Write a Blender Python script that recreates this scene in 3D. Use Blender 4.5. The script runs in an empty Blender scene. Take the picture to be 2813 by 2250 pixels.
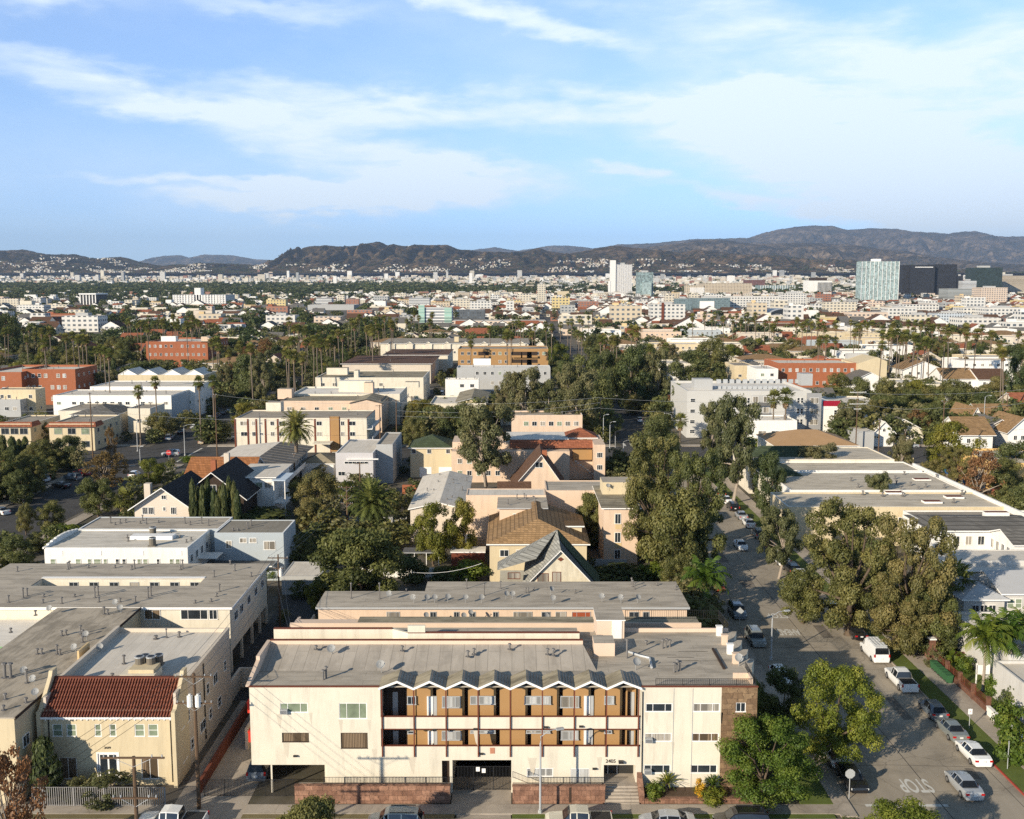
import bpy, math, random
import numpy as np
from mathutils import Vector, Matrix
R = math.radians
random.seed(7)
sc = bpy.context.scene
COL = sc.collection
# ---------------------------------------------------------------- camera
H = 46.0; F = 2800.0; CX = 1406.5; CY = 1125.0; P = R(7.125)
cam = bpy.data.cameras.new('camera'); camo = bpy.data.objects.new('camera', cam); COL.objects.link(camo)
camo.location = (0, 0, H); camo.rotation_euler = (math.pi / 2 - P, 0, 0)
cam.sensor_width = 36; cam.lens = 36 * F / 2813; cam.clip_start = 1; cam.clip_end = 90000
sc.camera = camo
# ---------------------------------------------------------------- light
SUN_EL = 19.8; SDX, SDY = .68, .733           # horizontal direction the light travels
EXPO = .4
sun = bpy.data.lights.new('sun', 'SUN'); sun.energy = 5.0; sun.angle = R(.5); sun.color = (1.0, .88, .70)
suno = bpy.data.objects.new('sun', sun); COL.objects.link(suno)
d = Vector((SDX * math.cos(R(SUN_EL)), SDY * math.cos(R(SUN_EL)), -math.sin(R(SUN_EL))))
suno.rotation_euler = d.to_track_quat('-Z', 'Y').to_euler()
world = bpy.data.worlds.new('World'); sc.world = world; world.use_nodes = True
def build_world():
 nt = world.node_tree; N = nt.nodes; L = nt.links
 bg = N['Background']; bg.inputs[1].default_value = .05
 sky = N.new('ShaderNodeTexSky'); sky.sky_type = 'NISHITA'; sky.sun_disc = False
 sky.sun_elevation = R(SUN_EL); sky.sun_rotation = math.atan2(-SDX, -SDY) % (2 * math.pi)
 sky.altitude = 80; sky.air_density = 1.0; sky.dust_density = 0; sky.ozone_density = 3.0
 tc = N.new('ShaderNodeTexCoord'); sp = N.new('ShaderNodeSeparateXYZ'); L.new(tc.outputs['Generated'], sp.inputs[0])
 def M(op, a, b=None, c=None):
  n = N.new('ShaderNodeMath'); n.operation = op
  for i, x in enumerate((a, b, c)):
   if x is None: continue
   if isinstance(x, (int, float)): n.inputs[i].default_value = x
   else: L.new(x, n.inputs[i])
  return n.outputs[0]
 az = M('ARCTAN2', sp.outputs[0], sp.outputs[1]); el = M('ARCSINE', sp.outputs[2])
 cv = N.new('ShaderNodeCombineXYZ'); L.new(az, cv.inputs[0]); L.new(el, cv.inputs[1])
 def noise(sx, sy, scale, det, rough, dist=0.):
  mp = N.new('ShaderNodeMapping'); mp.inputs['Scale'].default_value = (sx, sy, 1); mp.inputs['Rotation'].default_value = (0, 0, R(-4))
  L.new(cv.outputs[0], mp.inputs[0])
  n = N.new('ShaderNodeTexNoise'); n.inputs['Scale'].default_value = scale; n.inputs['Detail'].default_value = det
  n.inputs['Roughness'].default_value = rough; n.inputs['Distortion'].default_value = dist
  L.new(mp.outputs[0], n.inputs[0]); return n
 wob = noise(1, 2.6, 7, 4, .55); wob2 = noise(1, 3.4, 24, 5, .6)
 off = N.new('ShaderNodeVectorMath'); off.operation = 'SUBTRACT'; L.new(wob.outputs['Color'], off.inputs[0]); off.inputs[1].default_value = (.5, .5, .5)
 sc1 = N.new('ShaderNodeVectorMath'); sc1.operation = 'MULTIPLY'; L.new(off.outputs[0], sc1.inputs[0]); sc1.inputs[1].default_value = (.20, .075, 0)
 off2 = N.new('ShaderNodeVectorMath'); off2.operation = 'SUBTRACT'; L.new(wob2.outputs['Color'], off2.inputs[0]); off2.inputs[1].default_value = (.5, .5, .5)
 sc2 = N.new('ShaderNodeVectorMath'); sc2.operation = 'MULTIPLY'; L.new(off2.outputs[0], sc2.inputs[0]); sc2.inputs[1].default_value = (.07, .028, 0)
 ad = N.new('ShaderNodeVectorMath'); ad.operation = 'ADD'; L.new(cv.outputs[0], ad.inputs[0]); L.new(sc1.outputs[0], ad.inputs[1])
 ad2 = N.new('ShaderNodeVectorMath'); ad2.operation = 'ADD'; L.new(ad.outputs[0], ad2.inputs[0]); L.new(sc2.outputs[0], ad2.inputs[1])
 # cloud banks: (azimuth px, height px, half width, half height, tilt deg, strength) about the view, in units of 1/2800 rad
 banks = [(330, 285, 400, 50, -6, .75), (1000, 312, 560, 62, -2, 1.0), (930, 420, 380, 62, -10, .9), (1110, 530, 430, 66, 3, 1.6),
   (640, 515, 300, 20, 0, .7), (800, 585, 260, 34, -4, .8), (1680, 472, 95, 24, -8, .9), (2420, 520, 560, 110, -10, 1.4), (2250, 400, 460, 110, -16, 1.1),
   (2650, 300, 460, 150, -10, 1.1), (2150, 190, 420, 80, -8, .62), (1450, 105, 340, 46, -14, .9), (90, 50, 330, 60, -6, .95),
   (1750, 300, 300, 44, 2, .85), (1950, 330, 330, 60, 4, .7), (2000, 555, 280, 30, -8, .85), (760, 75, 300, 38, -3, .5), (1900, 60, 500, 60, -12, .5), (2600, 620, 400, 60, 0, .8)]
 tot = None
 for (px, py, hw, hh, tl, st) in banks:
  s = N.new('ShaderNodeVectorMath'); s.operation = 'SUBTRACT'; L.new(ad2.outputs[0], s.inputs[0])
  s.inputs[1].default_value = ((px - CX) / F, (775 - py) / F, 0)
  mp = N.new('ShaderNodeMapping'); mp.vector_type = 'TEXTURE'; L.new(s.outputs[0], mp.inputs[0])
  mp.inputs['Rotation'].default_value = (0, 0, R(tl)); mp.inputs['Scale'].default_value = (hw / F, hh / F, 1)
  ln = N.new('ShaderNodeVectorMath'); ln.operation = 'LENGTH'; L.new(mp.outputs[0], ln.inputs[0])
  mr = N.new('ShaderNodeMapRange'); mr.interpolation_type = 'SMOOTHERSTEP'; L.new(ln.outputs['Value'], mr.inputs[0])
  mr.inputs[1].default_value = 1.55; mr.inputs[2].default_value = .1; mr.inputs[3].default_value = 0; mr.inputs[4].default_value = st
  tot = mr.outputs[0] if tot is None else M('ADD', tot, mr.outputs[0])
 fine = noise(1, 4.5, 9, 8, .6, .4)
 veil = noise(1, 2.2, 3.2, 6, .55)
 f2 = N.new('ShaderNodeMapRange'); L.new(fine.outputs['Fac'], f2.inputs[0]); f2.inputs[1].default_value = .3; f2.inputs[2].default_value = .7; f2.inputs[3].default_value = .38; f2.inputs[4].default_value = 1.2
 v2 = N.new('ShaderNodeMapRange'); L.new(veil.outputs['Fac'], v2.inputs[0]); v2.inputs[1].default_value = .42; v2.inputs[2].default_value = .72; v2.inputs[3].default_value = .09; v2.inputs[4].default_value = .46
 cl = M('ADD', M('MULTIPLY', tot, f2.outputs[0]), v2.outputs[0])
 cl = M('MULTIPLY', M('MINIMUM', M('POWER', cl, 1.2), 1.0), .86)
 up = N.new('ShaderNodeMapRange'); L.new(sp.outputs[2], up.inputs[0]); up.inputs[1].default_value = .0; up.inputs[2].default_value = .05
 cl = M('MULTIPLY', cl, up.outputs[0])
 dn = N.new('ShaderNodeMapRange'); L.new(el, dn.inputs[0]); dn.inputs[1].default_value = .62; dn.inputs[2].default_value = .32
 cl = M('MULTIPLY', cl, dn.outputs[0])
 rp = N.new('ShaderNodeValToRGB'); L.new(M('MULTIPLY', el, 1 / 1.571), rp.inputs[0]); e = rp.color_ramp.elements
 st = [(.0, (1.05, 1.68, 3.4)), (.033, (1.4, 1.82, 2.95)), (.066, (1.8, 2.0, 2.7)), (.11, (2.1, 2.22, 2.7)), (.166, (2.5, 2.5, 2.9)), (.26, (1.9, 1.85, 1.65)), (.4, (1.75, 1.55, 1.25)), (1, (1.7, 1.4, 1.1))]
 while len(e) < len(st): e.new(.5)
 for k, (p_, c_) in zip(e, st): k.position = p_; k.color = (c_[0] / 3.6, c_[1] / 3.6, c_[2] / 3.6, 1)
 ml = N.new('ShaderNodeMix'); ml.data_type = 'RGBA'; ml.blend_type = 'MULTIPLY'; ml.inputs[0].default_value = 1; L.new(sky.outputs[0], ml.inputs[6]); L.new(rp.outputs[0], ml.inputs[7])
 vm = N.new('ShaderNodeVectorMath'); vm.operation = 'SCALE'; vm.inputs['Scale'].default_value = 3.6 * 1.22; L.new(ml.outputs[2], vm.inputs[0])
 mix = N.new('ShaderNodeMix'); mix.data_type = 'RGBA'
 L.new(cl, mix.inputs[0]); L.new(vm.outputs[0], mix.inputs[6]); mix.inputs[7].default_value = SKY_CLOUD
 L.new(mix.outputs[2], bg.inputs[0])
SKY_CLOUD = (15.8, 17.6, 19.2, 1)
build_world()
vs = sc.view_settings; vs.view_transform = 'Standard'; vs.look = 'None'; vs.gamma = 1; vs.exposure = EXPO
sc.cycles.max_bounces = 5; sc.cycles.diffuse_bounces = 3; sc.cycles.glossy_bounces = 2; sc.cycles.transmission_bounces = 2; sc.cycles.transparent_max_bounces = 4; sc.cycles.volume_bounces = 0
sc.cycles.use_denoising = False
# ---------------------------------------------------------------- picture measuring: a source pixel -> a point of the place
CP, SP = math.cos(P), math.sin(P)
def ray(px, py):
 u = (px - CX) / F; v = (CY - py) / F
 return u, CP + v * SP, -SP + v * CP
def G(px, py, z=0.):
 u, dy, dz = ray(px, py); t = (z - H) / dz
 return u * t, dy * t
def W(px, py, Y):
 u, dy, dz = ray(px, py); t = Y / dy
 return u * t, H + dz * t
def PX(x, y, z):
 zz = z - H; f = y * CP - zz * SP; up = y * SP + zz * CP
 return CX + F * x / f, CY - F * up / f
# ---------------------------------------------------------------- mesh building
class MB:
 def __init__(s): s.v = []; s.f = []; s.m = []
 def add(s, vs, fs, mi=0):
  b = len(s.v); s.v += [tuple(q) for q in vs]
  for i, f in enumerate(fs):
   s.f.append([b + k for k in f]); s.m.append(mi[i] if isinstance(mi, (list, tuple)) else mi)
  return s
 def box(s, x0, x1, y0, y1, z0, z1, mi=0, skip=''):
  if x0 > x1: x0, x1 = x1, x0
  if y0 > y1: y0, y1 = y1, y0
  v = [(x0, y0, z0), (x1, y0, z0), (x1, y1, z0), (x0, y1, z0), (x0, y0, z1), (x1, y0, z1), (x1, y1, z1), (x0, y1, z1)]
  fs = {'b': [0, 3, 2, 1], 't': [4, 5, 6, 7], 's': [0, 1, 5, 4], 'e': [1, 2, 6, 5], 'n': [2, 3, 7, 6], 'w': [3, 0, 4, 7]}
  return s.add(v, [fs[k] for k in fs if k not in skip], mi)
 def quad(s, a, b, c, d_, mi=0): return s.add([a, b, c, d_], [[0, 1, 2, 3]], mi)
 def prism(s, poly, z0, z1, mi=0, mt=None, bottom=False):
  n = len(poly); v = [(x, y, z0) for x, y in poly] + [(x, y, z1) for x, y in poly]
  fs = [[i, (i + 1) % n, n + (i + 1) % n, n + i] for i in range(n)]; ms = [mi] * n
  fs.append([n + i for i in range(n)]); ms.append(mi if mt is None else mt)
  if bottom: fs.append([i for i in range(n)][::-1]); ms.append(mi)
  return s.add(v, fs, ms)
 def tube(s, pts, r, n=6, mi=0, cap=True):
  pts = [Vector(p) for p in pts]; b = len(s.v); rs = r if isinstance(r, (list, tuple)) else [r] * len(pts)
  for i, p in enumerate(pts):
   t = (pts[min(i + 1, len(pts) - 1)] - pts[max(i - 1, 0)]).normalized()
   a = t.cross(Vector((0, 0, 1)))
   if a.length < .05: a = t.cross(Vector((1, 0, 0)))
   a.normalize(); c = t.cross(a)
   for k in range(n):
    q = 2 * math.pi * k / n; w = p + (a * math.cos(q) + c * math.sin(q)) * rs[i]; s.v.append(tuple(w))
  for i in range(len(pts) - 1):
   for k in range(n):
    k2 = (k + 1) % n; s.f.append([b + i * n + k, b + i * n + k2, b + (i + 1) * n + k2, b + (i + 1) * n + k]); s.m.append(mi)
  if cap:
   s.f.append([b + k for k in range(n)]); s.m.append(mi); e = b + (len(pts) - 1) * n
   s.f.append([e + k for k in range(n)][::-1]); s.m.append(mi)
  return s
 def cyl(s, x, y, z0, z1, r, n=8, mi=0, r2=None): return s.tube([(x, y, z0), (x, y, z1)], [r, r if r2 is None else r2], n, mi)
 def mesh(s, name, mats):
  me = bpy.data.meshes.new(name); me.from_pydata(s.v, [], s.f)
  for m_ in (mats if isinstance(mats, (list, tuple)) else [mats]): me.materials.append(m_)
  me.polygons.foreach_set('material_index', s.m); me.update(); return me
 def build(s, name, mats, parent=None, smooth=False):
  me = s.mesh(name, mats)
  if smooth: me.shade_smooth()
  return put(name, me, parent)
def put(name, me, parent=None, loc=None):
 o = bpy.data.objects.new(name, me); COL.objects.link(o)
 if parent is not None:
  o.parent = parent
  b = parent.get('_base')
  if b is not None and loc is None: o.location = (-b[0], -b[1], -b[2])
 if loc is not None: o.location = loc
 return o
def tag(o, label=None, cat=None, group=None, kind=None):
 if label: o['label'] = label
 if cat: o['category'] = cat
 if group: o['group'] = group
 if kind: o['kind'] = kind
 return o
def thing(name, label, cat, base=(0, 0, 0), group=None, world_geo=True):
 """Empty at the thing's base; its parts are written in world coordinates when world_geo"""
 o = bpy.data.objects.new(name, None); COL.objects.link(o); o.location = base; o.empty_display_size = .5
 if world_geo: o['_base'] = list(base)
 return tag(o, label, cat, group)
def kids(o): return KID.get(o.name, [])
KID = {}
def copy_tree(o, parent=None, recol=None):
 c = o.copy(); COL.objects.link(c)
 if parent is not None: c.parent = parent
 for ch in list(o.children):
  copy_tree(ch, c, recol)
 if recol and c.type == 'MESH':
  for sl in c.material_slots:
   if sl.material and sl.material.name in recol:
    nm = recol[sl.material.name]; sl.link = 'OBJECT'; sl.material = nm
 return c
def struct(o): o['kind'] = 'structure'; return o
def npmesh(name, V, nper, mats, tint=None, smooth=False, mi=None):
 """V: (k*nper, 3) verts, k faces of nper corners"""
 me = bpy.data.meshes.new(name); k = len(V) // nper
 me.vertices.add(len(V)); me.vertices.foreach_set('co', np.asarray(V, np.float32).ravel())
 me.loops.add(len(V)); me.loops.foreach_set('vertex_index', np.arange(len(V), dtype=np.int32))
 me.polygons.add(k); me.polygons.foreach_set('loop_start', np.arange(0, len(V), nper, dtype=np.int32))
 if mi is not None: me.polygons.foreach_set('material_index', np.asarray(mi, np.int32))
 for m_ in (mats if isinstance(mats, (list, tuple)) else [mats]): me.materials.append(m_)
 if tint is not None:
  a = me.attributes.new('tint', 'FLOAT', 'FACE'); a.data.foreach_set('value', np.asarray(tint, np.float32))
 me.update(calc_edges=True); return me
# ---------------------------------------------------------------- materials
MATS = {}
def _bs(name):
 m = bpy.data.materials.new(name); m.use_nodes = True; nt = m.node_tree; return m, nt, nt.nodes['Principled BSDF']
def _pos(nt, s=(1, 1, 1), rot=(0, 0, 0)):
 g = nt.nodes.new('ShaderNodeNewGeometry'); mp = nt.nodes.new('ShaderNodeMapping'); nt.links.new(g.outputs['Position'], mp.inputs[0])
 mp.inputs['Scale'].default_value = s; mp.inputs['Rotation'].default_value = rot; return mp.outputs[0]
def _noise(nt, vec, scale, det=4, rough=.6):
 n = nt.nodes.new('ShaderNodeTexNoise'); n.inputs['Scale'].default_value = scale; n.inputs['Detail'].default_value = det; n.inputs['Roughness'].default_value = rough
 nt.links.new(vec, n.inputs[0]); return n.outputs['Fac']
def _ramp(nt, fac, stops):
 r = nt.nodes.new('ShaderNodeValToRGB'); nt.links.new(fac, r.inputs[0]); e = r.color_ramp.elements
 while len(e) < len(stops): e.new(.5)
 for k, (p_, c_) in zip(e, stops): k.position = p_; k.color = (*c_, 1) if len(c_) == 3 else c_
 return r.outputs[0]
def _mix(nt, fac, a, b, mode='MIX'):
 m = nt.nodes.new('ShaderNodeMix'); m.data_type = 'RGBA'; m.blend_type = mode
 for i, x in ((0, fac), (6, a), (7, b)):
  if isinstance(x, (int, float)): m.inputs[i].default_value = x
  elif isinstance(x, tuple): m.inputs[i].default_value = (*x[:3], 1)
  else: nt.links.new(x, m.inputs[i])
 return m.outputs[2]
def _bump(nt, bs, h, st, dist=.05):
 b = nt.nodes.new('ShaderNodeBump'); b.inputs['Strength'].default_value = st; b.inputs['Distance'].default_value = dist
 nt.links.new(h, b.inputs['Height']); nt.links.new(b.outputs[0], bs.inputs['Normal'])
def sh(c, k): return tuple(max(0, min(1, x * k)) for x in c[:3])
def paint(name, col, var=.12, scale=.6, rough=.85, bump=.15, streak=0., spec=.25, metal=0., fine=.05):
 """weathered plain surface: broad blotches + fine grain + optional vertical dirt streaks"""
 if name in MATS: return MATS[name]
 m, nt, bs = _bs(name)
 n1 = _noise(nt, _pos(nt), scale, 5); c = _mix(nt, n1, sh(col, 1 - var), sh(col, 1 + var))
 n2 = _noise(nt, _pos(nt), 9, 3); c = _mix(nt, n2, c, _mix(nt, fine, c, (0, 0, 0)), 'MIX')
 if streak:
  n3 = _noise(nt, _pos(nt, (1.3, 1.3, .16)), 1.0, 6, .75); f = _ramp(nt, n3, [(.48, (0, 0, 0)), (.72, (1, 1, 1))])
  mm = nt.nodes.new('ShaderNodeMath'); mm.operation = 'MULTIPLY'; nt.links.new(f, mm.inputs[0]); mm.inputs[1].default_value = streak
  c = _mix(nt, mm.outputs[0], c, sh(col, .45))
 nt.links.new(c, bs.inputs['Base Color']); bs.inputs['Roughness'].default_value = rough; bs.inputs['Specular IOR Level'].default_value = spec; bs.inputs['Metallic'].default_value = metal
 if bump: _bump(nt, bs, n2, bump)
 MATS[name] = m; return m
def rolled(name, col, axis='x', w=1.0, stain=.5, seam=.35):
 """rolled roofing: long seams, ponding stains, streaks"""
 if name in MATS: return MATS[name]
 m, nt, bs = _bs(name)
 a = _noise(nt, _pos(nt), .12, 5, .65); b = _noise(nt, _pos(nt, (.35, 1.6, 1) if axis == 'x' else (1.6, .35, 1)), .55, 6, .7)
 c = _mix(nt, a, sh(col, .86), sh(col, 1.14))
 f = _ramp(nt, b, [(.45, (0, 0, 0)), (.63, (1, 1, 1))]); mm = nt.nodes.new('ShaderNodeMath'); mm.operation = 'MULTIPLY'; nt.links.new(f, mm.inputs[0]); mm.inputs[1].default_value = stain
 c = _mix(nt, mm.outputs[0], c, sh(col, .42))
 pt_ = _ramp(nt, _noise(nt, _pos(nt, (.7, 1, 1)), .3, 7, .68), [(.53, (0, 0, 0)), (.60, (1, 1, 1))]); m3 = nt.nodes.new('ShaderNodeMath'); m3.operation = 'MULTIPLY'; nt.links.new(pt_, m3.inputs[0]); m3.inputs[1].default_value = stain * .75; c = _mix(nt, m3.outputs[0], c, sh(col, .58))
 br = nt.nodes.new('ShaderNodeTexBrick'); br.inputs['Scale'].default_value = 1; br.inputs['Mortar Size'].default_value = .035; br.inputs['Mortar Smooth'].default_value = .3
 br.inputs['Brick Width'].default_value = 9.0; br.inputs['Row Height'].default_value = w
 br.inputs['Color1'].default_value = (0, 0, 0, 1); br.inputs['Color2'].default_value = (.25, .25, .25, 1); br.inputs['Mortar'].default_value = (1, 1, 1, 1)
 nt.links.new(_pos(nt, (1, 1, 1), (0, 0, 0 if axis == 'x' else math.pi / 2)), br.inputs[0])
 mm2 = nt.nodes.new('ShaderNodeMath'); mm2.operation = 'MULTIPLY'; nt.links.new(br.outputs['Color'], mm2.inputs[0]); mm2.inputs[1].default_value = seam
 c = _mix(nt, mm2.outputs[0], c, sh(col, .4))
 g = _noise(nt, _pos(nt), 14, 2); c = _mix(nt, g, c, _mix(nt, .22, c, (0, 0, 0)))
 nt.links.new(c, bs.inputs['Base Color']); bs.inputs['Roughness'].default_value = .92; bs.inputs['Specular IOR Level'].default_value = .15
 MATS[name] = m; return m
def shingle(name, col, h=.28):
 if name in MATS: return MATS[name]
 m, nt, bs = _bs(name)
 br = nt.nodes.new('ShaderNodeTexBrick'); br.inputs['Scale'].default_value = 1; br.inputs['Mortar Size'].default_value = .03; br.inputs['Brick Width'].default_value = .6; br.inputs['Row Height'].default_value = h
 br.inputs['Color1'].default_value = (*sh(col, .8), 1); br.inputs['Color2'].default_value = (*sh(col, 1.2), 1); br.inputs['Mortar'].default_value = (*sh(col, .5), 1)
 g = nt.nodes.new('ShaderNodeNewGeometry'); sx = nt.nodes.new('ShaderNodeSeparateXYZ'); nt.links.new(g.outputs['Position'], sx.inputs[0])
 ad = nt.nodes.new('ShaderNodeMath'); ad.operation = 'ADD'; nt.links.new(sx.outputs[0], ad.inputs[0]); nt.links.new(sx.outputs[1], ad.inputs[1])
 cb = nt.nodes.new('ShaderNodeCombineXYZ'); nt.links.new(ad.outputs[0], cb.inputs[0]); nt.links.new(sx.outputs[2], cb.inputs[1]); nt.links.new(cb.outputs[0], br.inputs[0])
 a = _noise(nt, _pos(nt), .5, 6, .7); c = _mix(nt, a, _mix(nt, .35, br.outputs[0], (0, 0, 0)), br.outputs[0])
 nt.links.new(c, bs.inputs['Base Color']); bs.inputs['Roughness'].default_value = .9; bs.inputs['Specular IOR Level'].default_value = .15
 MATS[name] = m; return m
def stone(name, c1, c2, scale=1.1):
 if name in MATS: return MATS[name]
 m, nt, bs = _bs(name); p = _pos(nt, (scale, scale, scale * 1.35))
 g = nt.nodes.new('ShaderNodeTexNoise'); g.inputs['Scale'].default_value = 1.3; g.inputs['Detail'].default_value = 3; nt.links.new(p, g.inputs[0])
 w = nt.nodes.new('ShaderNodeVectorMath'); w.operation = 'MULTIPLY_ADD'; nt.links.new(g.outputs['Color'], w.inputs[0]); w.inputs[1].default_value = (.5, .5, .5); nt.links.new(p, w.inputs[2])
 sx = nt.nodes.new('ShaderNodeSeparateXYZ'); nt.links.new(w.outputs[0], sx.inputs[0]); ad = nt.nodes.new('ShaderNodeMath'); nt.links.new(sx.outputs[0], ad.inputs[0]); nt.links.new(sx.outputs[1], ad.inputs[1])
 cb = nt.nodes.new('ShaderNodeCombineXYZ'); nt.links.new(ad.outputs[0], cb.inputs[0]); nt.links.new(sx.outputs[2], cb.inputs[1])
 v = nt.nodes.new('ShaderNodeTexBrick'); v.inputs['Scale'].default_value = 1; v.inputs['Brick Width'].default_value = 1.0; v.inputs['Row Height'].default_value = .75; v.inputs['Mortar Size'].default_value = .035; v.inputs['Mortar Smooth'].default_value = .6
 v.inputs['Color1'].default_value = (*c1, 1); v.inputs['Color2'].default_value = (*c2, 1); v.inputs['Mortar'].default_value = (*sh(c1, .6), 1); nt.links.new(cb.outputs[0], v.inputs[0])
 n = _noise(nt, _pos(nt, (1, 1, .6)), 2.6, 8, .78); c = _mix(nt, _ramp(nt, n, [(.3, (0, 0, 0)), (.65, (1, 1, 1))]), _mix(nt, .62, v.outputs[0], (0, 0, 0)), v.outputs[0])
 nt.links.new(c, bs.inputs['Base Color']); bs.inputs['Roughness'].default_value = .95; _bump(nt, bs, n, .6, .15)
 MATS[name] = m; return m
def leafmat(name, dark, mid, light, trans=.4):
 m, nt, bs = _bs(name); at = nt.nodes.new('ShaderNodeAttribute'); at.attribute_name = 'tint'
 oi = nt.nodes.new('ShaderNodeObjectInfo')
 c = _ramp(nt, at.outputs['Fac'], [(0, dark), (.5, mid), (1, light)])
 hs = nt.nodes.new('ShaderNodeHueSaturation'); nt.links.new(c, hs.inputs['Color'])
 mr = nt.nodes.new('ShaderNodeMapRange'); nt.links.new(oi.outputs['Random'], mr.inputs[0]); mr.inputs[3].default_value = .47; mr.inputs[4].default_value = .525; nt.links.new(mr.outputs[0], hs.inputs['Hue'])
 mr2 = nt.nodes.new('ShaderNodeMapRange'); nt.links.new(oi.outputs['Random'], mr2.inputs[0]); mr2.inputs[3].default_value = 1.2; mr2.inputs[4].default_value = .78; nt.links.new(mr2.outputs[0], hs.inputs['Value'])
 nt.nodes.remove(bs); df = nt.nodes.new('ShaderNodeBsdfDiffuse'); tr = nt.nodes.new('ShaderNodeBsdfTranslucent'); gl = nt.nodes.new('ShaderNodeBsdfGlossy'); gl.inputs['Roughness'].default_value = .55
 mx = nt.nodes.new('ShaderNodeMixShader'); mx.inputs[0].default_value = trans; mg = nt.nodes.new('ShaderNodeMixShader'); mg.inputs[0].default_value = .02
 for s_ in (df, tr): nt.links.new(hs.outputs[0], s_.inputs[0])
 nt.links.new(df.outputs[0], mx.inputs[1]); nt.links.new(tr.outputs[0], mx.inputs[2]); nt.links.new(mx.outputs[0], mg.inputs[1]); nt.links.new(gl.outputs[0], mg.inputs[2])
 nt.links.new(mg.outputs[0], nt.nodes['Material Output'].inputs[0]); MATS[name] = m; return m
def glass(name, col=(.02, .025, .03), rough=.08, curtain=None, fold=9):
 if name in MATS: return MATS[name]
 m, nt, bs = _bs(name)
 bs.inputs['Roughness'].default_value = rough; bs.inputs['Specular IOR Level'].default_value = .6
 if curtain:
  wv = nt.nodes.new('ShaderNodeTexWave'); wv.inputs['Scale'].default_value = fold / 6.28; wv.inputs['Distortion'].default_value = 5; wv.inputs['Detail'].default_value = 2; wv.inputs['Detail Scale'].default_value = .6
  nt.links.new(_pos(nt, (1, 1, .05)), wv.inputs[0]); c = _ramp(nt, wv.outputs['Fac'], [(.2, sh(curtain, .22)), (.65, curtain)])
  n = _noise(nt, _pos(nt, (1, 1, .02)), .9, 2); f = _ramp(nt, n, [(.45, (0, 0, 0)), (.55, (1, 1, 1))]); c = _mix(nt, f, c, sh(curtain, .3)); nt.links.new(c, bs.inputs['Base Color'])
 else:
  n = _noise(nt, _pos(nt), .8, 2); c = _mix(nt, n, sh(col, .4), sh(col, 2.2)); nt.links.new(c, bs.inputs['Base Color'])
 MATS[name] = m; return m
def facade(name, wallc, winc=(.05, .06, .07), fw=3.0, fh=3.1, gap=.9, bandonly=False):
 """far building front: storeys of windows, as real grid in metres"""
 if name in MATS: return MATS[name]
 m, nt, bs = _bs(name)
 g = nt.nodes.new('ShaderNodeNewGeometry'); sx = nt.nodes.new('ShaderNodeSeparateXYZ'); nt.links.new(g.outputs['Position'], sx.inputs[0])
 ad = nt.nodes.new('ShaderNodeMath'); ad.operation = 'ADD'; nt.links.new(sx.outputs[0], ad.inputs[0]); nt.links.new(sx.outputs[1], ad.inputs[1])
 cb = nt.nodes.new('ShaderNodeCombineXYZ'); nt.links.new(ad.outputs[0], cb.inputs[0]); nt.links.new(sx.outputs[2], cb.inputs[1])
 br = nt.nodes.new('ShaderNodeTexBrick'); br.offset = 0; br.inputs['Scale'].default_value = 1; br.inputs['Mortar Size'].default_value = gap / 2; br.inputs['Mortar Smooth'].default_value = .1
 br.inputs['Brick Width'].default_value = 400 if bandonly else fw; br.inputs['Row Height'].default_value = fh
 br.inputs['Color1'].default_value = (*winc, 1); br.inputs['Color2'].default_value = (*sh(winc, 3.2), 1); br.inputs['Mortar'].default_value = (*wallc, 1)
 nt.links.new(cb.outputs[0], br.inputs[0])
 a = _noise(nt, _pos(nt), .05, 4); c = _mix(nt, a, _mix(nt, .2, br.outputs[0], (0, 0, 0)), br.outputs[0])
 nt.links.new(c, bs.inputs['Base Color']); bs.inputs['Roughness'].default_value = .6
 MATS[name] = m; return m
def gloss(name, col, rough=.3, metal=0., coat=0.):
 if name in MATS: return MATS[name]
 m, nt, bs = _bs(name); n = _noise(nt, _pos(nt), 2.5, 3); nt.links.new(_mix(nt, n, sh(col, .9), sh(col, 1.08)), bs.inputs['Base Color'])
 bs.inputs['Roughness'].default_value = rough; bs.inputs['Metallic'].default_value = metal; bs.inputs['Coat Weight'].default_value = coat
 MATS[name] = m; return m
def vnoise(x, y, seed=0):
 """value noise for arrays"""
 xi = np.floor(x).astype(np.int64); yi = np.floor(y).astype(np.int64); xf = x - xi; yf = y - yi
 def h(a, b):
  n = (a * 374761393 + b * 668265263 + seed * 974711) & 0x7fffffff; n = ((n ^ (n >> 13)) * 1274126177) & 0x7fffffff
  return ((n ^ (n >> 16)) & 0xffff) / 65535.
 u = xf * xf * (3 - 2 * xf); v = yf * yf * (3 - 2 * yf)
 return (h(xi, yi) * (1 - u) + h(xi + 1, yi) * u) * (1 - v) + (h(xi, yi + 1) * (1 - u) + h(xi + 1, yi + 1) * u) * v
def fbm(x, y, o=4, seed=0):
 s = 0; a = .5; t = 0
 for i in range(o): s = s + a * vnoise(x, y, seed + i); t += a; x = x * 2.03; y = y * 2.03; a *= .5
 return s / t
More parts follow.
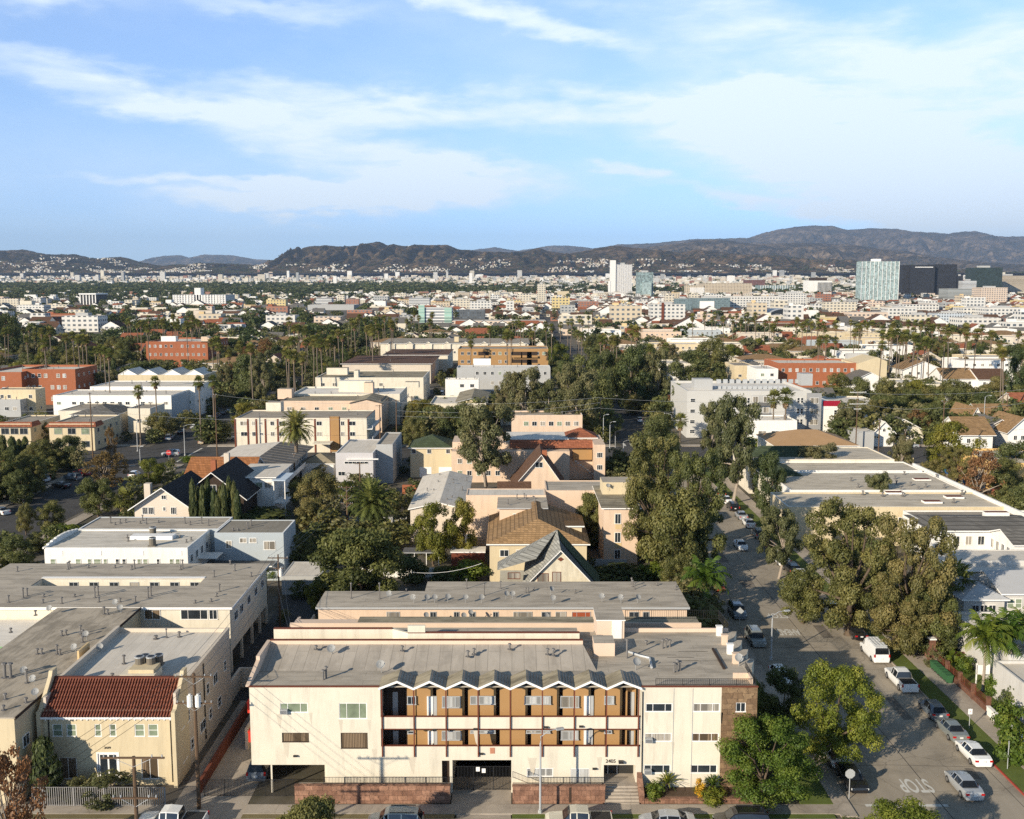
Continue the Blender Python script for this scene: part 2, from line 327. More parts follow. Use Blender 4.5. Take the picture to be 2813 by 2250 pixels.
# palette
CREAM = paint('cream_stucco', (.68, .62, .50), .12, .45, bump=.08, streak=.38)
WHITE = paint('white_stucco', (.78, .76, .71), .06, .4, bump=.08, streak=.3)
PEACH = paint('peach_stucco', (.66, .50, .37), .08, .4, bump=.08, streak=.3)
TAN = paint('tan_stucco', (.62, .46, .25), .08, .4, bump=.08, streak=.12)
YEL = paint('yellow_stucco', (.60, .50, .33), .07, .4, bump=.08, streak=.3)
BEIGE = paint('beige_stucco', (.60, .52, .42), .08, .4, bump=.08, streak=.15)
ORANGE = paint('ochre_stucco', (.37, .215, .09), .06, .5, bump=.08)
GREY = paint('grey_stucco', (.40, .40, .39), .08, .4, streak=.1)
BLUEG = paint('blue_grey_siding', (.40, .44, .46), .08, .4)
BRICK = paint('red_brick', (.36, .125, .06), .18, .8, fine=.25)
RUST = paint('rust_red_paint', (.15, .045, .025), .15, 1.5)
DARK_WOOD_SHADE = paint('dark_wood_and_shade', (.045, .03, .022), .2, 2)  # dark wood; also paints the shade in the gallery folds
TRIM = paint('white_trim', (.82, .80, .76), .04, 1, rough=.6, bump=0)
IRON = gloss('black_iron', (.015, .015, .016), .5)
VENTM = paint('vent_metal', (.16, .15, .14), .3, 3, rough=.6, bump=0)
DISHM = paint('dish_grey', (.30, .30, .29), .2, 2, rough=.6, bump=0)
LGREY = paint('light_metal', (.45, .46, .46), .1, 3, rough=.5, bump=0, metal=.2)
WOODP = paint('weathered_pole_wood', (.12, .075, .045), .25, 3)
PINK = paint('pink_stucco', (.66, .51, .39), .10, .5, bump=.06)
R_GREY = rolled('grey_rolled_roof', (.53, .465, .375), 'x', 1.0, .55, .45)
R_TAN = rolled('tan_rolled_roof', (.43, .375, .30), 'x', 1.0, .6, .3)
R_TANY = rolled('tan_gravel_roof', (.50, .43, .335), 'y', 1.0, .75, .15)
R_LIGHT = rolled('pale_rolled_roof', (.76, .69, .59), 'y', 1.0, .2, .35)
R_WHITE = rolled('white_coated_roof', (.84, .79, .71), 'x', 1.4, .25, .2)
R_DUST = rolled('dusty_coated_roof', (.64, .565, .45), 'x', 1.2, .5, .3)
R_SLATE = rolled('dark_grey_roof', (.17, .165, .16), 'y', 1.0, .4, .4)
R_OLD = rolled('weathered_roof', (.38, .33, .235), 'x', .8, .95, .3)
S_TAN = shingle('tan_shingle', (.34, .215, .11)); S_DARK = shingle('charcoal_shingle', (.055, .05, .05)); S_BROWN = shingle('brown_shingle', (.15, .085, .055))
S_GREEN = shingle('green_shingle', (.085, .11, .06)); S_GREY = shingle('grey_shingle', (.19, .18, .165)); S_ORANGE = shingle('orange_shingle', (.40, .17, .07))
TILE = shingle('clay_tile', (.36, .13, .07), .35)
STONE = stone('stone_cladding', (.20, .12, .065), (.36, .235, .13), 1.1); STONEW = stone('stone_wall', (.25, .125, .08), (.42, .23, .15), 1.2)
GL_D = glass('dark_glass'); GL_C = glass('glass_pale_curtain', fold=16, curtain=(.55, .5, .42)); GL_W = glass('glass_white_blind', curtain=(.75, .75, .72), fold=40); GL_G = glass('glass_green_blind', (.16, .19, .13), .2)
GL_T = glass('glass_tan_curtain', curtain=(.28, .2, .13), fold=14)
ASPH = None
# ================================================================ ground, streets
def gz(x, y):
 y = np.asarray(y, float); return 95 * np.clip((y - 2600) / 6600, 0, 1.6) ** 1.25
def ground():
 ys = np.concatenate([np.linspace(20, 600, 12), np.linspace(700, 3000, 24), np.linspace(3300, 14000, 40), np.linspace(15000, 34000, 12)])
 xs = np.concatenate([np.linspace(-14000, -2500, 14), np.linspace(-2200, 2200, 23), np.linspace(2500, 14000, 14)])
 X, Y = np.meshgrid(xs, ys); Z = gz(X, Y); v = np.stack([X, Y, Z], -1).reshape(-1, 3).tolist(); n = len(xs)
 f = [[j * n + i, j * n + i + 1, (j + 1) * n + i + 1, (j + 1) * n + i] for j in range(len(ys) - 1) for i in range(n - 1)]
 m, nt, bs = _bs('ground_soil')
 a = _noise(nt, _pos(nt), .07, 8, .65); b = _noise(nt, _pos(nt), .9, 5, .6)
 c = _ramp(nt, a, [(.32, (.045, .05, .022)), (.46, (.10, .085, .055)), (.56, (.16, .14, .115)), (.70, (.075, .072, .068))])
 c = _mix(nt, b, _mix(nt, .45, c, (0, 0, 0)), c); nt.links.new(c, bs.inputs['Base Color']); bs.inputs['Roughness'].default_value = 1
 mb = MB(); mb.add(v, f); struct(mb.build('ground', m))
ground()
def asphalt(name, col, crack=.5):
 m, nt, bs = _bs(name)
 a = _noise(nt, _pos(nt, (.8, .12, 1)), .5, 5, .6); c = _mix(nt, a, sh(col, .62), sh(col, 1.28))
 b = _noise(nt, _pos(nt), .22, 6, .7); c = _mix(nt, _ramp(nt, b, [(.5, (0, 0, 0)), (.7, (1, 1, 1))]), c, sh(col, .62))
 e = nt.nodes.new('ShaderNodeTexVoronoi'); e.feature = 'DISTANCE_TO_EDGE'; e.inputs['Scale'].default_value = .16
 w = nt.nodes.new('ShaderNodeVectorMath'); w.operation = 'ADD'; nt.links.new(_pos(nt), w.inputs[0])
 nn = nt.nodes.new('ShaderNodeTexNoise'); nn.inputs['Scale'].default_value = .8; nn.inputs['Detail'].default_value = 4; nt.links.new(_pos(nt), nn.inputs[0]); nt.links.new(nn.outputs['Color'], w.inputs[1]); nt.links.new(w.outputs[0], e.inputs[0])
 cr = _ramp(nt, e.outputs['Distance'], [(0, (1, 1, 1)), (.012, (0, 0, 0))]); k = nt.nodes.new('ShaderNodeMath'); k.operation = 'MULTIPLY'; nt.links.new(cr, k.inputs[0]); k.inputs[1].default_value = crack
 c = _mix(nt, k.outputs[0], c, sh(col, .3))
 g = _noise(nt, _pos(nt), 12, 3, .8); c = _mix(nt, g, _mix(nt, .2, c, (0, 0, 0)), c)
 nt.links.new(c, bs.inputs['Base Color']); bs.inputs['Roughness'].default_value = .93; bs.inputs['Specular IOR Level'].default_value = .2; MATS[name] = m; return m
A_TAN = asphalt('worn_tan_paving', (.40, .345, .27)); A_DARK = asphalt('dark_asphalt', (.085, .082, .08)); CONC = asphalt('concrete_paving', (.45, .39, .32), .35)
A_PATCH = asphalt('tar_patch', (.22, .19, .155), .6)
GRASSM = paint('short_grass', (.14, .18, .04), .45, .7, fine=.5, bump=.4); DRY = paint('dry_grass', (.22, .18, .09), .35, .8, fine=.4, bump=.4)
LINE = paint('road_paint', (.68, .66, .60), .15, 2.5, fine=.3, bump=0); REDK = paint('red_kerb_paint', (.33, .06, .04), .2, 2); LINEY = paint('yellow_road_paint', (.55, .36, .05), .2, 2, bump=0)
DARKL = paint('tar_seam', (.05, .045, .04), .1, 2, bump=0)
def sheet(name, x0, x1, y0, y1, z, m):
 mb = MB(); nx = max(1, int((x1 - x0) / 40)); ny = max(1, int((y1 - y0) / 40)); mb.box(x0, x1, y0, y1, -.3, z, 0, skip='b'); return struct(mb.build(name, m))
RX0, RX1 = 30.0, 46.15
sheet('street', RX0, RX1, 60, 257, .020, A_TAN); sheet('street', RX0 + 1, RX1 - 3, 283, 1500, .02, A_DARK)
sheet('cross_street', -300, RX0 - .01, 64, 82.6, .018, A_DARK); sheet('cross_street', RX1 + .01, 200, 64, 82.6, .018, A_TAN)
sheet('boulevard', -420, 420, 257.01, 282.99, .016, A_DARK)
sheet('avenue', -103, -87, 105, 256.99, .016, A_DARK); sheet('avenue', -102, -88, 283.01, 1500, .016, A_DARK)
for k, yb in enumerate((420, 560, 700, 860, 1050, 1260)): sheet('far_street', -600, 700, yb, yb + 12, .012, A_DARK)
sheet('alley', -33.2, -24.5, 108, 160, .016, A_DARK)
sheet('driveway', -30.0, -23.45, 84.0, 107.95, .02, CONC)
sheet('pavement', -60, -30.01, 83.6, 85.2, .13, CONC); sheet('pavement', -23.4, 28.5, 83.6, 85.2, .13, CONC); sheet('pavement', -29.99, -23.42, 82.7, 83.98, .05, CONC)
sheet('pavement', 28.5, RX0 - .02, 83.2, 250, .13, CONC); sheet('grass_verge', 25.6, 28.48, 85.3, 250, .12, GRASSM)
sheet('pavement', 48.6, 51.0, 86, 250, .13, CONC); sheet('grass_verge', RX1 + .15, 48.58, 87.5, 250, .12, GRASSM); sheet('kerb', RX1 + .0, RX1 + .14, 96, 250, .15, CONC)
sheet('red_kerb', RX1 + .0, RX1 + .14, 84, 95.98, .15, REDK); sheet('corner_pavement', RX1 + .16, 52, 84, 87.4, .13, CONC)
sheet('grass_verge', -23.4, -5.0, 82.75, 83.58, .10, DRY); sheet('garage_driveway', -4.8, -.1, 82.75, 83.58, .05, CONC); sheet('grass_verge', 0, 28, 82.75, 83.58, .10, GRASSM); sheet('grass_verge', -60, -30.1, 82.75, 83.58, .10, DRY)
sheet('kerb', -60, 29.8, 82.61, 82.74, .14, CONC)
sheet('lawn', 51.3, 62, 88, 128, .10, GRASSM)
for x in (-85.8, -107.0): sheet('avenue_pavement', x, x + 2.6, 110, 255, .12, CONC)
sheet('pavement', -420, -104, 284, 287, .12, CONC); sheet('pavement', -86, 29, 284, 287, .12, CONC); sheet('pavement', 48, 400, 284, 287, .12, CONC); sheet('pavement', 48, 400, 252, 256, .12, CONC)
sheet('parking_lot', 87.5, 105.8, 165, 251, .014, A_TAN)
def strip(name, pts, w, z, m):
 mb = MB()
 for (a, b) in zip(pts, pts[1:]):
  a = Vector((*a, 0)); b = Vector((*b, 0)); t = (b - a).normalized(); n = Vector((-t.y, t.x, 0)) * w / 2
  mb.quad((a.x - n.x, a.y - n.y, z), (b.x - n.x, b.y - n.y, z), (b.x + n.x, b.y + n.y, z), (a.x + n.x, a.y + n.y, z))
 return struct(mb.build(name, m))
strip('road_marking', [(31.3, 85.2), (38.6, 85.2)], .42, .026, LINE)
strip('paving_seam', [(38.1, 60), (38.1, 110), (38.15, 170), (38.1, 256)], .07, .026, DARKL)
for y in (92.5, 105.5, 124.2, 141, 160): strip('paving_seam', [(30.3, y), (36, y + .35), (45.9, y - .15)], .05, .025, DARKL)
strip('kerb_gutter', [(45.2, 84), (45.2, 170)], .05, .024, DARKL)
for x, y, w, l in ((34.2, 97, 1.6, 3.4), (42.0, 103, 1.1, 6), (33.5, 112, 2.2, 2.4), (41.2, 128, 1.4, 5), (36.1, 150, 2, 4), (43.4, 90, .8, 2.2), (35.2, 164, 1.5, 7)): strip('asphalt_patch', [(x, y), (x + .1, y + l)], w, .0225, A_PATCH)
strip('bright_kerb', [(30.0, 88), (30.0, 180)], .16, .15, CONC)
# crossing and centre lines at the boulevard
for k in range(7): strip('road_marking', [(32 + k * 2, 284.5), (32 + k * 2, 289)], .7, .026, LINE)
strip('road_marking', [(-86, 283.6), (29, 283.6)], .35, .024, LINE); strip('road_marking', [(-180, 270), (-106, 270)], .25, .024, LINEY); strip('road_marking', [(-102, 253.5), (-95, 253.5)], .5, .024, LINE); strip('road_marking', [(-86.5, 258.9), (-86.5, 281)], .5, .024, LINE)
def word(txt, cx, cy, wid, dep):
 cu = bpy.data.curves.new('road_word', 'FONT'); cu.body = txt; cu.align_x = 'CENTER'; cu.align_y = 'CENTER'; cu.size = 1; cu.offset = .02
 o = bpy.data.objects.new('tmp', cu); COL.objects.link(o); bpy.context.view_layer.update()
 me = bpy.data.meshes.new_from_object(o); dm = o.dimensions.copy(); bpy.data.objects.remove(o)
 me.materials.clear(); me.materials.append(LINE); q = bpy.data.objects.new('road_marking', me); COL.objects.link(q)
 q.location = (cx, cy, .027); q.rotation_euler = (0, 0, math.pi); q.scale = (wid / dm.x, dep / dm.y, 1); q['kind'] = 'structure'
word('STOP', 37.1, 88.9, 2.9, 2.6); word('AHEAD', 36.6, 130.3, 3.0, 2.3); word('STOP', 36.8, 137, 2.9, 2.0)
# ================================================================ hills
def interp(pts, n):
 xs = np.array([p[0] for p in pts], float); ys = np.array([p[1] for p in pts], float); g = np.linspace(xs[0], xs[-1], n); return g, np.interp(g, xs, ys)
def hillmat(name, c1, c2, c3, s=1.0):
 m, nt, bs = _bs(name)
 a = _noise(nt, _pos(nt), .004 * s, 9, .68); b = _noise(nt, _pos(nt), .02 * s, 7, .7)
 c = _ramp(nt, a, [(.40, c1), (.50, c2), (.62, c3)]); c = _mix(nt, _ramp(nt, b, [(.38, (1, 1, 1)), (.55, (0, 0, 0))]), c, sh(c1, .5))
 nt.links.new(c, bs.inputs['Base Color']); bs.inputs['Roughness'].default_value = 1; bs.inputs['Specular IOR Level'].default_value = 0; return m
def hills(name, pts, Yr, depth, zf, m, seed, spur=.35, freq=1.0, foot=1.3, jag=4):
 nx = 760; ny = 64; g, ry = interp(pts, nx)
 ry = ry + (fbm(g / 14., g * 0, 3, seed + 9) - .5) * jag
 T = np.linspace(0, 1.25, ny)
 V = np.zeros((ny, nx, 3))
 for j, t in enumerate(T):
  Y = Yr - depth * (1 - t)
  xs = np.array([W(px, 700, Yr)[0] for px in (g[0], g[-1])]); xr = np.interp(g, [g[0], g[-1]], xs)
  zr = np.array([W(1406, y, Yr)[1] for y in ry])
  xx = xr * (Y / Yr) ** .35
  prof = (t if t < 1 else 1 - (t - 1) * 1.6) ** foot if t > 0 else 0
  n = 1 - np.abs(2 * fbm(xx / (260 / freq) + (1 - t) * .8, Y / 2600. + 0 * xx, 4, seed) - 1)      # spurs
  n2 = 1 - np.abs(2 * fbm(xx / (95 / freq), Y / 380. + 0 * xx, 4, seed + 4) - 1)
  w = math.sin(min(t, 1) ** .85 * math.pi) ** 1.4
  z = zf + (zr - zf) * prof + (n - .62) * (zr - zf) * spur * 2.1 * w + (n2 - .62) * (zr - zf) * spur * 1.3 * w
  V[j, :, 0] = xx; V[j, :, 1] = Y + (fbm(xx / 600, xx * 0 + t * 5, 3, seed + 2) - .5) * depth * .10 * (1 if 0 < t < 1 else 0); V[j, :, 2] = z
 vs_ = V.reshape(-1, 3).tolist(); f = [[j * nx + i, j * nx + i + 1, (j + 1) * nx + i + 1, (j + 1) * nx + i] for j in range(ny - 1) for i in range(nx - 1)]
 mb = MB(); mb.add(vs_, f); o = mb.build(name, m, smooth=True); struct(o); return V
HM1 = hillmat('near_hill_scrub', (.032, .030, .015), (.105, .074, .042), (.23, .155, .09)); HM2 = hillmat('mountain_scrub', (.045, .042, .028), (.12, .09, .06), (.24, .18, .12), .5)
ridge1 = [(-260, 700), (-120, 684), (0, 688), (60, 684), (130, 700), (200, 697), (262, 711), (330, 705), (400, 722), (440, 732), (500, 729), (560, 726), (640, 724), (700, 727), (760, 735), (790, 722), (820, 698), (850, 676), (900, 674), (960, 679), (1010, 668), (1045, 663), (1066, 673), (1080, 670), (1110, 675), (1160, 672), (1230, 672), (1262, 686), (1320, 690), (1400, 693), (1440, 690), (1480, 680), (1510, 690), (1553, 698), (1600, 690), (1640, 682), (1684, 675), (1740, 680), (1800, 688), (1870, 693), (1913, 685), (1960, 689), (2050, 700), (2120, 706), (2200, 710), (2330, 717), (2400, 725), (2500, 737), (2600, 748), (2700, 756), (2813, 762), (3060, 768)]
HV = hills('front_hills', ridge1, 11200, 2600, 120, HM1, 3, .30, 1.0, 1.05)
ridge2 = [(1560, 730), (1700, 690), (1800, 676), (1860, 668), (1913, 659), (1950, 657), (2000, 660), (2060, 668), (2150, 668), (2230, 667), (2290, 669), (2340, 671), (2400, 680), (2480, 690), (2560, 705), (2650, 716), (2750, 724), (3060, 735)]
hills('middle_hills', ridge2, 15500, 3200, 150, HM2, 11, .22, .8)
ridge3 = [(1480, 705), (1560, 690), (1620, 683), (1700, 670), (1800, 667), (1900, 657), (2050, 653), (2090, 641), (2130, 630), (2180, 622), (2230, 619), (2280, 621), (2320, 631), (2390, 627), (2460, 630), (2500, 637), (2600, 641), (2640, 635), (2670, 634), (2710, 645), (2760, 650), (2813, 648), (3060, 655)]
hills('mountain_range', ridge3, 24000, 5200, 200, HM2, 21, .17, .5, 1.1, 3)
ridge4 = [(300, 735), (400, 716), (450, 702), (500, 701), (520, 708), (560, 699), (600, 700), (640, 701), (700, 712), (760, 714), (800, 707), (860, 712), (950, 715), (1100, 700), (1250, 692), (1310, 685), (1360, 679), (1420, 688), (1470, 682), (1500, 675), (1560, 674), (1620, 680), (1700, 690), (1800, 700)]
hills('distant_range', ridge4, 27500, 3500, 260, HM2, 31, .22, .5, 1.0, 2)
def hill_z(x, y):
 """height of the front hills under (x, y)"""
 Yc = HV[:, :, 1].mean(1); j = int(np.clip(np.searchsorted(Yc, y), 1, len(Yc) - 1)); i = int(np.argmin(np.abs(HV[j, :, 0] - x)))
 return float(max(HV[j, i, 2], HV[j - 1, i, 2])), HV[j, i]
# ================================================================ plants
LF = leafmat('leaves_bright', (0.038, 0.066, 0.011), (0.118, 0.172, 0.022), (0.26, 0.29, 0.045))
LO = leafmat('leaves_olive', (0.047, 0.058, 0.017), (0.145, 0.149, 0.044), (0.297, 0.269, 0.086))
LE = leafmat('leaves_eucalyptus', (0.062, 0.069, 0.030), (0.155, 0.159, 0.063), (0.297, 0.262, 0.124))
LD = leafmat('leaves_dark', (0.039, 0.052, 0.017), (0.097, 0.119, 0.039), (0.200, 0.214, 0.069))
LB = leafmat('leaves_autumn', (0.112, 0.069, 0.027), (0.213, 0.125, 0.048), (0.338, 0.200, 0.075))
LY = leafmat('leaves_yellowgreen', (0.075, 0.088, 0.015), (0.175, 0.181, 0.027), (0.312, 0.275, 0.050))
LP = leafmat('leaves_palm', (0.056, 0.069, 0.018), (0.175, 0.181, 0.044), (0.375, 0.338, 0.100), 0.250)
LDEAD = leafmat('leaves_dead', (.10, .065, .03), (.19, .13, .065), (.30, .22, .12), .1)
LFLOW = leafmat('leaves_flower', (.30, .02, .07), (.42, .04, .12), (.5, .1, .2), .2); LORA = leafmat('leaves_orange', (.45, .16, .01), (.6, .28, .02), (.7, .4, .05), .2)
BARK = paint('bark_brown', (.13, .095, .065), .3, 3, fine=.4); BARKP = paint('bark_pale', (.36, .30, .24), .25, 2, fine=.3); BARKG = paint('palm_bark', (.20, .155, .115), .2, 4, fine=.4)
def quads(c, a, b):
 return np.stack([c - a, c + b * .8 - a * .1, c + a, c - b * .8 + a * .1], 1).reshape(-1, 3)
def leafcloud(rng, blobs, n, size, out=.55, shell=(.55, 1.06), vary=.5, elong=1.0, droop=0.):
 bl = np.array(blobs); w = (bl[:, 3] * bl[:, 4] + bl[:, 3] * bl[:, 5]); w = w / w.sum(); idx = rng.choice(len(bl), n, p=w)
 dr = rng.normal(size=(n, 3)); dr /= np.linalg.norm(dr, axis=1)[:, None]
 r = shell[0] + (shell[1] - shell[0]) * rng.random(n) ** .6
 r = np.where(rng.random(n) < .10, r * (1.05 + .4 * rng.random(n)), r)
 c = bl[idx, :3] + dr * bl[idx, 3:6] * r[:, None]
 nr = dr * out + rng.normal(size=(n, 3)) * (1 - out) * .8 + np.array([0, 0, .15]); nr /= np.linalg.norm(nr, axis=1)[:, None]
 t = rng.normal(size=(n, 3)); t[:, 2] -= droop; a = t - nr * (t * nr).sum(1)[:, None]; a /= np.linalg.norm(a, axis=1)[:, None]; b = np.cross(nr, a)
 s = size * (1 - vary / 2 + vary * rng.random(n))[:, None]
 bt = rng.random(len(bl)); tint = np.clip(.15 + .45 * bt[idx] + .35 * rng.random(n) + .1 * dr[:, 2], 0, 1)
 return quads(c, a * s * .5 * elong, b * s * .5), tint
def blobs_in(rng, n, z0, z1, r0, r1, prof, squash=.8, wob=.12):
 out = []
 for k in range(n):
  t = (k + .5) / n; t = min(max(t + rng.normal() * .05, 0.02), .98); R_ = prof(t) * .5
  a = rng.random() * 6.283; rr = R_ * math.sqrt(rng.random()) * .92; br = r0 + (r1 - r0) * rng.random()
  rr = max(0, min(rr, R_ - br * .5)) if rng.random() < .75 else rr
  out.append((math.cos(a) * rr, math.sin(a) * rr, z0 + (z1 - z0) * t, br, br, br * squash))
 return out
def limbs(mb, rng, blobs, r, z0, n=9, zfork=.3, mi=0, lean=.05):
 top = Vector((rng.normal() * lean, rng.normal() * lean, zfork)); mb.tube([(0, 0, -.01), (0.004, 0, .04), tuple(top * .6), tuple(top)], [r * 1.5, r, r * .85, r * .7], 7, mi)
 for k in rng.choice(len(blobs), min(n, len(blobs)), replace=False):
  b = Vector(blobs[k][:3]); m1 = top.lerp(b, .5) + Vector((rng.normal() * .03, rng.normal() * .03, -.02 + rng.random() * .03))
  mb.tube([tuple(top * (.75 + .25 * rng.random())), tuple(m1), tuple(b)], [r * .5, r * .32, r * .1], 5, mi)
def prof_round(t): return math.sin(math.pi * (.10 + .84 * t)) ** .55
def prof_tall(t): return (math.sin(math.pi * (.08 + .82 * t)) ** .5) * (.85 + .15 * math.sin(t * 9))
def prof_cyp(t): return max(.05, (1 - t) ** .55 * min(1, .55 + t * 5))
KINDS = {}
def defkind(key, name, leaf, bark, seed, nb, z0, r0, r1, prof, nl, ls, sq=.85, out=.72, tr=.03, fork=.3, nlimb=10, shell=(.5, 1.08), elong=1., droop=0.):
 rng = np.random.default_rng(seed)
 bl = blobs_in(rng, nb, z0 + r0 * .5, 1 - r1 * .55, r0, r1, prof, sq)
 V, t = leafcloud(rng, bl, nl, ls, out, shell, elong=elong, droop=droop)
 me = npmesh(name + '_crown', V, 4, leaf, t); tb = MB(); limbs(tb, rng, bl, tr, 0, nlimb, fork); tm = tb.mesh(name + '_trunk', bark); tm.shade_smooth()
 V2, t2 = leafcloud(rng, bl, max(160, nl // 26), ls * 3.6, .7, (.75, 1.0)); lo = npmesh(name + '_low', V2, 4, leaf, t2)
 KINDS.setdefault(key, []).append((name, me, tm, lo, (V2, t2)))
for sd in (1, 2):
 defkind('bright', 'broadleaf_tree', LF, BARK, sd, 80, .10, .05, .11, prof_round, 30000, .0185, out=.64)
 defkind('olive', 'street_tree', LO, BARK, 10 + sd, 84, .08, .035, .09, prof_tall, 36000, .017, out=.66, nlimb=26)
 defkind('euc', 'eucalyptus_tree', LE, BARKP, 20 + sd, 60, .24, .045, .10, prof_tall, 18000, .022, .9, .66, .026, .38, 22, elong=1.3, droop=1)
 defkind('dark', 'dense_tree', LD, BARK, 30 + sd, 50, .06, .07, .15, prof_round, 13000, .030)
 defkind('mix', 'shade_tree', LO, BARK, 40 + sd, 48, .12, .07, .14, prof_round, 13000, .028)
defkind('brown', 'autumn_tree', LB, BARKP, 50, 60, .10, .04, .09, prof_round, 5200, .030, .9, .4, .025, .3, 40)
defkind('yellow', 'yellow_green_tree', LY, BARK, 52, 44, .08, .08, .14, prof_round, 12000, .030)
defkind('feather', 'pepper_tree', LO, BARK, 53, 80, .04, .07, .14, prof_round, 26000, .022, .7, .55, .03, .3, 16, elong=1.9, droop=1.5)
defkind('cypress', 'cypress_tree', LD, BARK, 60, 60, .02, .16, .26, prof_cyp, 5200, .085, .28, .6, .10, .2, 1, elong=1.3, droop=-2)
defkind('shrub', 'shrub', LF, BARK, 70, 22, .0, .14, .24, prof_round, 2600, .075, .8); defkind('shrubdark', 'shrub', LD, BARK, 71, 22, .0, .14, .24, prof_round, 2400, .08, .8)
defkind('shrubflower', 'flowering_shrub', LFLOW, BARK, 72, 20, .0, .14, .24, prof_round, 2000, .07, .8); defkind('shruborange', 'flowering_shrub', LORA, BARK, 73, 16, .0, .14, .2, prof_round, 1600, .08, .8)
defkind('shrubdry', 'dry_shrub', LE, BARKP, 74, 26, .0, .08, .16, prof_round, 2300, .06, .9, .3, .02, .2, 20)
def addtree(kind, x, y, h, w, label, cat='tree', group=None, z=0., rot=None, var=None, low=False):
 v = KINDS[kind]; q = v[random.randrange(len(v)) if var is None else var % len(v)]
 s = (w, w, h); r_ = random.random() * 6.28 if rot is None else rot
 if low:
  o = bpy.data.objects.new(q[0], q[3] if low == 2 else q[1]); COL.objects.link(o); o.location = (x, y, z); o.scale = s; o.rotation_euler = (0, 0, r_); return tag(o, label, cat, group)
 o = thing(q[0], label, cat, (x, y, z), group, False); o.rotation_euler = (0, 0, r_); o.scale = s
 c = put('crown', q[1], o, (0, 0, 0)); t = put('trunk', q[2], o, (0, 0, 0)); return o
def T(kind, px, yt, yb, wpx, label, cat='tree', group=None, **k):
 x, y = G(px, yb); _, zt = W(px, yt, y); w = wpx * y / ray(px, (yt + yb) / 2)[1] / F
 return addtree(kind, x, y, max(zt, .5), w, label, cat, group, **k)
# ---- palms (metres); crowns are built about their own growing point
def frond_date(rng, V, L, az, e0, bend, wl, segs=9, nl=13, base=(0, 0, 0), vs=.8):
 p = np.array(base, float); d = np.array([math.cos(az) * math.cos(e0), math.sin(az) * math.cos(e0), math.sin(e0)]); side = np.array([-math.sin(az), math.cos(az), 0]); st = L / nl
 for i in range(nl):
  t = i / nl; d2 = d + np.array([0, 0, -bend * (t ** 1.3) / nl * 3.2]); d2 /= np.linalg.norm(d2); q = p + d2 * st; up = np.cross(d2, side)
  ll = wl * (math.sin(math.pi * (.12 + .8 * t)) ** .6)
  for s_ in (-1, 1):
   tip = q + side * s_ * ll * (.75 + .2 * rng.random()) + d2 * ll * .55 + up * ll * (.10 - vs * .5 * rng.random()) * (1 if vs < 1 else 1) + np.array([0, 0, -ll * .25 * vs])
   m_ = (p + q) / 2; V += [p, q, tip + d2 * .05 * ll, tip - d2 * .04]
  V += [p - side * .03, p + side * .03, q + side * .03, q - side * .03]; p = q; d = d2
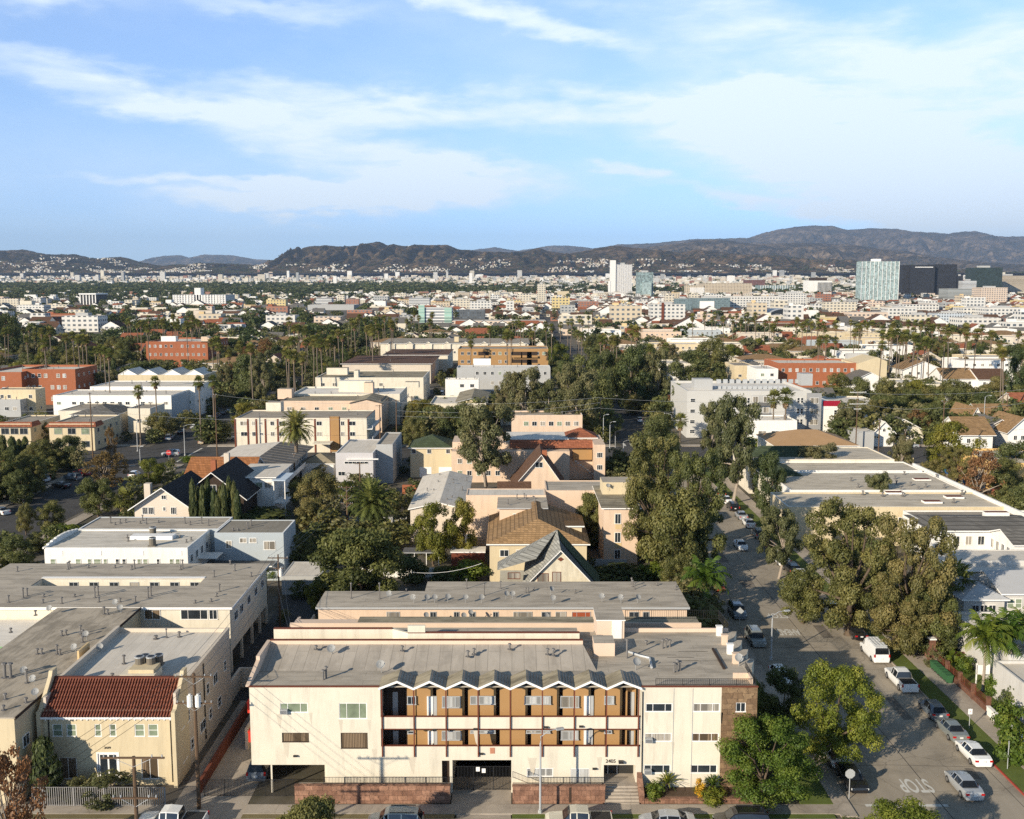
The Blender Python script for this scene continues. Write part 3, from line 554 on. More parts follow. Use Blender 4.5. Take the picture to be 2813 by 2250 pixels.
def make_palm(kind, seed):
 rng = np.random.default_rng(seed); V = []; tt = []
 def addf(n0, t): tt.extend([t] * ((len(V) - n0) // 4))
 if kind == 'date':
  for k in range(92):
   e = R(82 - 125 * (k / 92) ** 1.05) + rng.normal() * .06; n0 = len(V)
   frond_date(rng, V, 3.7 * (.85 + .2 * rng.random()), k * 2.39996 + rng.normal() * .1, e, .8 + .25 * rng.random(), .52); addf(n0, float(np.clip(.62 - .45 * k / 92 + rng.normal() * .12, 0, 1)))
  me = npmesh('date_palm_crown', np.array(V), 4, LP, tt)
 elif kind == 'queen':
  for k in range(30):
   e = R(78 - 85 * (k / 30)) + rng.normal() * .08; n0 = len(V)
   frond_date(rng, V, 3.9 * (.85 + .2 * rng.random()), k * 2.39996, e, 1.25, .75, nl=16, vs=1.4); addf(n0, float(np.clip(.45 + rng.normal() * .15, 0, 1)))
  me = npmesh('queen_palm_crown', np.array(V), 4, LF, tt)
 else:
  n = 40
  for k in range(n):
   e = R(85 - 135 * (k / n)) + rng.normal() * .1; az = k * 2.39996 + rng.normal() * .15; L = 1.05 * (.75 + .45 * rng.random())
   d = np.array([math.cos(az) * math.cos(e), math.sin(az) * math.cos(e), math.sin(e)]); side = np.array([-math.sin(az), math.cos(az), 0]); up = np.cross(side, d); c = d * L * .8; n0 = len(V)
   V += [side * .03, -side * .03, c - side * .03, c + side * .03]
   for a in np.linspace(-1.5, 1.5, 8):
    dd = d * math.cos(a) + side * math.sin(a); tip = c + dd * L * .95 * (1 - .16 * abs(a)) + np.array([0, 0, -.22 * L * rng.random() - .08 * L]); pr = np.cross(dd, up) * .085 * L; md = c + dd * L * .5
    V += [c, md + pr, tip, md - pr]
   addf(n0, float(np.clip(.55 - .3 * k / n + rng.normal() * .12, 0, 1)))
  me = npmesh('fan_palm_crown', np.array(V), 4, LP, tt)
 # skirt of dead fronds under the crown
 S = []; ns = {'date': 26, 'queen': 5, 'fan': 70}[kind]; Ls = {'date': .9, 'queen': 1.4, 'fan': 1.0}[kind]
 for k in range(ns):
  az = k * 2.4; z = -rng.random() * {'date': .7, 'queen': .3, 'fan': 1.9}[kind]; r0 = .22; o = np.array([math.cos(az), math.sin(az), 0]); s = np.array([-math.sin(az), math.cos(az), 0]); p = o * r0 + np.array([0, 0, z]); q = p + o * (.35 + .3 * rng.random()) + np.array([0, 0, -Ls * (.6 + .5 * rng.random())])
  S += [p - s * .06, p + s * .06, q + s * .24, q - s * .2]
 sk = npmesh(kind + '_palm_skirt', np.array(S), 4, LDEAD, rng.random(ns))
 # trunk, one metre tall unit
 tb = MB(); rr = {'date': .42, 'queen': .17, 'fan': .20}[kind]; tb.tube([(0, 0, -.02), (0, 0, .05), (0, 0, .5), (0, 0, 1.0)], [rr * 1.5, rr * 1.1, rr * .9, rr * (1.15 if kind == 'date' else .85)], 9)
 tm = tb.mesh(kind + '_palm_trunk', BARKP if kind == 'queen' else BARKG); tm.shade_smooth()
 return me, sk, tm
PALM = {k: [make_palm(k, 5 + i) for i in range(2 if k == 'fan' else 1)] for k in ('date', 'queen', 'fan')}
def palm(kind, x, y, h, label, group=None, cs=1., z=0., skirt=True, lean=0.):
 v = PALM[kind]; me, sk, tm = v[random.randrange(len(v))]; nm = {'date': 'date_palm', 'queen': 'feather_palm', 'fan': 'fan_palm'}[kind]
 o = thing(nm, label, 'palm tree', (x, y, z), group, False); o.rotation_euler = (lean * random.uniform(-1, 1), lean * random.uniform(-1, 1), random.random() * 6.28)
 t = put('trunk', tm, o, (0, 0, 0)); t.scale = (.6 + .4 * cs, .6 + .4 * cs, h)
 c = put('crown', me, o, (0, 0, h)); c.scale = (cs, cs, cs)
 if skirt: s = put('dead_frond_skirt', sk, o, (0, 0, h)); s.scale = (cs * .8, cs * .8, cs * .8)
 return o
def PT(kind, px, yc, yb, label, group=None, cs=1., **k):
 """palm whose crown heart is at (px, yc) and whose foot is at row yb"""
 x, y = G(px, yb); _, zt = W(px, yc, y); return palm(kind, x, y, zt, label, group, cs, **k)
def make_rosette(n, L, w, leaf, seed, droop=.25):
 rng = np.random.default_rng(seed); V = []; t = []
 for k in range(n):
  az = k * 2.39996; e = R(80 - 70 * k / n); d = np.array([math.cos(az) * math.cos(e), math.sin(az) * math.cos(e), math.sin(e)]); s = np.array([-math.sin(az), math.cos(az), 0]); l = L * (.8 + .3 * rng.random())
  m_ = d * l * .55; tip = d * l + np.array([0, 0, -droop * l]); V += [s * w * .3, -s * w * .3, m_ - s * w * .5, m_ + s * w * .5, m_ + s * w * .5, m_ - s * w * .5, tip - s * .02, tip + s * .02]; t += [rng.random()] * 2
 return npmesh('rosette_leaves', np.array(V), 4, leaf, t)
ROS = make_rosette(46, 1.25, .11, LF, 3); BAN = make_rosette(11, 2.6, .75, LF, 4, .5)
# ================================================================ building kit
CACHE = {}
def cached(key, fn):
 if key not in CACHE: CACHE[key] = fn()
 return CACHE[key]
def child(par, name, me, x, y, z, rz=0., sc_=None):
 b = par.get('_base') or (0, 0, 0); o = bpy.data.objects.new(name, me); COL.objects.link(o); o.parent = par; o.location = (x - b[0], y - b[1], z - b[2])
 if rz: o.rotation_euler = (0, 0, rz)
 if sc_: o.scale = sc_
 return o
FACE = {'S': 0, 'E': math.pi / 2, 'N': math.pi, 'W': -math.pi / 2}
def win_me(w, h, gl, fr, panes, sub, f=.07):
 def mk():
  mb = MB(); W2, H2 = w / 2, h / 2
  mb.box(-W2, W2, -.07, .01, H2 - f, H2); mb.box(-W2 - .03, W2 + .03, -.11, .01, -H2 - .02, -H2 + f); mb.box(-W2, -W2 + f, -.065, .01, -H2 + f, H2 - f); mb.box(W2 - f, W2, -.065, .01, -H2 + f, H2 - f)
  kind, n = panes
  if kind == 'v':
   for k in range(1, n): x = -W2 + w * k / n; mb.box(x - f / 3, x + f / 3, -.06, .01, -H2 + f, H2 - f)
  if kind == 'h': mb.box(-W2 + f, W2 - f, -.06, .01, -f / 3, f / 3)
  if kind == 't':
   for x in (-W2 + w * .27, W2 - w * .27): mb.box(x - f / 3, x + f / 3, -.06, .01, -H2 + f, H2 - f)
  if not sub: mb.quad((-W2 + f, -.035, -H2 + f), (W2 - f, -.035, -H2 + f), (W2 - f, -.035, H2 - f), (-W2 + f, -.035, H2 - f), 1)
  a = mb.mesh('window_frame', [fr, gl]); p = None
  if sub: q = MB(); q.box(-W2 + f, W2 - f, -.035, .0, -H2 + f, H2 - f, skip='n'); p = q.mesh('window_pane', gl)
  return a, p
 return cached(('win', round(w, 2), round(h, 2), gl.name, fr.name, panes, sub), mk)
def win(par, x, y, z, w, h, face='S', gl=None, fr=None, panes=('v', 2), sub=True):
 a, p = win_me(round(w, 1), round(h, 1), gl or GL_D, fr or TRIM, panes, sub); o = child(par, 'window', a, x, y, z, FACE[face])
 if p: q = bpy.data.objects.new('pane', p); COL.objects.link(q); q.parent = o
 return o
def wgrid(par, x0, x1, y, zs, n, w, h, face='S', gls=None, fr=None, panes=('v', 2), sub=False, skip=0):
 gls = gls or [GL_D, GL_D, GL_C, GL_G]
 for z in zs:
  for k in range(n):
   if skip and random.random() < skip: continue
   t = (k + .5) / n
   if face in 'SN': win(par, x0 + (x1 - x0) * t, y, z, w, h, face, random.choice(gls), fr, panes, sub)
   else: win(par, y, x0 + (x1 - x0) * t, z, w, h, face, random.choice(gls), fr, panes, sub)
def vent_me(h, r=.07, cap=True):
 def mk():
  mb = MB(); mb.cyl(0, 0, 0, h, r, 8)
  if cap: mb.cyl(0, 0, h, h + .12, r * 2.1, 8, r2=r * 1.6); mb.cyl(0, 0, 0, .06, r * 2.6, 8)
  m_ = mb.mesh('vent', VENTM); return m_
 return cached(('vent', h, r, cap), mk)
def vent(par, x, y, z, h=.8, r=.08, cap=True): return child(par, 'roof_vent', vent_me(h, r, cap), x, y, z)
def dish_me():
 mb = MB(); mb.tube([(0, 0, 0), (0, 0, .55), (0, -.12, .75)], .035, 6); n = 16; c = Vector((0, -.2, .85)); ax = Vector((.25, -.75, .55)).normalized(); u = ax.cross(Vector((0, 0, 1))).normalized(); v = ax.cross(u); rings = []
 for (r, dz) in ((.02, 0), (.2, .03), (.38, .11)):
  rings.append([tuple(c + (u * math.cos(6.2832 * k / n) + v * math.sin(6.2832 * k / n)) * r + ax * dz) for k in range(n)])
 b = len(mb.v); mb.v += [p for r in rings for p in r]
 for j in range(2):
  for k in range(n): mb.f.append([b + j * n + k, b + j * n + (k + 1) % n, b + (j + 1) * n + (k + 1) % n, b + (j + 1) * n + k]); mb.m.append(0)
 mb.tube([tuple(c + v * .36 + ax * .1), tuple(c + ax * .5)], .02, 5); mb.box(c.x + ax.x * .5 - .05, c.x + ax.x * .5 + .05, c.y + ax.y * .5 - .05, c.y + ax.y * .5 + .05, c.z + ax.z * .5 - .05, c.z + ax.z * .5 + .05)
 return mb.mesh('dish', DISHM)
def dish(par, x, y, z, s=1.2, rz=0.): return child(par, 'satellite_dish', cached('dish', dish_me), x, y, z, rz, (s * .82, s * .82, s * .82))
def ac_me():
 mb = MB(); mb.cyl(0, 0, .1, .95, .42, 12, 0); mb.cyl(0, 0, .95, 1.05, .46, 12, 1); mb.cyl(0, 0, 1.05, 1.09, .3, 12, 2); mb.box(-.45, .45, -.45, .45, 0, .1, 0)
 return mb.mesh('ac', [paint('ac_bronze', (.16, .14, .11), .2, 4), LGREY, IRON])
def ac(par, x, y, z, s=1.): return child(par, 'cooling_unit', cached('ac', ac_me), x, y, z, 0, (s, s, s))
def acw_me():
 mb = MB(); mb.box(-.33, .33, -.42, 0, -.2, .2, 0)
 for k in range(5): mb.box(-.28, .28, -.435, -.42, -.15 + k * .065, -.12 + k * .065, 1)
 return mb.mesh('acw', [LGREY, IRON])
def acwin(par, x, y, z): return child(par, 'window_cooler', cached('acw', acw_me), x, y, z)
def flat(par, x0, x1, y0, y1, z, wall, roof, par_h=.35, z0=-.3, t=.22, cap=None, wname='wall', rname='roof', over=0.):
 """flat-roofed block with a parapet; walls and roof are its parts"""
 mb = MB(); mb.box(x0, x1, y0, y1, z0, z + par_h, 0, skip='tb')
 if par_h > .02:
  X0, X1, Y0, Y1, Z = x0 + t, x1 - t, y0 + t, y1 - t, z + par_h
  o = [(x0, y0, Z), (x1, y0, Z), (x1, y1, Z), (x0, y1, Z)]; i = [(X0, Y0, Z), (X1, Y0, Z), (X1, Y1, Z), (X0, Y1, Z)]; j = [(a, b, z) for a, b, _ in i]
  for k in range(4): mb.quad(o[k], o[(k + 1) % 4], i[(k + 1) % 4], i[k], 1); mb.quad(i[k], i[(k + 1) % 4], j[(k + 1) % 4], j[k], 0)
  w = mb.build(wname, [wall, cap or wall], par); r = MB(); r.box(X0, X1, Y0, Y1, z - .2, z, 0, skip='b'); r.build(rname, roof, par)
 else:
  w = mb.build(wname, [wall, wall], par); r = MB(); r.box(x0 - over, x1 + over, y0 - over, y1 + over, z, z + .18, [1, 0, 1, 1, 1, 1], skip=''); r.build(rname, [roof, cap or TRIM], par)
  # box faces: bottom, top, sides
 return w
def slab_roof(par, x0, x1, y0, y1, z, roof, trim=None, th=.22, name='roof'):
 r = MB(); r.box(x0, x1, y0, y1, z, z + th, [1, 0, 1, 1, 1, 1]); return r.build(name, [roof, trim or TRIM], par)
def gable(par, x0, x1, y0, y1, ze, zr, wall, roof, axis='y', over=.5, trim=None, z0=-.3, rx=None, th=.18):
 """gabled block; ridge along axis; rx shifts the ridge"""
 c = ((x0 + x1) / 2 if axis == 'y' else (y0 + y1) / 2) if rx is None else rx; mb = MB(); tr = trim or TRIM
 if axis == 'y':
  for y, fl in ((y0, 0), (y1, 1)):
   v = [(x0, y, z0), (x1, y, z0), (x1, y, ze), (c, y, zr), (x0, y, ze)]; mb.add(v, [[0, 1, 2, 3, 4] if not fl else [4, 3, 2, 1, 0]])
  mb.quad((x0, y1, z0), (x0, y0, z0), (x0, y0, ze), (x0, y1, ze)); mb.quad((x1, y0, z0), (x1, y1, z0), (x1, y1, ze), (x1, y0, ze)); mb.build('wall', wall, par); r = MB()
  for s in (-1, 1):
   xe = x0 if s < 0 else x1; sl = (zr - ze) / abs(c - xe); xo = xe + s * over; zo = ze - sl * over; Y0, Y1 = y0 - over, y1 + over
   a = [(xo, Y0, zo), (c, Y0, zr), (c, Y1, zr), (xo, Y1, zo)]; b = [(p, q, w + th) for p, q, w in a]; v = a + b
   r.add(v, [[4, 5, 6, 7] if s > 0 else [7, 6, 5, 4], [0, 1, 2, 3], [0, 1, 5, 4], [1, 2, 6, 5], [2, 3, 7, 6], [3, 0, 4, 7]], [0, 1, 1, 1, 1, 1])
  return r.build('roof', [roof, tr], par)
 for x, fl in ((x0, 1), (x1, 0)):
  v = [(x, y0, z0), (x, y1, z0), (x, y1, ze), (x, c, zr), (x, y0, ze)]; mb.add(v, [[0, 1, 2, 3, 4] if not fl else [4, 3, 2, 1, 0]])
 mb.quad((x0, y0, z0), (x1, y0, z0), (x1, y0, ze), (x0, y0, ze)); mb.quad((x1, y1, z0), (x0, y1, z0), (x0, y1, ze), (x1, y1, ze)); mb.build('wall', wall, par); r = MB()
 for s in (-1, 1):
  ye = y0 if s < 0 else y1; sl = (zr - ze) / abs(c - ye); yo = ye + s * over; zo = ze - sl * over; X0, X1 = x0 - over, x1 + over
  a = [(X0, yo, zo), (X1, yo, zo), (X1, c, zr), (X0, c, zr)]; b = [(p, q, w + th) for p, q, w in a]; v = a + b
  r.add(v, [[4, 5, 6, 7], [0, 1, 2, 3], [0, 1, 5, 4], [1, 2, 6, 5], [2, 3, 7, 6], [3, 0, 4, 7]], [0, 1, 1, 1, 1, 1])
 return r.build('roof', [roof, tr], par)
def hip(par, x0, x1, y0, y1, ze, zr, wall, roof, over=.6, inset=None, z0=-.3, trim=None, wallparts=True):
 if wallparts: mb = MB(); mb.box(x0, x1, y0, y1, z0, ze, skip='tb'); mb.build('wall', wall, par)
 X0, X1, Y0, Y1 = x0 - over, x1 + over, y0 - over, y1 + over; w, d_ = X1 - X0, Y1 - Y0; i = min(w, d_) / 2 if inset is None else inset
 a = [(X0, Y0, ze - .05), (X1, Y0, ze - .05), (X1, Y1, ze - .05), (X0, Y1, ze - .05)]; b = [(p, q, ze + .14) for p, q, _ in a]
 if w >= d_: t = [(X0 + i, (Y0 + Y1) / 2, zr), (X1 - i, (Y0 + Y1) / 2, zr)]; fs = [[4, 5, 9, 8], [5, 6, 9], [6, 7, 8, 9], [7, 4, 8]]
 else: t = [((X0 + X1) / 2, Y0 + i, zr), ((X0 + X1) / 2, Y1 - i, zr)]; fs = [[4, 5, 8], [5, 6, 9, 8], [6, 7, 9], [7, 4, 8, 9]]
 r = MB(); r.add(a + b + t, fs + [[3, 2, 1, 0], [0, 1, 5, 4], [1, 2, 6, 5], [2, 3, 7, 6], [3, 0, 4, 7]], [0, 0, 0, 0, 1, 1, 1, 1, 1]); return r.build('roof', [roof, trim or TRIM], par)
def pb(px0, px1, yt, yb, z):
 """pixel outline of a flat roof at height z -> x0, x1, y0, y1"""
 a = G(px0, yt, z); b = G(px1, yt, z); c = G((px0 + px1) / 2, yb, z); return a[0], b[0], a[1], c[1]
def railing(name, pts, z, h, m, par=None, step=.14, label=None, bar=.012):
 mb = MB()
 for (a, b) in zip(pts, pts[1:]):
  a = Vector((a[0], a[1], z if len(a) < 3 else a[2])); b = Vector((b[0], b[1], z if len(b) < 3 else b[2])); n = max(1, int((b - a).length / step))
  for zz in (.08, h): mb.tube([tuple(a + Vector((0, 0, zz))), tuple(b + Vector((0, 0, zz)))], .022, 4)
  for k in range(n + 1): p = a.lerp(b, k / n); r = bar * (2.2 if k % 14 == 0 else 1); mb.box(p.x - r, p.x + r, p.y - r, p.y + r, p.z, p.z + h, skip='bt')
 o = mb.build(name, m, par)
 if label: tag(o, label, 'fence')
 return o
def mesh_text(txt, size, mat_, ext=.03):
 cu = bpy.data.curves.new('t', 'FONT'); cu.body = txt; cu.size = size; cu.extrude = ext; cu.align_x = 'CENTER'; cu.align_y = 'CENTER'
 o = bpy.data.objects.new('tmp', cu); COL.objects.link(o); bpy.context.view_layer.update(); me = bpy.data.meshes.new_from_object(o); bpy.data.objects.remove(o); me.materials.clear(); me.materials.append(mat_); return me
# ================================================================ cars
CARGL = gloss('car_glass', (.012, .014, .017), .08, 0, .3); TYRE = paint('tyre_rubber', (.02, .02, .02), .2, 5, bump=0); RIM = gloss('wheel_metal', (.35, .35, .36), .35, .7)
TAILM = gloss('tail_lamp_red', (.40, .01, .01), .3); HEADM = gloss('head_lamp_clear', (.6, .62, .62), .15); PLATEM = gloss('number_plate_white', (.7, .7, .68), .5); BLKP = gloss('black_plastic', (.02, .02, .02), .6)
PAINTS = {k: gloss('car_paint_' + k, c, .28, .25 if k in ('silver', 'grey', 'gunmetal') else 0, .5) for k, c in dict(white=(.78, .78, .76), silver=(.40, .42, .44), grey=(.24, .26, .25), gunmetal=(.16, .19, .22), black=(.012, .012, .014), red=(.28, .02, .02), beige=(.62, .58, .47), blue=(.05, .10, .22), tan=(.40, .33, .22)).items()}
CARS = {}
def make_car(kind):
 # stations: (y, belt z, roof z or None, half width, roof half width)
 S = {'sedan': (4.75, 1.84, [(-2.37, .55, None, .70, 0), (-2.30, .92, None, .82, 0), (-1.75, 1.02, None, .88, 0), (-1.62, 1.03, 1.06, .89, .62), (-.95, 1.0, 1.38, .92, .58), (.1, .97, 1.45, .92, .60), (.75, .96, 1.36, .92, .58), (1.30, .93, .97, .91, .66), (2.0, .82, None, .88, 0), (2.32, .70, None, .74, 0), (2.37, .50, None, .66, 0)], .33, 1.42),
  'hatch': (4.2, 1.78, [(-2.1, .60, None, .76, 0), (-2.06, 1.0, 1.06, .84, .62), (-1.55, 1.02, 1.44, .88, .58), (-.6, .99, 1.52, .89, .6), (.4, .96, 1.49, .89, .6), (.8, .95, 1.36, .89, .58), (1.35, .92, .96, .88, .66), (1.85, .80, None, .84, 0), (2.08, .68, None, .70, 0), (2.12, .5, None, .62, 0)], .33, 1.28),
  'suv': (4.7, 1.92, [(-2.35, .60, None, .84, 0), (-2.30, 1.08, 1.14, .90, .72), (-1.95, 1.10, 1.66, .94, .70), (-.6, 1.08, 1.76, .96, .72), (.5, 1.06, 1.74, .96, .72), (.85, 1.06, 1.62, .96, .70), (1.35, 1.04, 1.08, .94, .74), (2.1, .94, None, .92, 0), (2.32, .80, None, .80, 0), (2.35, .5, None, .72, 0)], .37, 1.42),
  'van': (5.4, 2.0, [(-2.7, .6, None, .90, 0), (-2.68, 1.22, 1.3, .96, .84), (-2.6, 1.22, 2.02, .97, .80), (-.6, 1.22, 2.10, .98, .82), (.9, 1.22, 2.08, .98, .82), (1.25, 1.2, 1.92, .98, .78), (1.85, 1.12, 1.16, .96, .78), (2.45, .98, None, .92, 0), (2.66, .82, None, .84, 0), (2.7, .5, None, .76, 0)], .37, 1.70),
  'pickup': (5.7, 2.0, [(-2.85, .62, None, .92, 0), (-2.82, 1.12, None, .96, 0), (-.98, 1.12, None, .98, 0), (-.95, 1.12, 1.16, .98, .76), (-.80, 1.12, 1.80, .98, .72), (.2, 1.12, 1.88, .98, .74), (.75, 1.12, 1.84, .98, .72), (1.35, 1.12, 1.16, .98, .76), (2.5, 1.04, None, .96, 0), (2.8, .90, None, .88, 0), (2.85, .5, None, .80, 0)], .40, 1.80)}[kind]
 L, Wd, st, wr, wb = S; body = MB(); gl = MB(); z0 = .24
 def ring(s):
  y, zb, zr, hw, rw = s; top = zb; return [(-hw * .93, y, z0), (-hw, y, .50), (-hw, y, min(.72, zb)), (-hw * .955, y, zb), (-hw * .5, y, zb + (.03 if zr is None else 0)), (hw * .5, y, zb + (.03 if zr is None else 0)), (hw * .955, y, zb), (hw, y, min(.72, zb)), (hw, y, .50), (hw * .93, y, z0)]
 rg = [ring(s) for s in st]; n = 10; b = 0; body.v += [p for r in rg for p in r]
 for j in range(len(rg) - 1):
  for k in range(n - 1): body.f.append([j * n + k, j * n + k + 1, (j + 1) * n + k + 1, (j + 1) * n + k]); body.m.append(0)
  body.f.append([j * n + n - 1, j * n, (j + 1) * n, (j + 1) * n + n - 1]); body.m.append(1)
 body.f.append(list(range(n))); body.m.append(0); e = (len(rg) - 1) * n; body.f.append([e + k for k in range(n)][::-1]); body.m.append(0)
 cab = [s for s in st if s[2] is not None]
 for i, (a, c) in enumerate(zip(cab, cab[1:])):
  def q(s): y, zb, zr, hw, rw = s; return [(-hw * .955, y, zb), (-rw, y, zr - .05), (-rw * .86, y, zr), (rw * .86, y, zr), (rw, y, zr - .05), (hw * .955, y, zb)]
  A, B = q(a), q(c); glassy = abs(a[2] - c[2]) > .22 or i == 0 or i == len(cab) - 2
  ins = .0
  for k in range(5):
   side = k in (0, 4); pane = (side and not (kind == 'van' and a[0] < .8)) or (k == 2 and glassy) or (k in (1, 3) and glassy)
   (gl if pane else body).quad(A[k], A[k + 1], B[k + 1], B[k])
  if i > 0:   # pillar
   for s in (-1, 1):
    y, zb, zr, hw, rw = a; body.add([(s * (hw * .955 + .012), y - .05, zb), (s * (hw * .955 + .012), y + .05, zb), (s * (rw + .012), y + .04, zr - .04), (s * (rw + .012), y - .04, zr - .04)], [[0, 1, 2, 3]])
 if kind == 'pickup':
  body.box(-.78, .78, -2.72, -1.05, 1.125, 1.155, 2)
 bm = body.mesh('car_body_' + kind, [PAINTS['white'], BLKP, BLKP])
 gm = gl.mesh('car_glass_' + kind, CARGL)
 w = MB(); w.tube([(-.11, 0, 0), (.11, 0, 0)], wr, 14); wm = w.mesh('tyre', TYRE); r_ = MB(); r_.tube([(-.118, 0, 0), (.118, 0, 0)], wr * .62, 10); rm = r_.mesh('rim', RIM)
 def lamp(hw_, m, z, dx=.34, h=.16, t=.06):
  q = MB(); q.box(-dx / 2, dx / 2, -t, t, -h / 2, h / 2); return q.mesh('lamp', m)
 ft = next(s for s in st if s[0] > 1.8); fz = ft[1] - .16; yf = st[-2][0] + .0; yr = st[0][0]
 o = bpy.data.objects.new('parked_car', None); COL.objects.link(o)
 put('body', bm, o, (0, 0, 0)); put('window_glass', gm, o, (0, 0, 0))
 ya = L / 2 - (L - 2 * wb) / 2; fa = wb + .02; ra = -wb + (.05 if kind != 'pickup' else -.0)
 for yy in (fa, ra):
  for s in (-1, 1):
   wo = put('wheel', wm, o, (s * (st[4][3] - .10), yy, wr)); put('rim', rm, wo, (0, 0, 0))
 for s in (-1, 1):
  put('headlight', cached(('hl', kind), lambda: lamp(0, HEADM, 0)), o, (s * (st[-2][3] - .12), st[-2][0] - .05, st[-2][1] - .10))
  tl = cached(('tl', kind), lambda: lamp(0, TAILM, 0, .30, .18) if kind in ('sedan', 'hatch') else lamp(0, TAILM, 0, .16, .34)); put('taillight', tl, o, (s * (st[0][3] - .02), st[1][0] - .02, st[1][1] - .16))
 put('number_plate', cached('pl', lambda: lamp(0, PLATEM, 0, .32, .16, .03)), o, (0, st[0][0] - .03, .72 if kind != 'pickup' else .6))
 if kind == 'van':
  rk = MB()
  for x in (-.6, -.2, .2, .6): rk.box(x - .02, x + .02, -2.2, .8, 2.2, 2.24)
  for y in (-2.2, -1.2, -.2, .8): rk.box(-.75, .75, y - .02, y + .02, 2.1, 2.24)
  rk.build('roof_rack', LGREY, o)
  q = MB()
  for x in (-.4, .4): q.box(x - .3, x + .3, -2.73, -2.66, 1.30, 1.75)
  q.build('rear_window', CARGL, o)
 if kind == 'suv':
  rk = MB()
  for x in (-.62, .62): rk.box(x - .02, x + .02, -1.7, .4, 1.76, 1.83)
  rk.build('roof_rail', BLKP, o)
 return o
def car(kind, color, x, y, rz, label, group='cars parked along the streets', z=.02, cat=None):
 if kind not in CARS: o = CARS[kind] = make_car(kind)
 else: o = copy_tree(CARS[kind])
 nm = {'suv': 'parked_suv', 'van': 'cargo_van', 'pickup': 'pickup_truck'}.get(kind, 'parked_car'); o.name = nm
 o.location = (x, y, z); o.rotation_euler = (0, 0, rz)
 for c in o.children:
  if c.type == 'MESH' and c.name.startswith('body'):
   c.material_slots[0].link = 'OBJECT'; c.material_slots[0].material = PAINTS[color]
 return tag(o, label, cat or {'suv': 'suv', 'van': 'van', 'pickup': 'pickup truck'}.get(kind, 'car'), group)
# ================================================================ poles and wires
def utility_pole(x, y, h, label, arms=((0, 2.4),), r=.15, trans=0, group=None, rz=0., z=0., armw=None):
 o = thing('utility_pole', label, 'utility pole', (x, y, z), group, False); o.rotation_euler = (0, 0, rz)
 mb = MB(); mb.tube([(0, 0, -.3), (0, 0, h)], [r * 1.15, r * .75], 8); mb.build('pole', WOODP, o)
 for (dz, w) in arms:
  a = MB(); a.box(-w / 2, w / 2, -.20, -.08, h - dz - .3, h - dz - .18); q = a.build('crossarm', armw or WOODP, o)
  br = MB()
  for s in (-1, 1): br.tube([(s * w * .3, -.17, h - dz - .28), (0, -.12, h - dz - .95)], .02, 4)
  br.build('brace', LGREY, o)
  for k in (-.46, -.3, .3, .46): i = MB(); i.cyl(k * w, -.14, h - dz - .18, h - dz - .0, .05, 6); i.build('insulator', LGREY, o)
 for k in range(trans):
  t = MB(); t.cyl((-.35 if k else .35), -.25, h - 2.9, h - 1.9, .24, 10); t.cyl((-.35 if k else .35), -.25, h - 1.9, h - 1.75, .1, 8); t.build('transformer', WHITE, o)
 return o
def wire(a, b, sag, label='thin overhead cable strung between the poles', group='overhead cables', r=.018, m=None):
 a = Vector(a); b = Vector(b); n = 12; pts = []
 for k in range(n + 1): t = k / n; p = a.lerp(b, t); p.z -= sag * 4 * t * (1 - t); pts.append(tuple(p))
 mb = MB(); mb.tube(pts, r, 3, 0, False); o = mb.build('overhead_cable', m or IRON); return tag(o, label, 'cable', group)
def lamppost(x, y, h, label, arm=2.2, rz=0., group=None):
 o = thing('street_lamp', label, 'street lamp', (x, y, 0), group, False); o.rotation_euler = (0, 0, rz)
 mb = MB(); mb.tube([(0, 0, 0), (0, 0, h * .9), (.05, 0, h)], [.11, .08, .07], 8); mb.tube([(.0, 0, h - .1), (arm * .5, 0, h + .35), (arm, 0, h + .4)], .04, 5); mb.cyl(0, 0, 0, .4, .2, 8); mb.build('pole', LGREY, o)
 q = MB(); q.box(arm - .15, arm + .55, -.14, .14, h + .3, h + .46); q.build('lamp_head', LGREY, o); return o
# ================================================================ the apartment house with the folded gallery roof
YF = 87.5
def fx(px, Y=YF): return W(px, 2000, Y)[0]
def fz(py, Y=YF): return W(1406, py, Y)[1]
def panel(mb, x0, x1, z0, z1, y, th, holes, mi=0):
 xs = sorted({x0, x1} | {v for h in holes for v in h[:2] if x0 < v < x1}); zs = sorted({z0, z1} | {v for h in holes for v in h[2:] if z0 < v < z1})
 for a, b in zip(xs, xs[1:]):
  for c, e in zip(zs, zs[1:]):
   mx, mz = (a + b) / 2, (c + e) / 2
   if not any(h[0] < mx < h[1] and h[2] < mz < h[3] for h in holes): mb.box(a, b, y, y + th, c, e, mi)
def hole(px0, px1, py0, py1, Y=YF): return (fx(px0, Y), fx(px1, Y), fz(py1, Y), fz(py0, Y))
def hwin(par, h, y, gl, panes, fr=TRIM, face='S'):
 return win(par, (h[0] + h[1]) / 2, y, (h[2] + h[3]) / 2, h[1] - h[0], h[3] - h[2], face, gl, fr, panes, True)
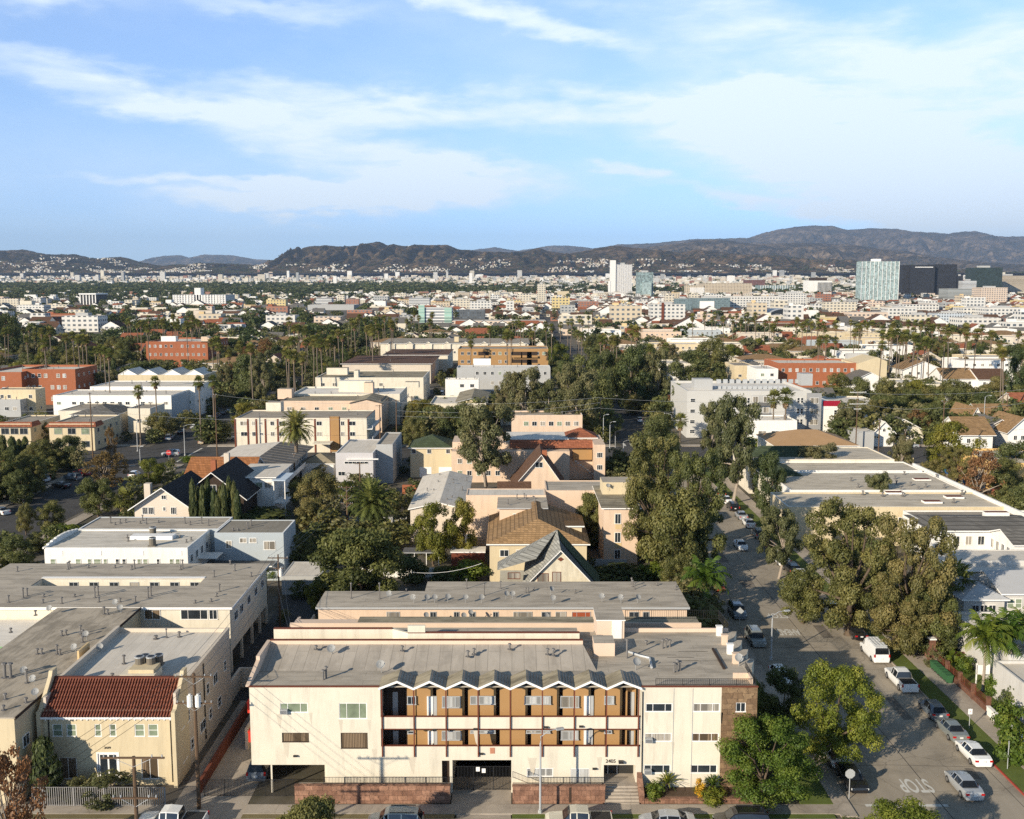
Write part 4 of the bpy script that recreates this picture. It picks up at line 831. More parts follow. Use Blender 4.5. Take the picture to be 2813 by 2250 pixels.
def hero():
 A = thing('apartment_building', 'cream three-storey apartment building numbered 2405 with ochre gallery walls under a zigzag roof', 'apartment building', (-.7, YF, 0))
 XL, XR = fx(688), fx(2078); XG0, XG1 = fx(1046), fx(1760); XS = fx(1980); ZR = 10.0
 L = [hole(771.5, 846.8, 1931, 1957.5), hole(933, 1008.5, 1931, 1975), hole(774, 848, 2013, 2039), hole(935.5, 1009.5, 2013, 2056.5)]
 car_h = (XL + .02, fx(895.5), -.5, fz(2101))
 w = MB(); panel(w, XL, XG0, -.1, ZR, YF, .25, L + [(XL, fx(895.5), -.5, fz(2101))])
 w.box(XL, XL + .25, YF + .25, 98.6, fz(2101), ZR); w.box(XL, fx(895.5), YF + .25, 98.6, fz(2101), fz(2101) + .25); w.box(fx(895.5) - .25, fx(895.5), YF + .25, 96, -.1, fz(2101)); w.box(XL, XG0, 96, 98.6, -.1, fz(2101))
 w.box(XL - .0, XL + .25, 92.5, 96, -.1, fz(2101))
 w.box(XG0 - .25, XG0, YF + .25, 89.3, 4.4, ZR); w.build('west_wing_wall', CREAM, A)
 p = MB(); p.box(fx(742) - .07, fx(742) + .07, YF + .03, YF + .17, 0, fz(2101)); p.build('carport_post', CREAM, A)
 hwin(A, L[0], YF + .1, GL_G, ('t', 3)); hwin(A, L[1], YF + .1, GL_G, ('t', 3)); hwin(A, L[2], YF + .1, GL_T, ('', 1), DARK_WOOD_SHADE); hwin(A, L[3], YF + .1, GL_T, ('', 1), DARK_WOOD_SHADE)
 acwin(A, fx(782), YF + .1, fz(1953))
 for py in (1952, 2033):   # red awnings on the west side
  b = MB(); z = fz(py); b.box(XL - .38, XL - .0, YF + .6, YF + 1.8, z - .5, z + .4); b.box(XL - .42, XL, YF + .55, YF + 1.85, z + .4, z + .55); b.build('red_bay_hood', paint('signal_red', (.5, .035, .02), .1, 1), A)
 # gallery block
 gar = (fx(1242), fx(1404.6), -.5, fz(2088)); sd = (fx(1213), fx(1234), .5, fz(2089.6)); ent = (fx(1660), fx(1748), -.5, fz(2101.5)); wl = hole(1447, 1520, 2110, 2133); sl = hole(1568, 1621, 2111, 2156)
 zp0, zp1 = fz(2078), fz(2048.5); zq0, zq1 = fz(2004), fz(1968)
 w = MB(); panel(w, XG0, XG1, -.1, zp1 - .06, YF, .2, [gar, sd, ent, wl, sl]); panel(w, XG0, XG1, zq0 + .08, zq1 - .06, YF, .16, [])
 w.box(gar[0] - .2, gar[0], YF + .2, 97, -.1, 3.1); w.box(gar[1], gar[1] + .2, YF + .2, 97, -.1, 3.1); w.box(gar[0], gar[1], 96.8, 97, -.1, 3.1); w.box(ent[0] - .15, ent[0], YF + .2, 89.4, -.1, 3); w.box(ent[1], ent[1] + .15, YF + .2, 89.4, -.1, 3)
 w.build('gallery_wall', CREAM, A)
 s = MB(); s.box(XG0, XG1, YF + .2, 98.6, 3.1, 3.3); s.box(XG0, XG1, YF + .16, 98.6, zq0 - .0, zq0 + .2); s.build('gallery_floor', BEIGE, A)
 s = MB(); s.box(XG0, XG1, YF - .03, YF + .22, zp1 - .06, zp1 + .0); s.box(XG0, XG1, YF - .03, YF + .2, zq1 - .06, zq1); s.box(XG0, XG1, YF - .03, YF + .18, zq0, zq0 + .08); s.build('red_rail_cap', RUST, A)
 V = [fx(1050 + 87.9 * k) for k in range(9)]
 for x in V: s = MB(); s.box(x - .055, x + .055, YF - .16, YF - .035, fz(2077.6), 10.05); s.build('gallery_post', RUST, A)
 # set back ochre wall, shade in its folds put in as dark paint
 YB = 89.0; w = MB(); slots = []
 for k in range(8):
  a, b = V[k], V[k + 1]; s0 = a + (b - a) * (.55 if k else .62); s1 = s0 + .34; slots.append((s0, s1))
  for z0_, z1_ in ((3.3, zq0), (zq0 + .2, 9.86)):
   if k == 0: w.box(a, s0, YB + .7, YB + .9, z0_, z1_, 1)  # first bay: wall in shade, given the dark colour too
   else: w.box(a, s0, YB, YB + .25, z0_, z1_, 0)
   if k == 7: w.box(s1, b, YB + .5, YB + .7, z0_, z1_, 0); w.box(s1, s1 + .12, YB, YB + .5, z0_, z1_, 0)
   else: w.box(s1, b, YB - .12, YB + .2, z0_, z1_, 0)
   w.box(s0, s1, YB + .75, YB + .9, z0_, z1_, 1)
 w.box(XG0, XG1, YB + .9, YB + 1.1, 3.3, 9.86, 1); w.build('ochre_gallery_wall', [ORANGE, DARK_WOOD_SHADE], A)
 def gw(px0, px1, py0, py1, gl, pn, y=YB - .14):
  t = (y - YF); k = (y) / YF; x0 = W(px0, 2000, y)[0]; x1 = W(px1, 2000, y)[0]; z0 = W(0, py1, y)[1]; z1 = W(0, py0, y)[1]; return win(A, (x0 + x1) / 2, y, (z0 + z1) / 2, x1 - x0, z1 - z0, 'S', gl, LGREY, pn, True)
 for a in [(1119, 1144.5, 1912, 1935, GL_D, ('v', 2)), (1215, 1266, 1912, 1944, GL_W, ('t', 3)), (1292.6, 1361, 1911, 1935, GL_W, ('t', 3)), (1441, 1512, 1912, 1934, GL_W, ('t', 3)), (1539, 1590, 1912, 1943.5, GL_C, ('v', 2)), (1659, 1686, 1911, 1935, GL_W, ('v', 2)),
   (1120, 1137, 2007, 2015, GL_D, ('', 1)), (1214, 1267, 2007, 2033, GL_W, ('t', 3)), (1292, 1361, 2005, 2014.5, GL_W, ('t', 3)), (1446, 1511, 2005, 2014, GL_C, ('t', 3)), (1541, 1589, 2007, 2031.7, GL_W, ('v', 2)), (1660, 1681, 2006, 2014, GL_D, ('v', 2))]: gw(*a)
 def door(px0, px1, py0, py1, m, y=YB - .14, knob=True):
  x0 = W(px0, 2000, y)[0]; x1 = W(px1, 2000, y)[0]; z0 = W(0, py1, y)[1]; z1 = W(0, py0, y)[1]; b = MB(); b.box(x0, x0 + (x1 - x0) * .62, y - .05, y + .1, z0 - .9, z1, 0); b.box(x0 + (x1 - x0) * .62, x1, y + .0, y + .1, z0 - .9, z1, 1); d_ = b.build('door', [m, GREY], A)
  if knob: q = MB(); q.box(x0 + (x1 - x0) * .5, x0 + (x1 - x0) * .56, y - .1, y - .05, z0 + .1, z0 + .2); q.build('door_handle', IRON, d_)
 for a in ((1173.5, 1200.7, 1913, 1967), (1175, 1201, 2008, 2047), (1603.5, 1630, 1912, 1966), (1604, 1629, 2006, 2046)): door(*a, WHITE)
 for a in ((1056.5, 1094, 1901, 1964), (1056.5, 1094, 2008, 2046)): door(*a, DARK_WOOD_SHADE, YB + .66, False)
 for a in ((1711, 1741.5, 1901, 1965), (1708, 1741.5, 2008, 2046)): door(*a, DARK_WOOD_SHADE, YB + .46, False)
 # folded roof over the gallery
 zv, zk, y0, y1 = 10.06, 10.72, YF - .35, 89.9
 for k in range(8):
  a, b = V[k] - (.25 if k == 0 else 0), V[k + 1] + (.25 if k == 7 else 0); c = (V[k] + V[k + 1]) / 2; f = MB()
  f.quad((a, y0, zv), (c, y0, zk), (c, y1, zk), (a, y1, zv), 0); f.quad((c, y0, zk), (b, y0, zv), (b, y1, zv), (c, y1, zk), 1)
  f.add([(a, y1, zv), (b, y1, zv), (c, y1, zk)], [[0, 2, 1]], 0)
  f.quad((a, y0 + .01, zv - .16), (a, y1, zv - .16), (c, y1, zk - .16), (c, y0 + .01, zk - .16), 2); f.quad((c, y0 + .01, zk - .16), (c, y1, zk - .16), (b, y1, zv - .16), (b, y0 + .01, zv - .16), 2)
  for j in range(5): t = (j + .7) / 5.6; xx = c + (b - c) * t; zz = zk + (zv - zk) * t; f.tube([(xx, y0 + .1, zz + .03), (xx, y1 - .1, zz + .03)], .028, 4, 3)
  r = f.build('folded_roof', [R_OLD, R_GREY, DARK_WOOD_SHADE, VENTM], A)
  g = MB(); th = .19
  g.add([(a, y0 - .03, zv - th), (c, y0 - .03, zk - th), (c, y0 - .03, zk + .02), (a, y0 - .03, zv + .02), (b, y0 - .03, zv - th), (b, y0 - .03, zv + .02)] + [(a, y0, zv - th), (c, y0, zk - th), (c, y0, zk + .02), (a, y0, zv + .02), (b, y0, zv - th), (b, y0, zv + .02)], [[0, 1, 2, 3], [1, 4, 5, 2], [3, 2, 8, 9], [2, 5, 11, 8], [0, 6, 7, 1], [1, 7, 10, 4]]); g.build('fascia', TRIM, r)
 # right wing
 Rw = [hole(1773, 1846, 1932, 1956), hole(1904, 1976, 1931.5, 1956), hole(1772, 1845, 2013.5, 2037.7), hole(1902, 1975, 2013.5, 2037.7), hole(1771, 1844, 2101, 2124), hole(1900, 1973, 2101, 2124)]; Sw = hole(2020, 2047, 1930.5, 1955.5)
 w = MB(); panel(w, XG1, XS, -.1, ZR, YF, .25, Rw); w.box(XG1, XG1 + .25, YF + .25, 98, -.1, ZR); w.build('east_wing_wall', CREAM, A)
 w = MB(); panel(w, XS, XR, -.1, ZR, YF - .004, .25, [Sw]); w.box(XR - .25, XR, YF + .25, 92, -.1, ZR); w.build('stone_clad_wall', STONE, A)
 for i, h in enumerate(Rw): hwin(A, h, YF + .1, [GL_D, GL_C, GL_C, GL_T, GL_D, GL_D][i], ('t', 3), TRIM)
 hwin(A, Sw, YF + .1, GL_D, ('v', 2))
 for h in (Rw[2], Rw[4]): acwin(A, h[0] + .32, YF + .05, h[2] + .22)
 for px in (1849, 1901): s = MB(); s.box(fx(px) - .02, fx(px) + .02, YF - .03, YF, .2, ZR - .1); s.build('joint_strip', GREY, A)
 s = MB(); s.tube([(XG1 + .12, YF - .06, 9.6), (XG1 + .16, YF - .06, 1.1)], .05, 6); s.build('downpipe', IRON, A)
 s = MB(); s.box(XL - .06, XG0, YF - .06, YF + .2, ZR, ZR + .09); s.box(XG1, XR + .06, YF - .06, YF + .2, ZR, ZR + .09); s.build('roof_edge', RUST, A)
 # roofs
 r = MB(); YS, YT, ZT = 91.36, 95.66, 11.0; XE = 6.9
 r.box(XL, XR, YF + .2, YS, ZR - .1, ZR + .02, 0); r.quad((XL, YS, ZR + .02), (XE + 1.0, YS, ZR + .02), (XE, YT, ZT), (XL, YT, ZT), 1); r.add([(XE + 1, YS, ZR), (XE, YT, ZT), (XE, YT, ZR - 1)], [[0, 2, 1]], 0)
 r.box(XE - .2, 22.4, YS, 102.0, ZR - .14, ZR + .015, 0)
 r.build('roof', [R_GREY, rolled('sheet_seam_roof', (.50, .445, .375), 'y', 1.15, .35, .6)], A)
 b = MB(); b.add([(XL - .0, YF + .1, ZR), (XL - .35, YF + .1, ZR), (XL - .35, YS + .2, ZR), (XL, YS + .2, ZR), (XL - .0, YF + .1, ZR + .1), (XL - .35, YF + .1, ZR + .1), (XL - .35, YS + .2, ZR + 1.0), (XL, YS + .2, ZR + 1.0)], [[0, 4, 7, 3], [1, 2, 6, 5], [4, 5, 6, 7], [0, 1, 5, 4], [2, 3, 7, 6]]); b.box(XL - .35, XL, YS + .2, YT + .3, ZR - 1, ZT + .35); b.build('side_parapet', PINK, A)
 b = MB(); b.box(XL, XE, YT, YT + .3, ZR - .5, ZT + .38); b.box(XL, XE, YT - .04, YT + .34, ZT + .38, ZT + .44, 1); b.build('pink_parapet', [PINK, RUST], A)
 # upper parapet wall of the middle wing, with its set-forward half
 ya, yb = 98.2, 97.0; x1, x2, x3, x4 = W(752, 1740, ya)[0], W(1078, 1740, ya)[0], W(1120, 1740, yb)[0], W(1592, 1740, yb)[0]; za, zb = W(0, 1728, ya)[1], W(0, 1722, yb)[1]
 b = MB(); pl = [(x1, ya), (x2, ya), (x3, yb), (x4, yb), (x4, yb + .3), (x3 + .1, yb + .3), (x2 + .1, ya + .3), (x1, ya + .3)]; b.prism(pl, 8, za, 0, 0); b.prism([(x3, yb), (W(1168, 1740, yb)[0], yb), (W(1168, 1740, yb)[0], yb + .3), (x3, yb + .3)], za, zb + .12, 0, 0); b.build('middle_wing_wall', CREAM, A)
 b = MB(); b.box(x1, x2, ya - .05, ya + .35, za, za + .07); b.box(x3, x4, yb - .05, yb + .35, za, za + .07); b.build('wall_coping', RUST, A)
 b = MB(); b.box(x1, x4, ya + .3, 101.2, 9, za - .9); b.build('middle_roof', R_GREY, A)
 # balconies stepping down the east side
 for k, yk in enumerate((102.1, 99.5, 96.9, 94.4)):
  b = MB(); b.prism([(21.8, yk), (21.8, yk - 2.6), (22.45, yk - 2.6), (23.3, yk)], 0, ZR + .03, 0, 1); b.build('east_bay', [CREAM, R_GREY], A)
  b = MB(); cx = 21.25; b.box(cx - .28, cx + .28, yk - 1.4, yk - .95, ZR, ZR + .95); b.box(cx - .33, cx + .33, yk - 1.45, yk - .9, ZR + .95, ZR + 1.05); b.build('roof_stack', PEACH if k % 2 else WHITE, A)
 b = MB(); b.box(20.2, 21.6, 89.3, 89.5, ZR, ZR + .6); b.box(21.5, 21.7, 88, 89.5, ZR, ZR + .6); b.box(21.65, 21.9, 87.8, 92, 0, ZR - .1); b.build('corner_parapet', PEACH, A)
 b = MB(); b.box(21.6, 21.9, 92, 102.1, 0, ZR); b.box(XG1, 22.4, 101.9, 102.1, ZR - .1, ZR + .42); b.build('parapet', PINK, A)
 railing('roof_railing', [(fx(1801), YF + .35), (XR - .1, YF + .35), (XR - .1, 92)], ZR + .05, .6, IRON, A, .17)
 # stair towers on the roof
 yb0 = G(1670, 1754, ZR)[1]; zt = W(0, 1705, yb0)[1]; yk = G(1670, 1670, zt)[1]; xa, xb = W(1640, 1730, yb0)[0], W(1715, 1730, yb0)[0]
 b = MB(); b.box(xa, xb, yb0, yk, 9, zt); t = b.build('stair_tower', PINK, A); slab_roof(t, xa - .1, xb + .1, yb0 - .1, yk, zt, R_GREY, th=.1, name='tower_roof').location = (0, 0, 0)
 xd0, xd1 = W(1681, 1730, yb0)[0], W(1708, 1730, yb0)[0]; b = MB(); b.box(xd0, xd1, yb0 - .08, yb0, ZR, ZR + 1.95); b.build('tower_door', WHITE, t).location = (0, 0, 0)
 yb1 = G(1660, 1803, ZR)[1]; zt1 = W(0, 1767, yb1)[1]; yk1 = G(1660, 1745, zt1)[1]; b = MB(); b.box(W(1632, 1780, yb1)[0], W(1689, 1780, yb1)[0], yb1, yk1, 9.5, zt1, [0, 1, 0, 0, 0, 0]); b.build('roof_penthouse', [PINK, R_GREY], A)
 # rear wing roofs
 z = 9.0
 a0 = pb(978, 1634, 1718, 1694, z); b = MB(); b.box(a0[0], a0[1], a0[2], a0[3], z - .25, z); b.build('weathered_roof', R_OLD, A)
 a1 = pb(1716, 1925, 1718, 1694, z); b = MB(); b.box(a1[0], a1[1], a1[2], a1[3], z - .25, z); b.build('weathered_roof', R_OLD, A)
 xw0 = G(795, 1722, z)[0]; b = MB(); b.box(xw0, 20.5, a0[2] - .3, a0[2] - .05, 2, z + .35); b.box(xw0, xw0 + .3, a0[2], 111, 2, z - .4); b.box(xw0, 20.5, a0[2] - .05, a0[3], 0, z - .3); b.build('rear_wing_wall', PINK, A)
 railing('roof_railing', [(a1[0], a1[2] - .6), (22.3, a1[2] - .6), (22.5, 102.3)], z + .9, 1.0, IRON, A, .2)
 # things on the roofs
 for px, py in ((912, 1806), (1048, 1841), (1746, 1833), (2030, 1822)): x, y = G(px, py, ZR + .3); dish(A, x, y, ZR + (.0 if px > 1700 else .02 if py > 1840 else .35), 1.3, random.uniform(-.4, .5))
 for px, py, h in ((888, 1868, .9), (896, 1864, 1.1), (868, 1783, .3), (1105, 1787, .4), (1285, 1803, .5), (1302, 1797, .5), (1400, 1783, .5), (1504, 1797, .5), (1520, 1800, .6), (1820, 1782, .9), (1830, 1780, .9), (1840, 1778, .7), (1775, 1772, .4), (1852, 1848, .9), (1860, 1846, 1.1), (1868, 1843, .9), (1722, 1809, 1.9)):
  zz = ZR if py > 1841 or px > 1620 else ZR + .25 + (1841 - py) * .0125; x, y = G(px, py, zz); vent(A, x, y, zz - .05, h, .09)
 s = MB(); pts = [G(1727, 1795, ZR), G(1760, 1806, ZR), G(1785, 1812, ZR), G(1790, 1838, ZR)]; s.tube([(x, y, ZR + .15) for x, y in pts], .12, 6); s.build('roof_duct', LGREY, A)
 for (px, py, l) in ((1400 + 1580 / 3.08, 1790, 2.2), (1870, 1807, 2.6), (1890, 1815, 2), (1850, 1830, 3), (1900, 1790, 2.6), (1830, 1800, 2)):
  x, y = G(px, py, ZR); s = MB(); s.box(x - l / 2, x + l / 2, y - .03, y + .03, ZR + .016, ZR + .03); s.build('roof_crack', DARKL, A)
 x, y = G(1955, 1785, ZR); s = MB(); s.add([(x, y, ZR + .02), (x + .2, y, ZR + .02), (x + .25, y - 5.2, ZR + .02), (x + .05, y - 5.2, ZR + .02), (x, y, ZR + .2), (x + .2, y, ZR + .2), (x + .25, y - 5.2, ZR + .2), (x + .05, y - 5.2, ZR + .2)], [[4, 5, 6, 7], [0, 1, 5, 4], [1, 2, 6, 5], [2, 3, 7, 6], [3, 0, 4, 7]]); s.build('expansion_curb', DARK_WOOD_SHADE, A)
 # entrance
 n = mesh_text('2405', .46, DARK_WOOD_SHADE); o = child(A, 'house_number', n, fx(1678.5), YF - .02, fz(2091)); o.rotation_euler = (math.pi / 2, 0, 0)
 l = MB(); l.box(fx(1700), fx(1713), YF - .35, YF, fz(2094), fz(2088)); l.build('wall_lamp', IRON, A)
 d_ = MB(); d_.box(ent[0], ent[1], 89.2, 89.35, 1.0, 3.1, 0); d_.box(ent[0] + .5, ent[0] + .55, 89.12, 89.2, 1, 3.1, 1); d_.box(ent[0] + 1.35, ent[0] + 1.4, 89.12, 89.2, 1, 3.1, 1); d_.box(ent[0] + 1.6, ent[0] + 1.95, 89.1, 89.2, 2.2, 2.6, 1); d_.build('entrance_door', [gloss('entrance_glass', (.03, .03, .028), .2), WHITE], A)
 d_ = MB(); d_.box(ent[0] - .15, ent[1] + .15, 86.8, 89.4, -.1, 1.0)
 for k in range(5): d_.box(ent[0] - .1, ent[1] + .1, 86.8 - (k + 1) * .3, 86.8 - k * .3, -.1, .84 - k * .17)
 d_.build('entrance_steps', CONC, A)
 g = MB(); g.quad((gar[0], YF - 2.2, .06), (gar[1], YF - 2.2, .06), (gar[1], YF + 3, -.0), (gar[0], YF + 3, -.0)); g.box(gar[0], gar[1], YF + .3, 96.8, -.3, .0); g.build('garage_ramp', CONC, A)
 railing('garage_gate', [(gar[0] + .02, YF + .35), (gar[1] - .02, YF + .35)], .1, 2.25, IRON, A, .13, bar=.018)
 for px, py in ((1312, 2117), (1328, 2121)): s = MB(); s.box(fx(px) - .17, fx(px) + .17, YF + .25, YF + .3, fz(py) - .2, fz(py) + .2); s.build('notice_plate', TRIM, A)
 s = MB(); s.box(fx(1346), fx(1359), YF - .03, YF, fz(2070), fz(2054)); s.build('wall_notice', paint('faded_sign', (.45, .2, .12), .3, 6), A)
 hwin(A, wl, YF + .08, GL_W, ('t', 3)); hwin(A, sl, YF + .08, GL_W, ('v', 2));
 d_ = MB(); d_.box(sd[0], sd[1], YF + .5, YF + .6, .4, 3.1); d_.build('side_door', DARK_WOOD_SHADE, A)
 for px, py, ww in ((760, 1962, .5), (850, 1958, .3), (930, 1977, .4), (1010, 1978, .3), (1020, 2058, .5), (776, 2040, .6), (1350 + 420, 1957, .35), (1976, 1957, .3), (1845, 2038, .3), (1300, 2007, .6), (1450, 2082, .8), (1640, 2080, .5), (1120, 2080, .7)):
  s = MB(); x, z = fx(px), fz(py); s.add([(x, YF - .004, z), (x + ww, YF - .004, z), (x + ww * .7, YF - .004, z - .9 - ww), (x + ww * .35, YF - .004, z - .5 - ww)], [[0, 3, 2, 1]]); s.build('rain_stain', paint('stain_wash', (.56, .50, .40), .12, 2), A)
 # conduits and lights on the ground-floor wall
 for px, py in ((810, 2075), (1322, 2069), (1194, 2004), (1121, 2003), (1306, 2001), (1500, 1996), (1596, 1994), (1634, 2110)): s = MB(); x, z = fx(px), fz(py); s.box(x - .18, x + .18, YF - .22, YF - .03, z - .08, z + .06); s.build('wall_light', IRON, A)
 return A
hero()
def stonewall(px0, px1, ytop, Y, label, th=.35, zb=0.):
 mb = MB(); x0, x1 = W(px0, 2200, Y)[0], W(px1, 2200, Y)[0]; z = W(0, ytop, Y)[1]; mb.box(x0, x1, Y, Y + th, -.1, z - .08); mb.box(x0 - .04, x1 + .04, Y - .04, Y + th + .04, z - .08, z)
 o = mb.build('stone_wall', STONEW); return tag(o, label, 'wall'), x0, x1, z
_, wx0, wx1, wz = stonewall(810, 1236, 2158, 85.55, 'long brown stone retaining wall along the pavement left of the garage drive')
_, vx0, vx1, vz = stonewall(1408, 1662, 2160, 85.55, 'brown stone retaining wall between garage drive and entrance steps, with a dark slot')
stonewall(1771, 2082, 2194, 85.55, 'low brown stone planter wall under the yucca bed')
mb = MB(); mb.add([(11.3, 85.5, -.1), (11.3, 87.45, -.1), (11.3, 87.45, 2.0), (11.3, 85.5, .9), (11.75, 85.5, -.1), (11.75, 87.45, -.1), (11.75, 87.45, 2.0), (11.75, 85.5, .9)], [[0, 3, 2, 1], [4, 5, 6, 7], [3, 7, 6, 2], [0, 4, 7, 3]]); tag(mb.build('stone_wall', STONEW), 'sloping stone cheek wall on the right of the entrance steps', 'wall')
mb = MB(); mb.box(wx0, wx1, 85.9, YF - .01, -.1, 1.0); mb.box(vx0, vx1, 85.9, YF - .01, -.1, 1.0); struct(mb.build('terrace', CONC)); mb = MB(); mb.box(11.76, 21.9, 85.9, YF - .01, -.1, .55); struct(mb.build('planting_bed', paint('bed_soil', (.09, .06, .04), .4, 2)))
s = MB(); s.box(fx(1561), fx(1567), 85.52, 85.56, .1, vz); tag(s.build('drain_slot', DARK_WOOD_SHADE), 'dark vertical slot in the stone wall beside the lamp post', 'drain')
railing('terrace_railing', [(fx(896), 85.8), (fx(1230), 85.8)], wz, .65, IRON, None, .13, 'black iron railing on the stone wall left of the garage gate')
railing('terrace_railing', [(fx(1409), 86.0, 2.2), (fx(1450), 86.0, vz), (fx(1660), 86.0, vz)], vz, .6, IRON, None, .13, 'black iron railing on the stone wall beside the entrance steps')
railing('iron_fence', [(fx(560), 86.9), (fx(808), 86.9)], 0, 1.55, IRON, None, .13, 'black iron gate and fence across the driveway and carport')
railing('iron_fence', [(-30.6, 84.95), (-42.3, 84.95)], .1, 1.75, gloss('pale_iron', (.26, .25, .24), .5), None, .19, 'pale grey iron picket fence before the yellow tiled-roof house', bar=.028)
# ================================================================ neighbours in the foreground
def bldg(name, label, cat, base, group=None): return thing(name, label, cat, base, group)
# ---- yellow house with the clay tile roof
def tile_house():
 A = bldg('yellow_house', 'yellow stucco two-storey house with a red clay tile roof beside the driveway', 'house', (-36, 89, 0)); Y = 89.0
 x0, x1 = -42.9, -31.0; ze, zr, ye, yr = 6.75, 9.2, 88.45, 91.7
 f = lambda px, Yq=Y: W(px, 2000, Yq)[0]; g = lambda py: W(0, py, Y)[1]; hs = []
 def c1(a, b, c, d): return (f(a / 3.08), f(b / 3.08), g(1750 + d / 3.08), g(1750 + c / 3.08))
 up = [c1(443, 527, 738, 840), c1(560, 647, 738, 840), c1(800, 856, 738, 840), c1(925, 982, 738, 840), c1(1138, 1222, 738, 840), c1(1253, 1337, 738, 840)]; lo = [c1(485, 632, 1020, 1200), c1(1180, 1325, 1020, 1200)]; dr = c1(815, 985, 985, 1188)
 w = MB(); panel(w, x0, x1, -.1, 7.2, Y, .25, up + lo + [dr]); w.box(x0, x0 + .25, Y + .25, 107, -.1, 8.3, 1); w.box(x1 - .0, x1 + .25, Y + .25, 107, -.1, 8.7, 1); w.box(x0, x1, 106.8, 107, -.1, 8.7, 1); w.box(x0, x1, 91.9, 92.1, 6, 9.0, 1)
 w.box(x0 - .05, x0 + .3, 91.9, 107, 8.2, 8.95, 1); w.box(x1 - .05, x1 + .3, 91.9, 107, 8.4, 8.78, 1); w.build('wall', [YEL, BEIGE], A)
 w = MB(); w.box(x0 + .3, x1 - .05, 92.1, 106.8, 8.0, 8.3); w.build('roof', R_LIGHT, A)
 for i, h in enumerate(up): win(A, (h[0] + h[1]) / 2, Y + .09, (h[2] + h[3]) / 2, h[1] - h[0], h[3] - h[2], 'S', GL_G, TRIM, ('h', 2))
 for h in lo: win(A, (h[0] + h[1]) / 2, Y + .09, (h[2] + h[3]) / 2, h[1] - h[0], h[3] - h[2], 'S', GL_T, TRIM, ('v', 2))
 d_ = MB(); h = dr; d_.box(h[0], h[1], Y + .05, Y + .12, h[2], h[3], 0)
 for a, b in ((.1, .45), (.55, .9)): d_.box(h[0] + (h[1] - h[0]) * a, h[0] + (h[1] - h[0]) * b, Y + .02, Y + .05, h[2] + .25, h[3] - .15, 1)
 d_.box(h[0] - .12, h[0], Y - .03, Y + .2, h[2], h[3] + .12, 0); d_.box(h[1], h[1] + .12, Y - .03, Y + .2, h[2], h[3] + .12, 0); d_.box(h[0], h[1], Y - .03, Y + .2, h[3], h[3] + .12, 0); d_.build('front_door', [TRIM, GL_D], A)
 o = child(A, 'house_number', mesh_text('2419', .3, DARK_WOOD_SHADE), (dr[0] + dr[1]) / 2, Y - .02, dr[3] + .55); o.rotation_euler = (math.pi / 2, 0, 0)
 # barrel tiles
 t = MB(); n = 44; W_ = x1 - x0 - .15
 t.quad((x0, ye, ze - .12), (x1, ye, ze - .12), (x1, yr, zr - .12), (x0, yr, zr - .12), 1)
 for k in range(n):
  xc = x0 + .12 + W_ * (k + .5) / n; r = W_ / n * .36
  for j in range(8):
   y_a, y_b = ye + (yr - ye) * j / 8, ye + (yr - ye) * (j + 1) / 8; z_a, z_b = ze + (zr - ze) * j / 8, ze + (zr - ze) * (j + 1) / 8
   t.tube([(xc, y_a - .04, z_a + .02), (xc, y_b, z_b - .02)], [r * 1.12, r * .9], 6, 0, False)
 t.box(x0, x1, yr - .1, yr + .2, zr - .1, zr + .12, 1); t.build('tile_roof', [paint('clay_barrel_tile', (.27, .095, .058), .4, 1.5, fine=.25), paint('clay_dark', (.13, .04, .025), .2, 2)], A)
 w = MB()
 for k in range(22): x = x0 + .4 + k * .54; w.box(x, x + .1, ye + .05, Y, ze - .32, ze - .16)
 w.box(x0, x1, ye, ye + .05, ze - .2, ze + .0); w.build('eave_brackets', TRIM, A)
 for s, x in ((0, x0 - .35), (1, x1)):   # stepped side parapets
  b = MB(); y0_, y1_ = Y - .55, yr + .6; t_ = .35
  pts = [(y0_, -.1), (y0_, ze + .45), (y0_ + .5, ze + .55), (yr - .5, zr + .35), (yr - .3, zr + .8), (y1_, zr + .8), (y1_, -.1)]
  v = [(x, y, z) for y, z in pts] + [(x + t_, y, z) for y, z in pts]; m_ = len(pts); b.add(v, [list(range(m_))[::-1] if 0 else list(range(m_)), list(range(m_, 2 * m_))[::-1]] + [[i, (i + 1) % m_, m_ + (i + 1) % m_, m_ + i] for i in range(m_)]); b.build('side_parapet', YEL, A)
 for px in (1290,): pass
 # east side windows
 for yy, zz, ww in ((90.6, 5.3, .9), (92.3, 5.2, .9), (95.6, 5.4, 1.4), (98.6, 5.3, .9), (101.3, 5.3, 1.5), (104.8, 5.3, .8), (90.9, 2.0, 1.6), (93.2, 2.0, .8), (96.6, 2.3, 1.6), (99.2, 2.4, .9), (102.4, 2.3, 1.2), (96.2, 7.3, .3)): win(A, x1 + .26, yy, zz, ww, 1.15 if ww > .5 else .3, 'E', GL_D, TRIM, ('v', 2) if ww > 1.2 else ('h', 2))
 s = MB(); s.tube([(x1 + .32, 97.4, 8.4), (x1 + .32, 97.4, .5)], .06, 6); s.tube([(x1 - .25, Y - .06, 6.5), (x1 - .25, Y - .06, .3)], .05, 6); s.tube([(x0 + .5, Y - .06, 6.5), (x0 + .5, Y - .06, .3)], .05, 6); s.build('downpipe', IRON, A)
 b = MB(); b.box(-37.3, -34.0, 93.0, 95.2, 8.3, 8.95, 0); b.box(-36.6, -34.2, 93.4, 95.3, 8.95, 9.3, 1); b.build('equipment_platform', [CREAM, YEL], A)
 for x, y in ((-36.1, 95.0), (-35.0, 95.0), (-36.0, 96.2), (-34.7, 96.3)): ac(A, x, y, 9.0 if y < 95.5 else 8.7, 1.0)
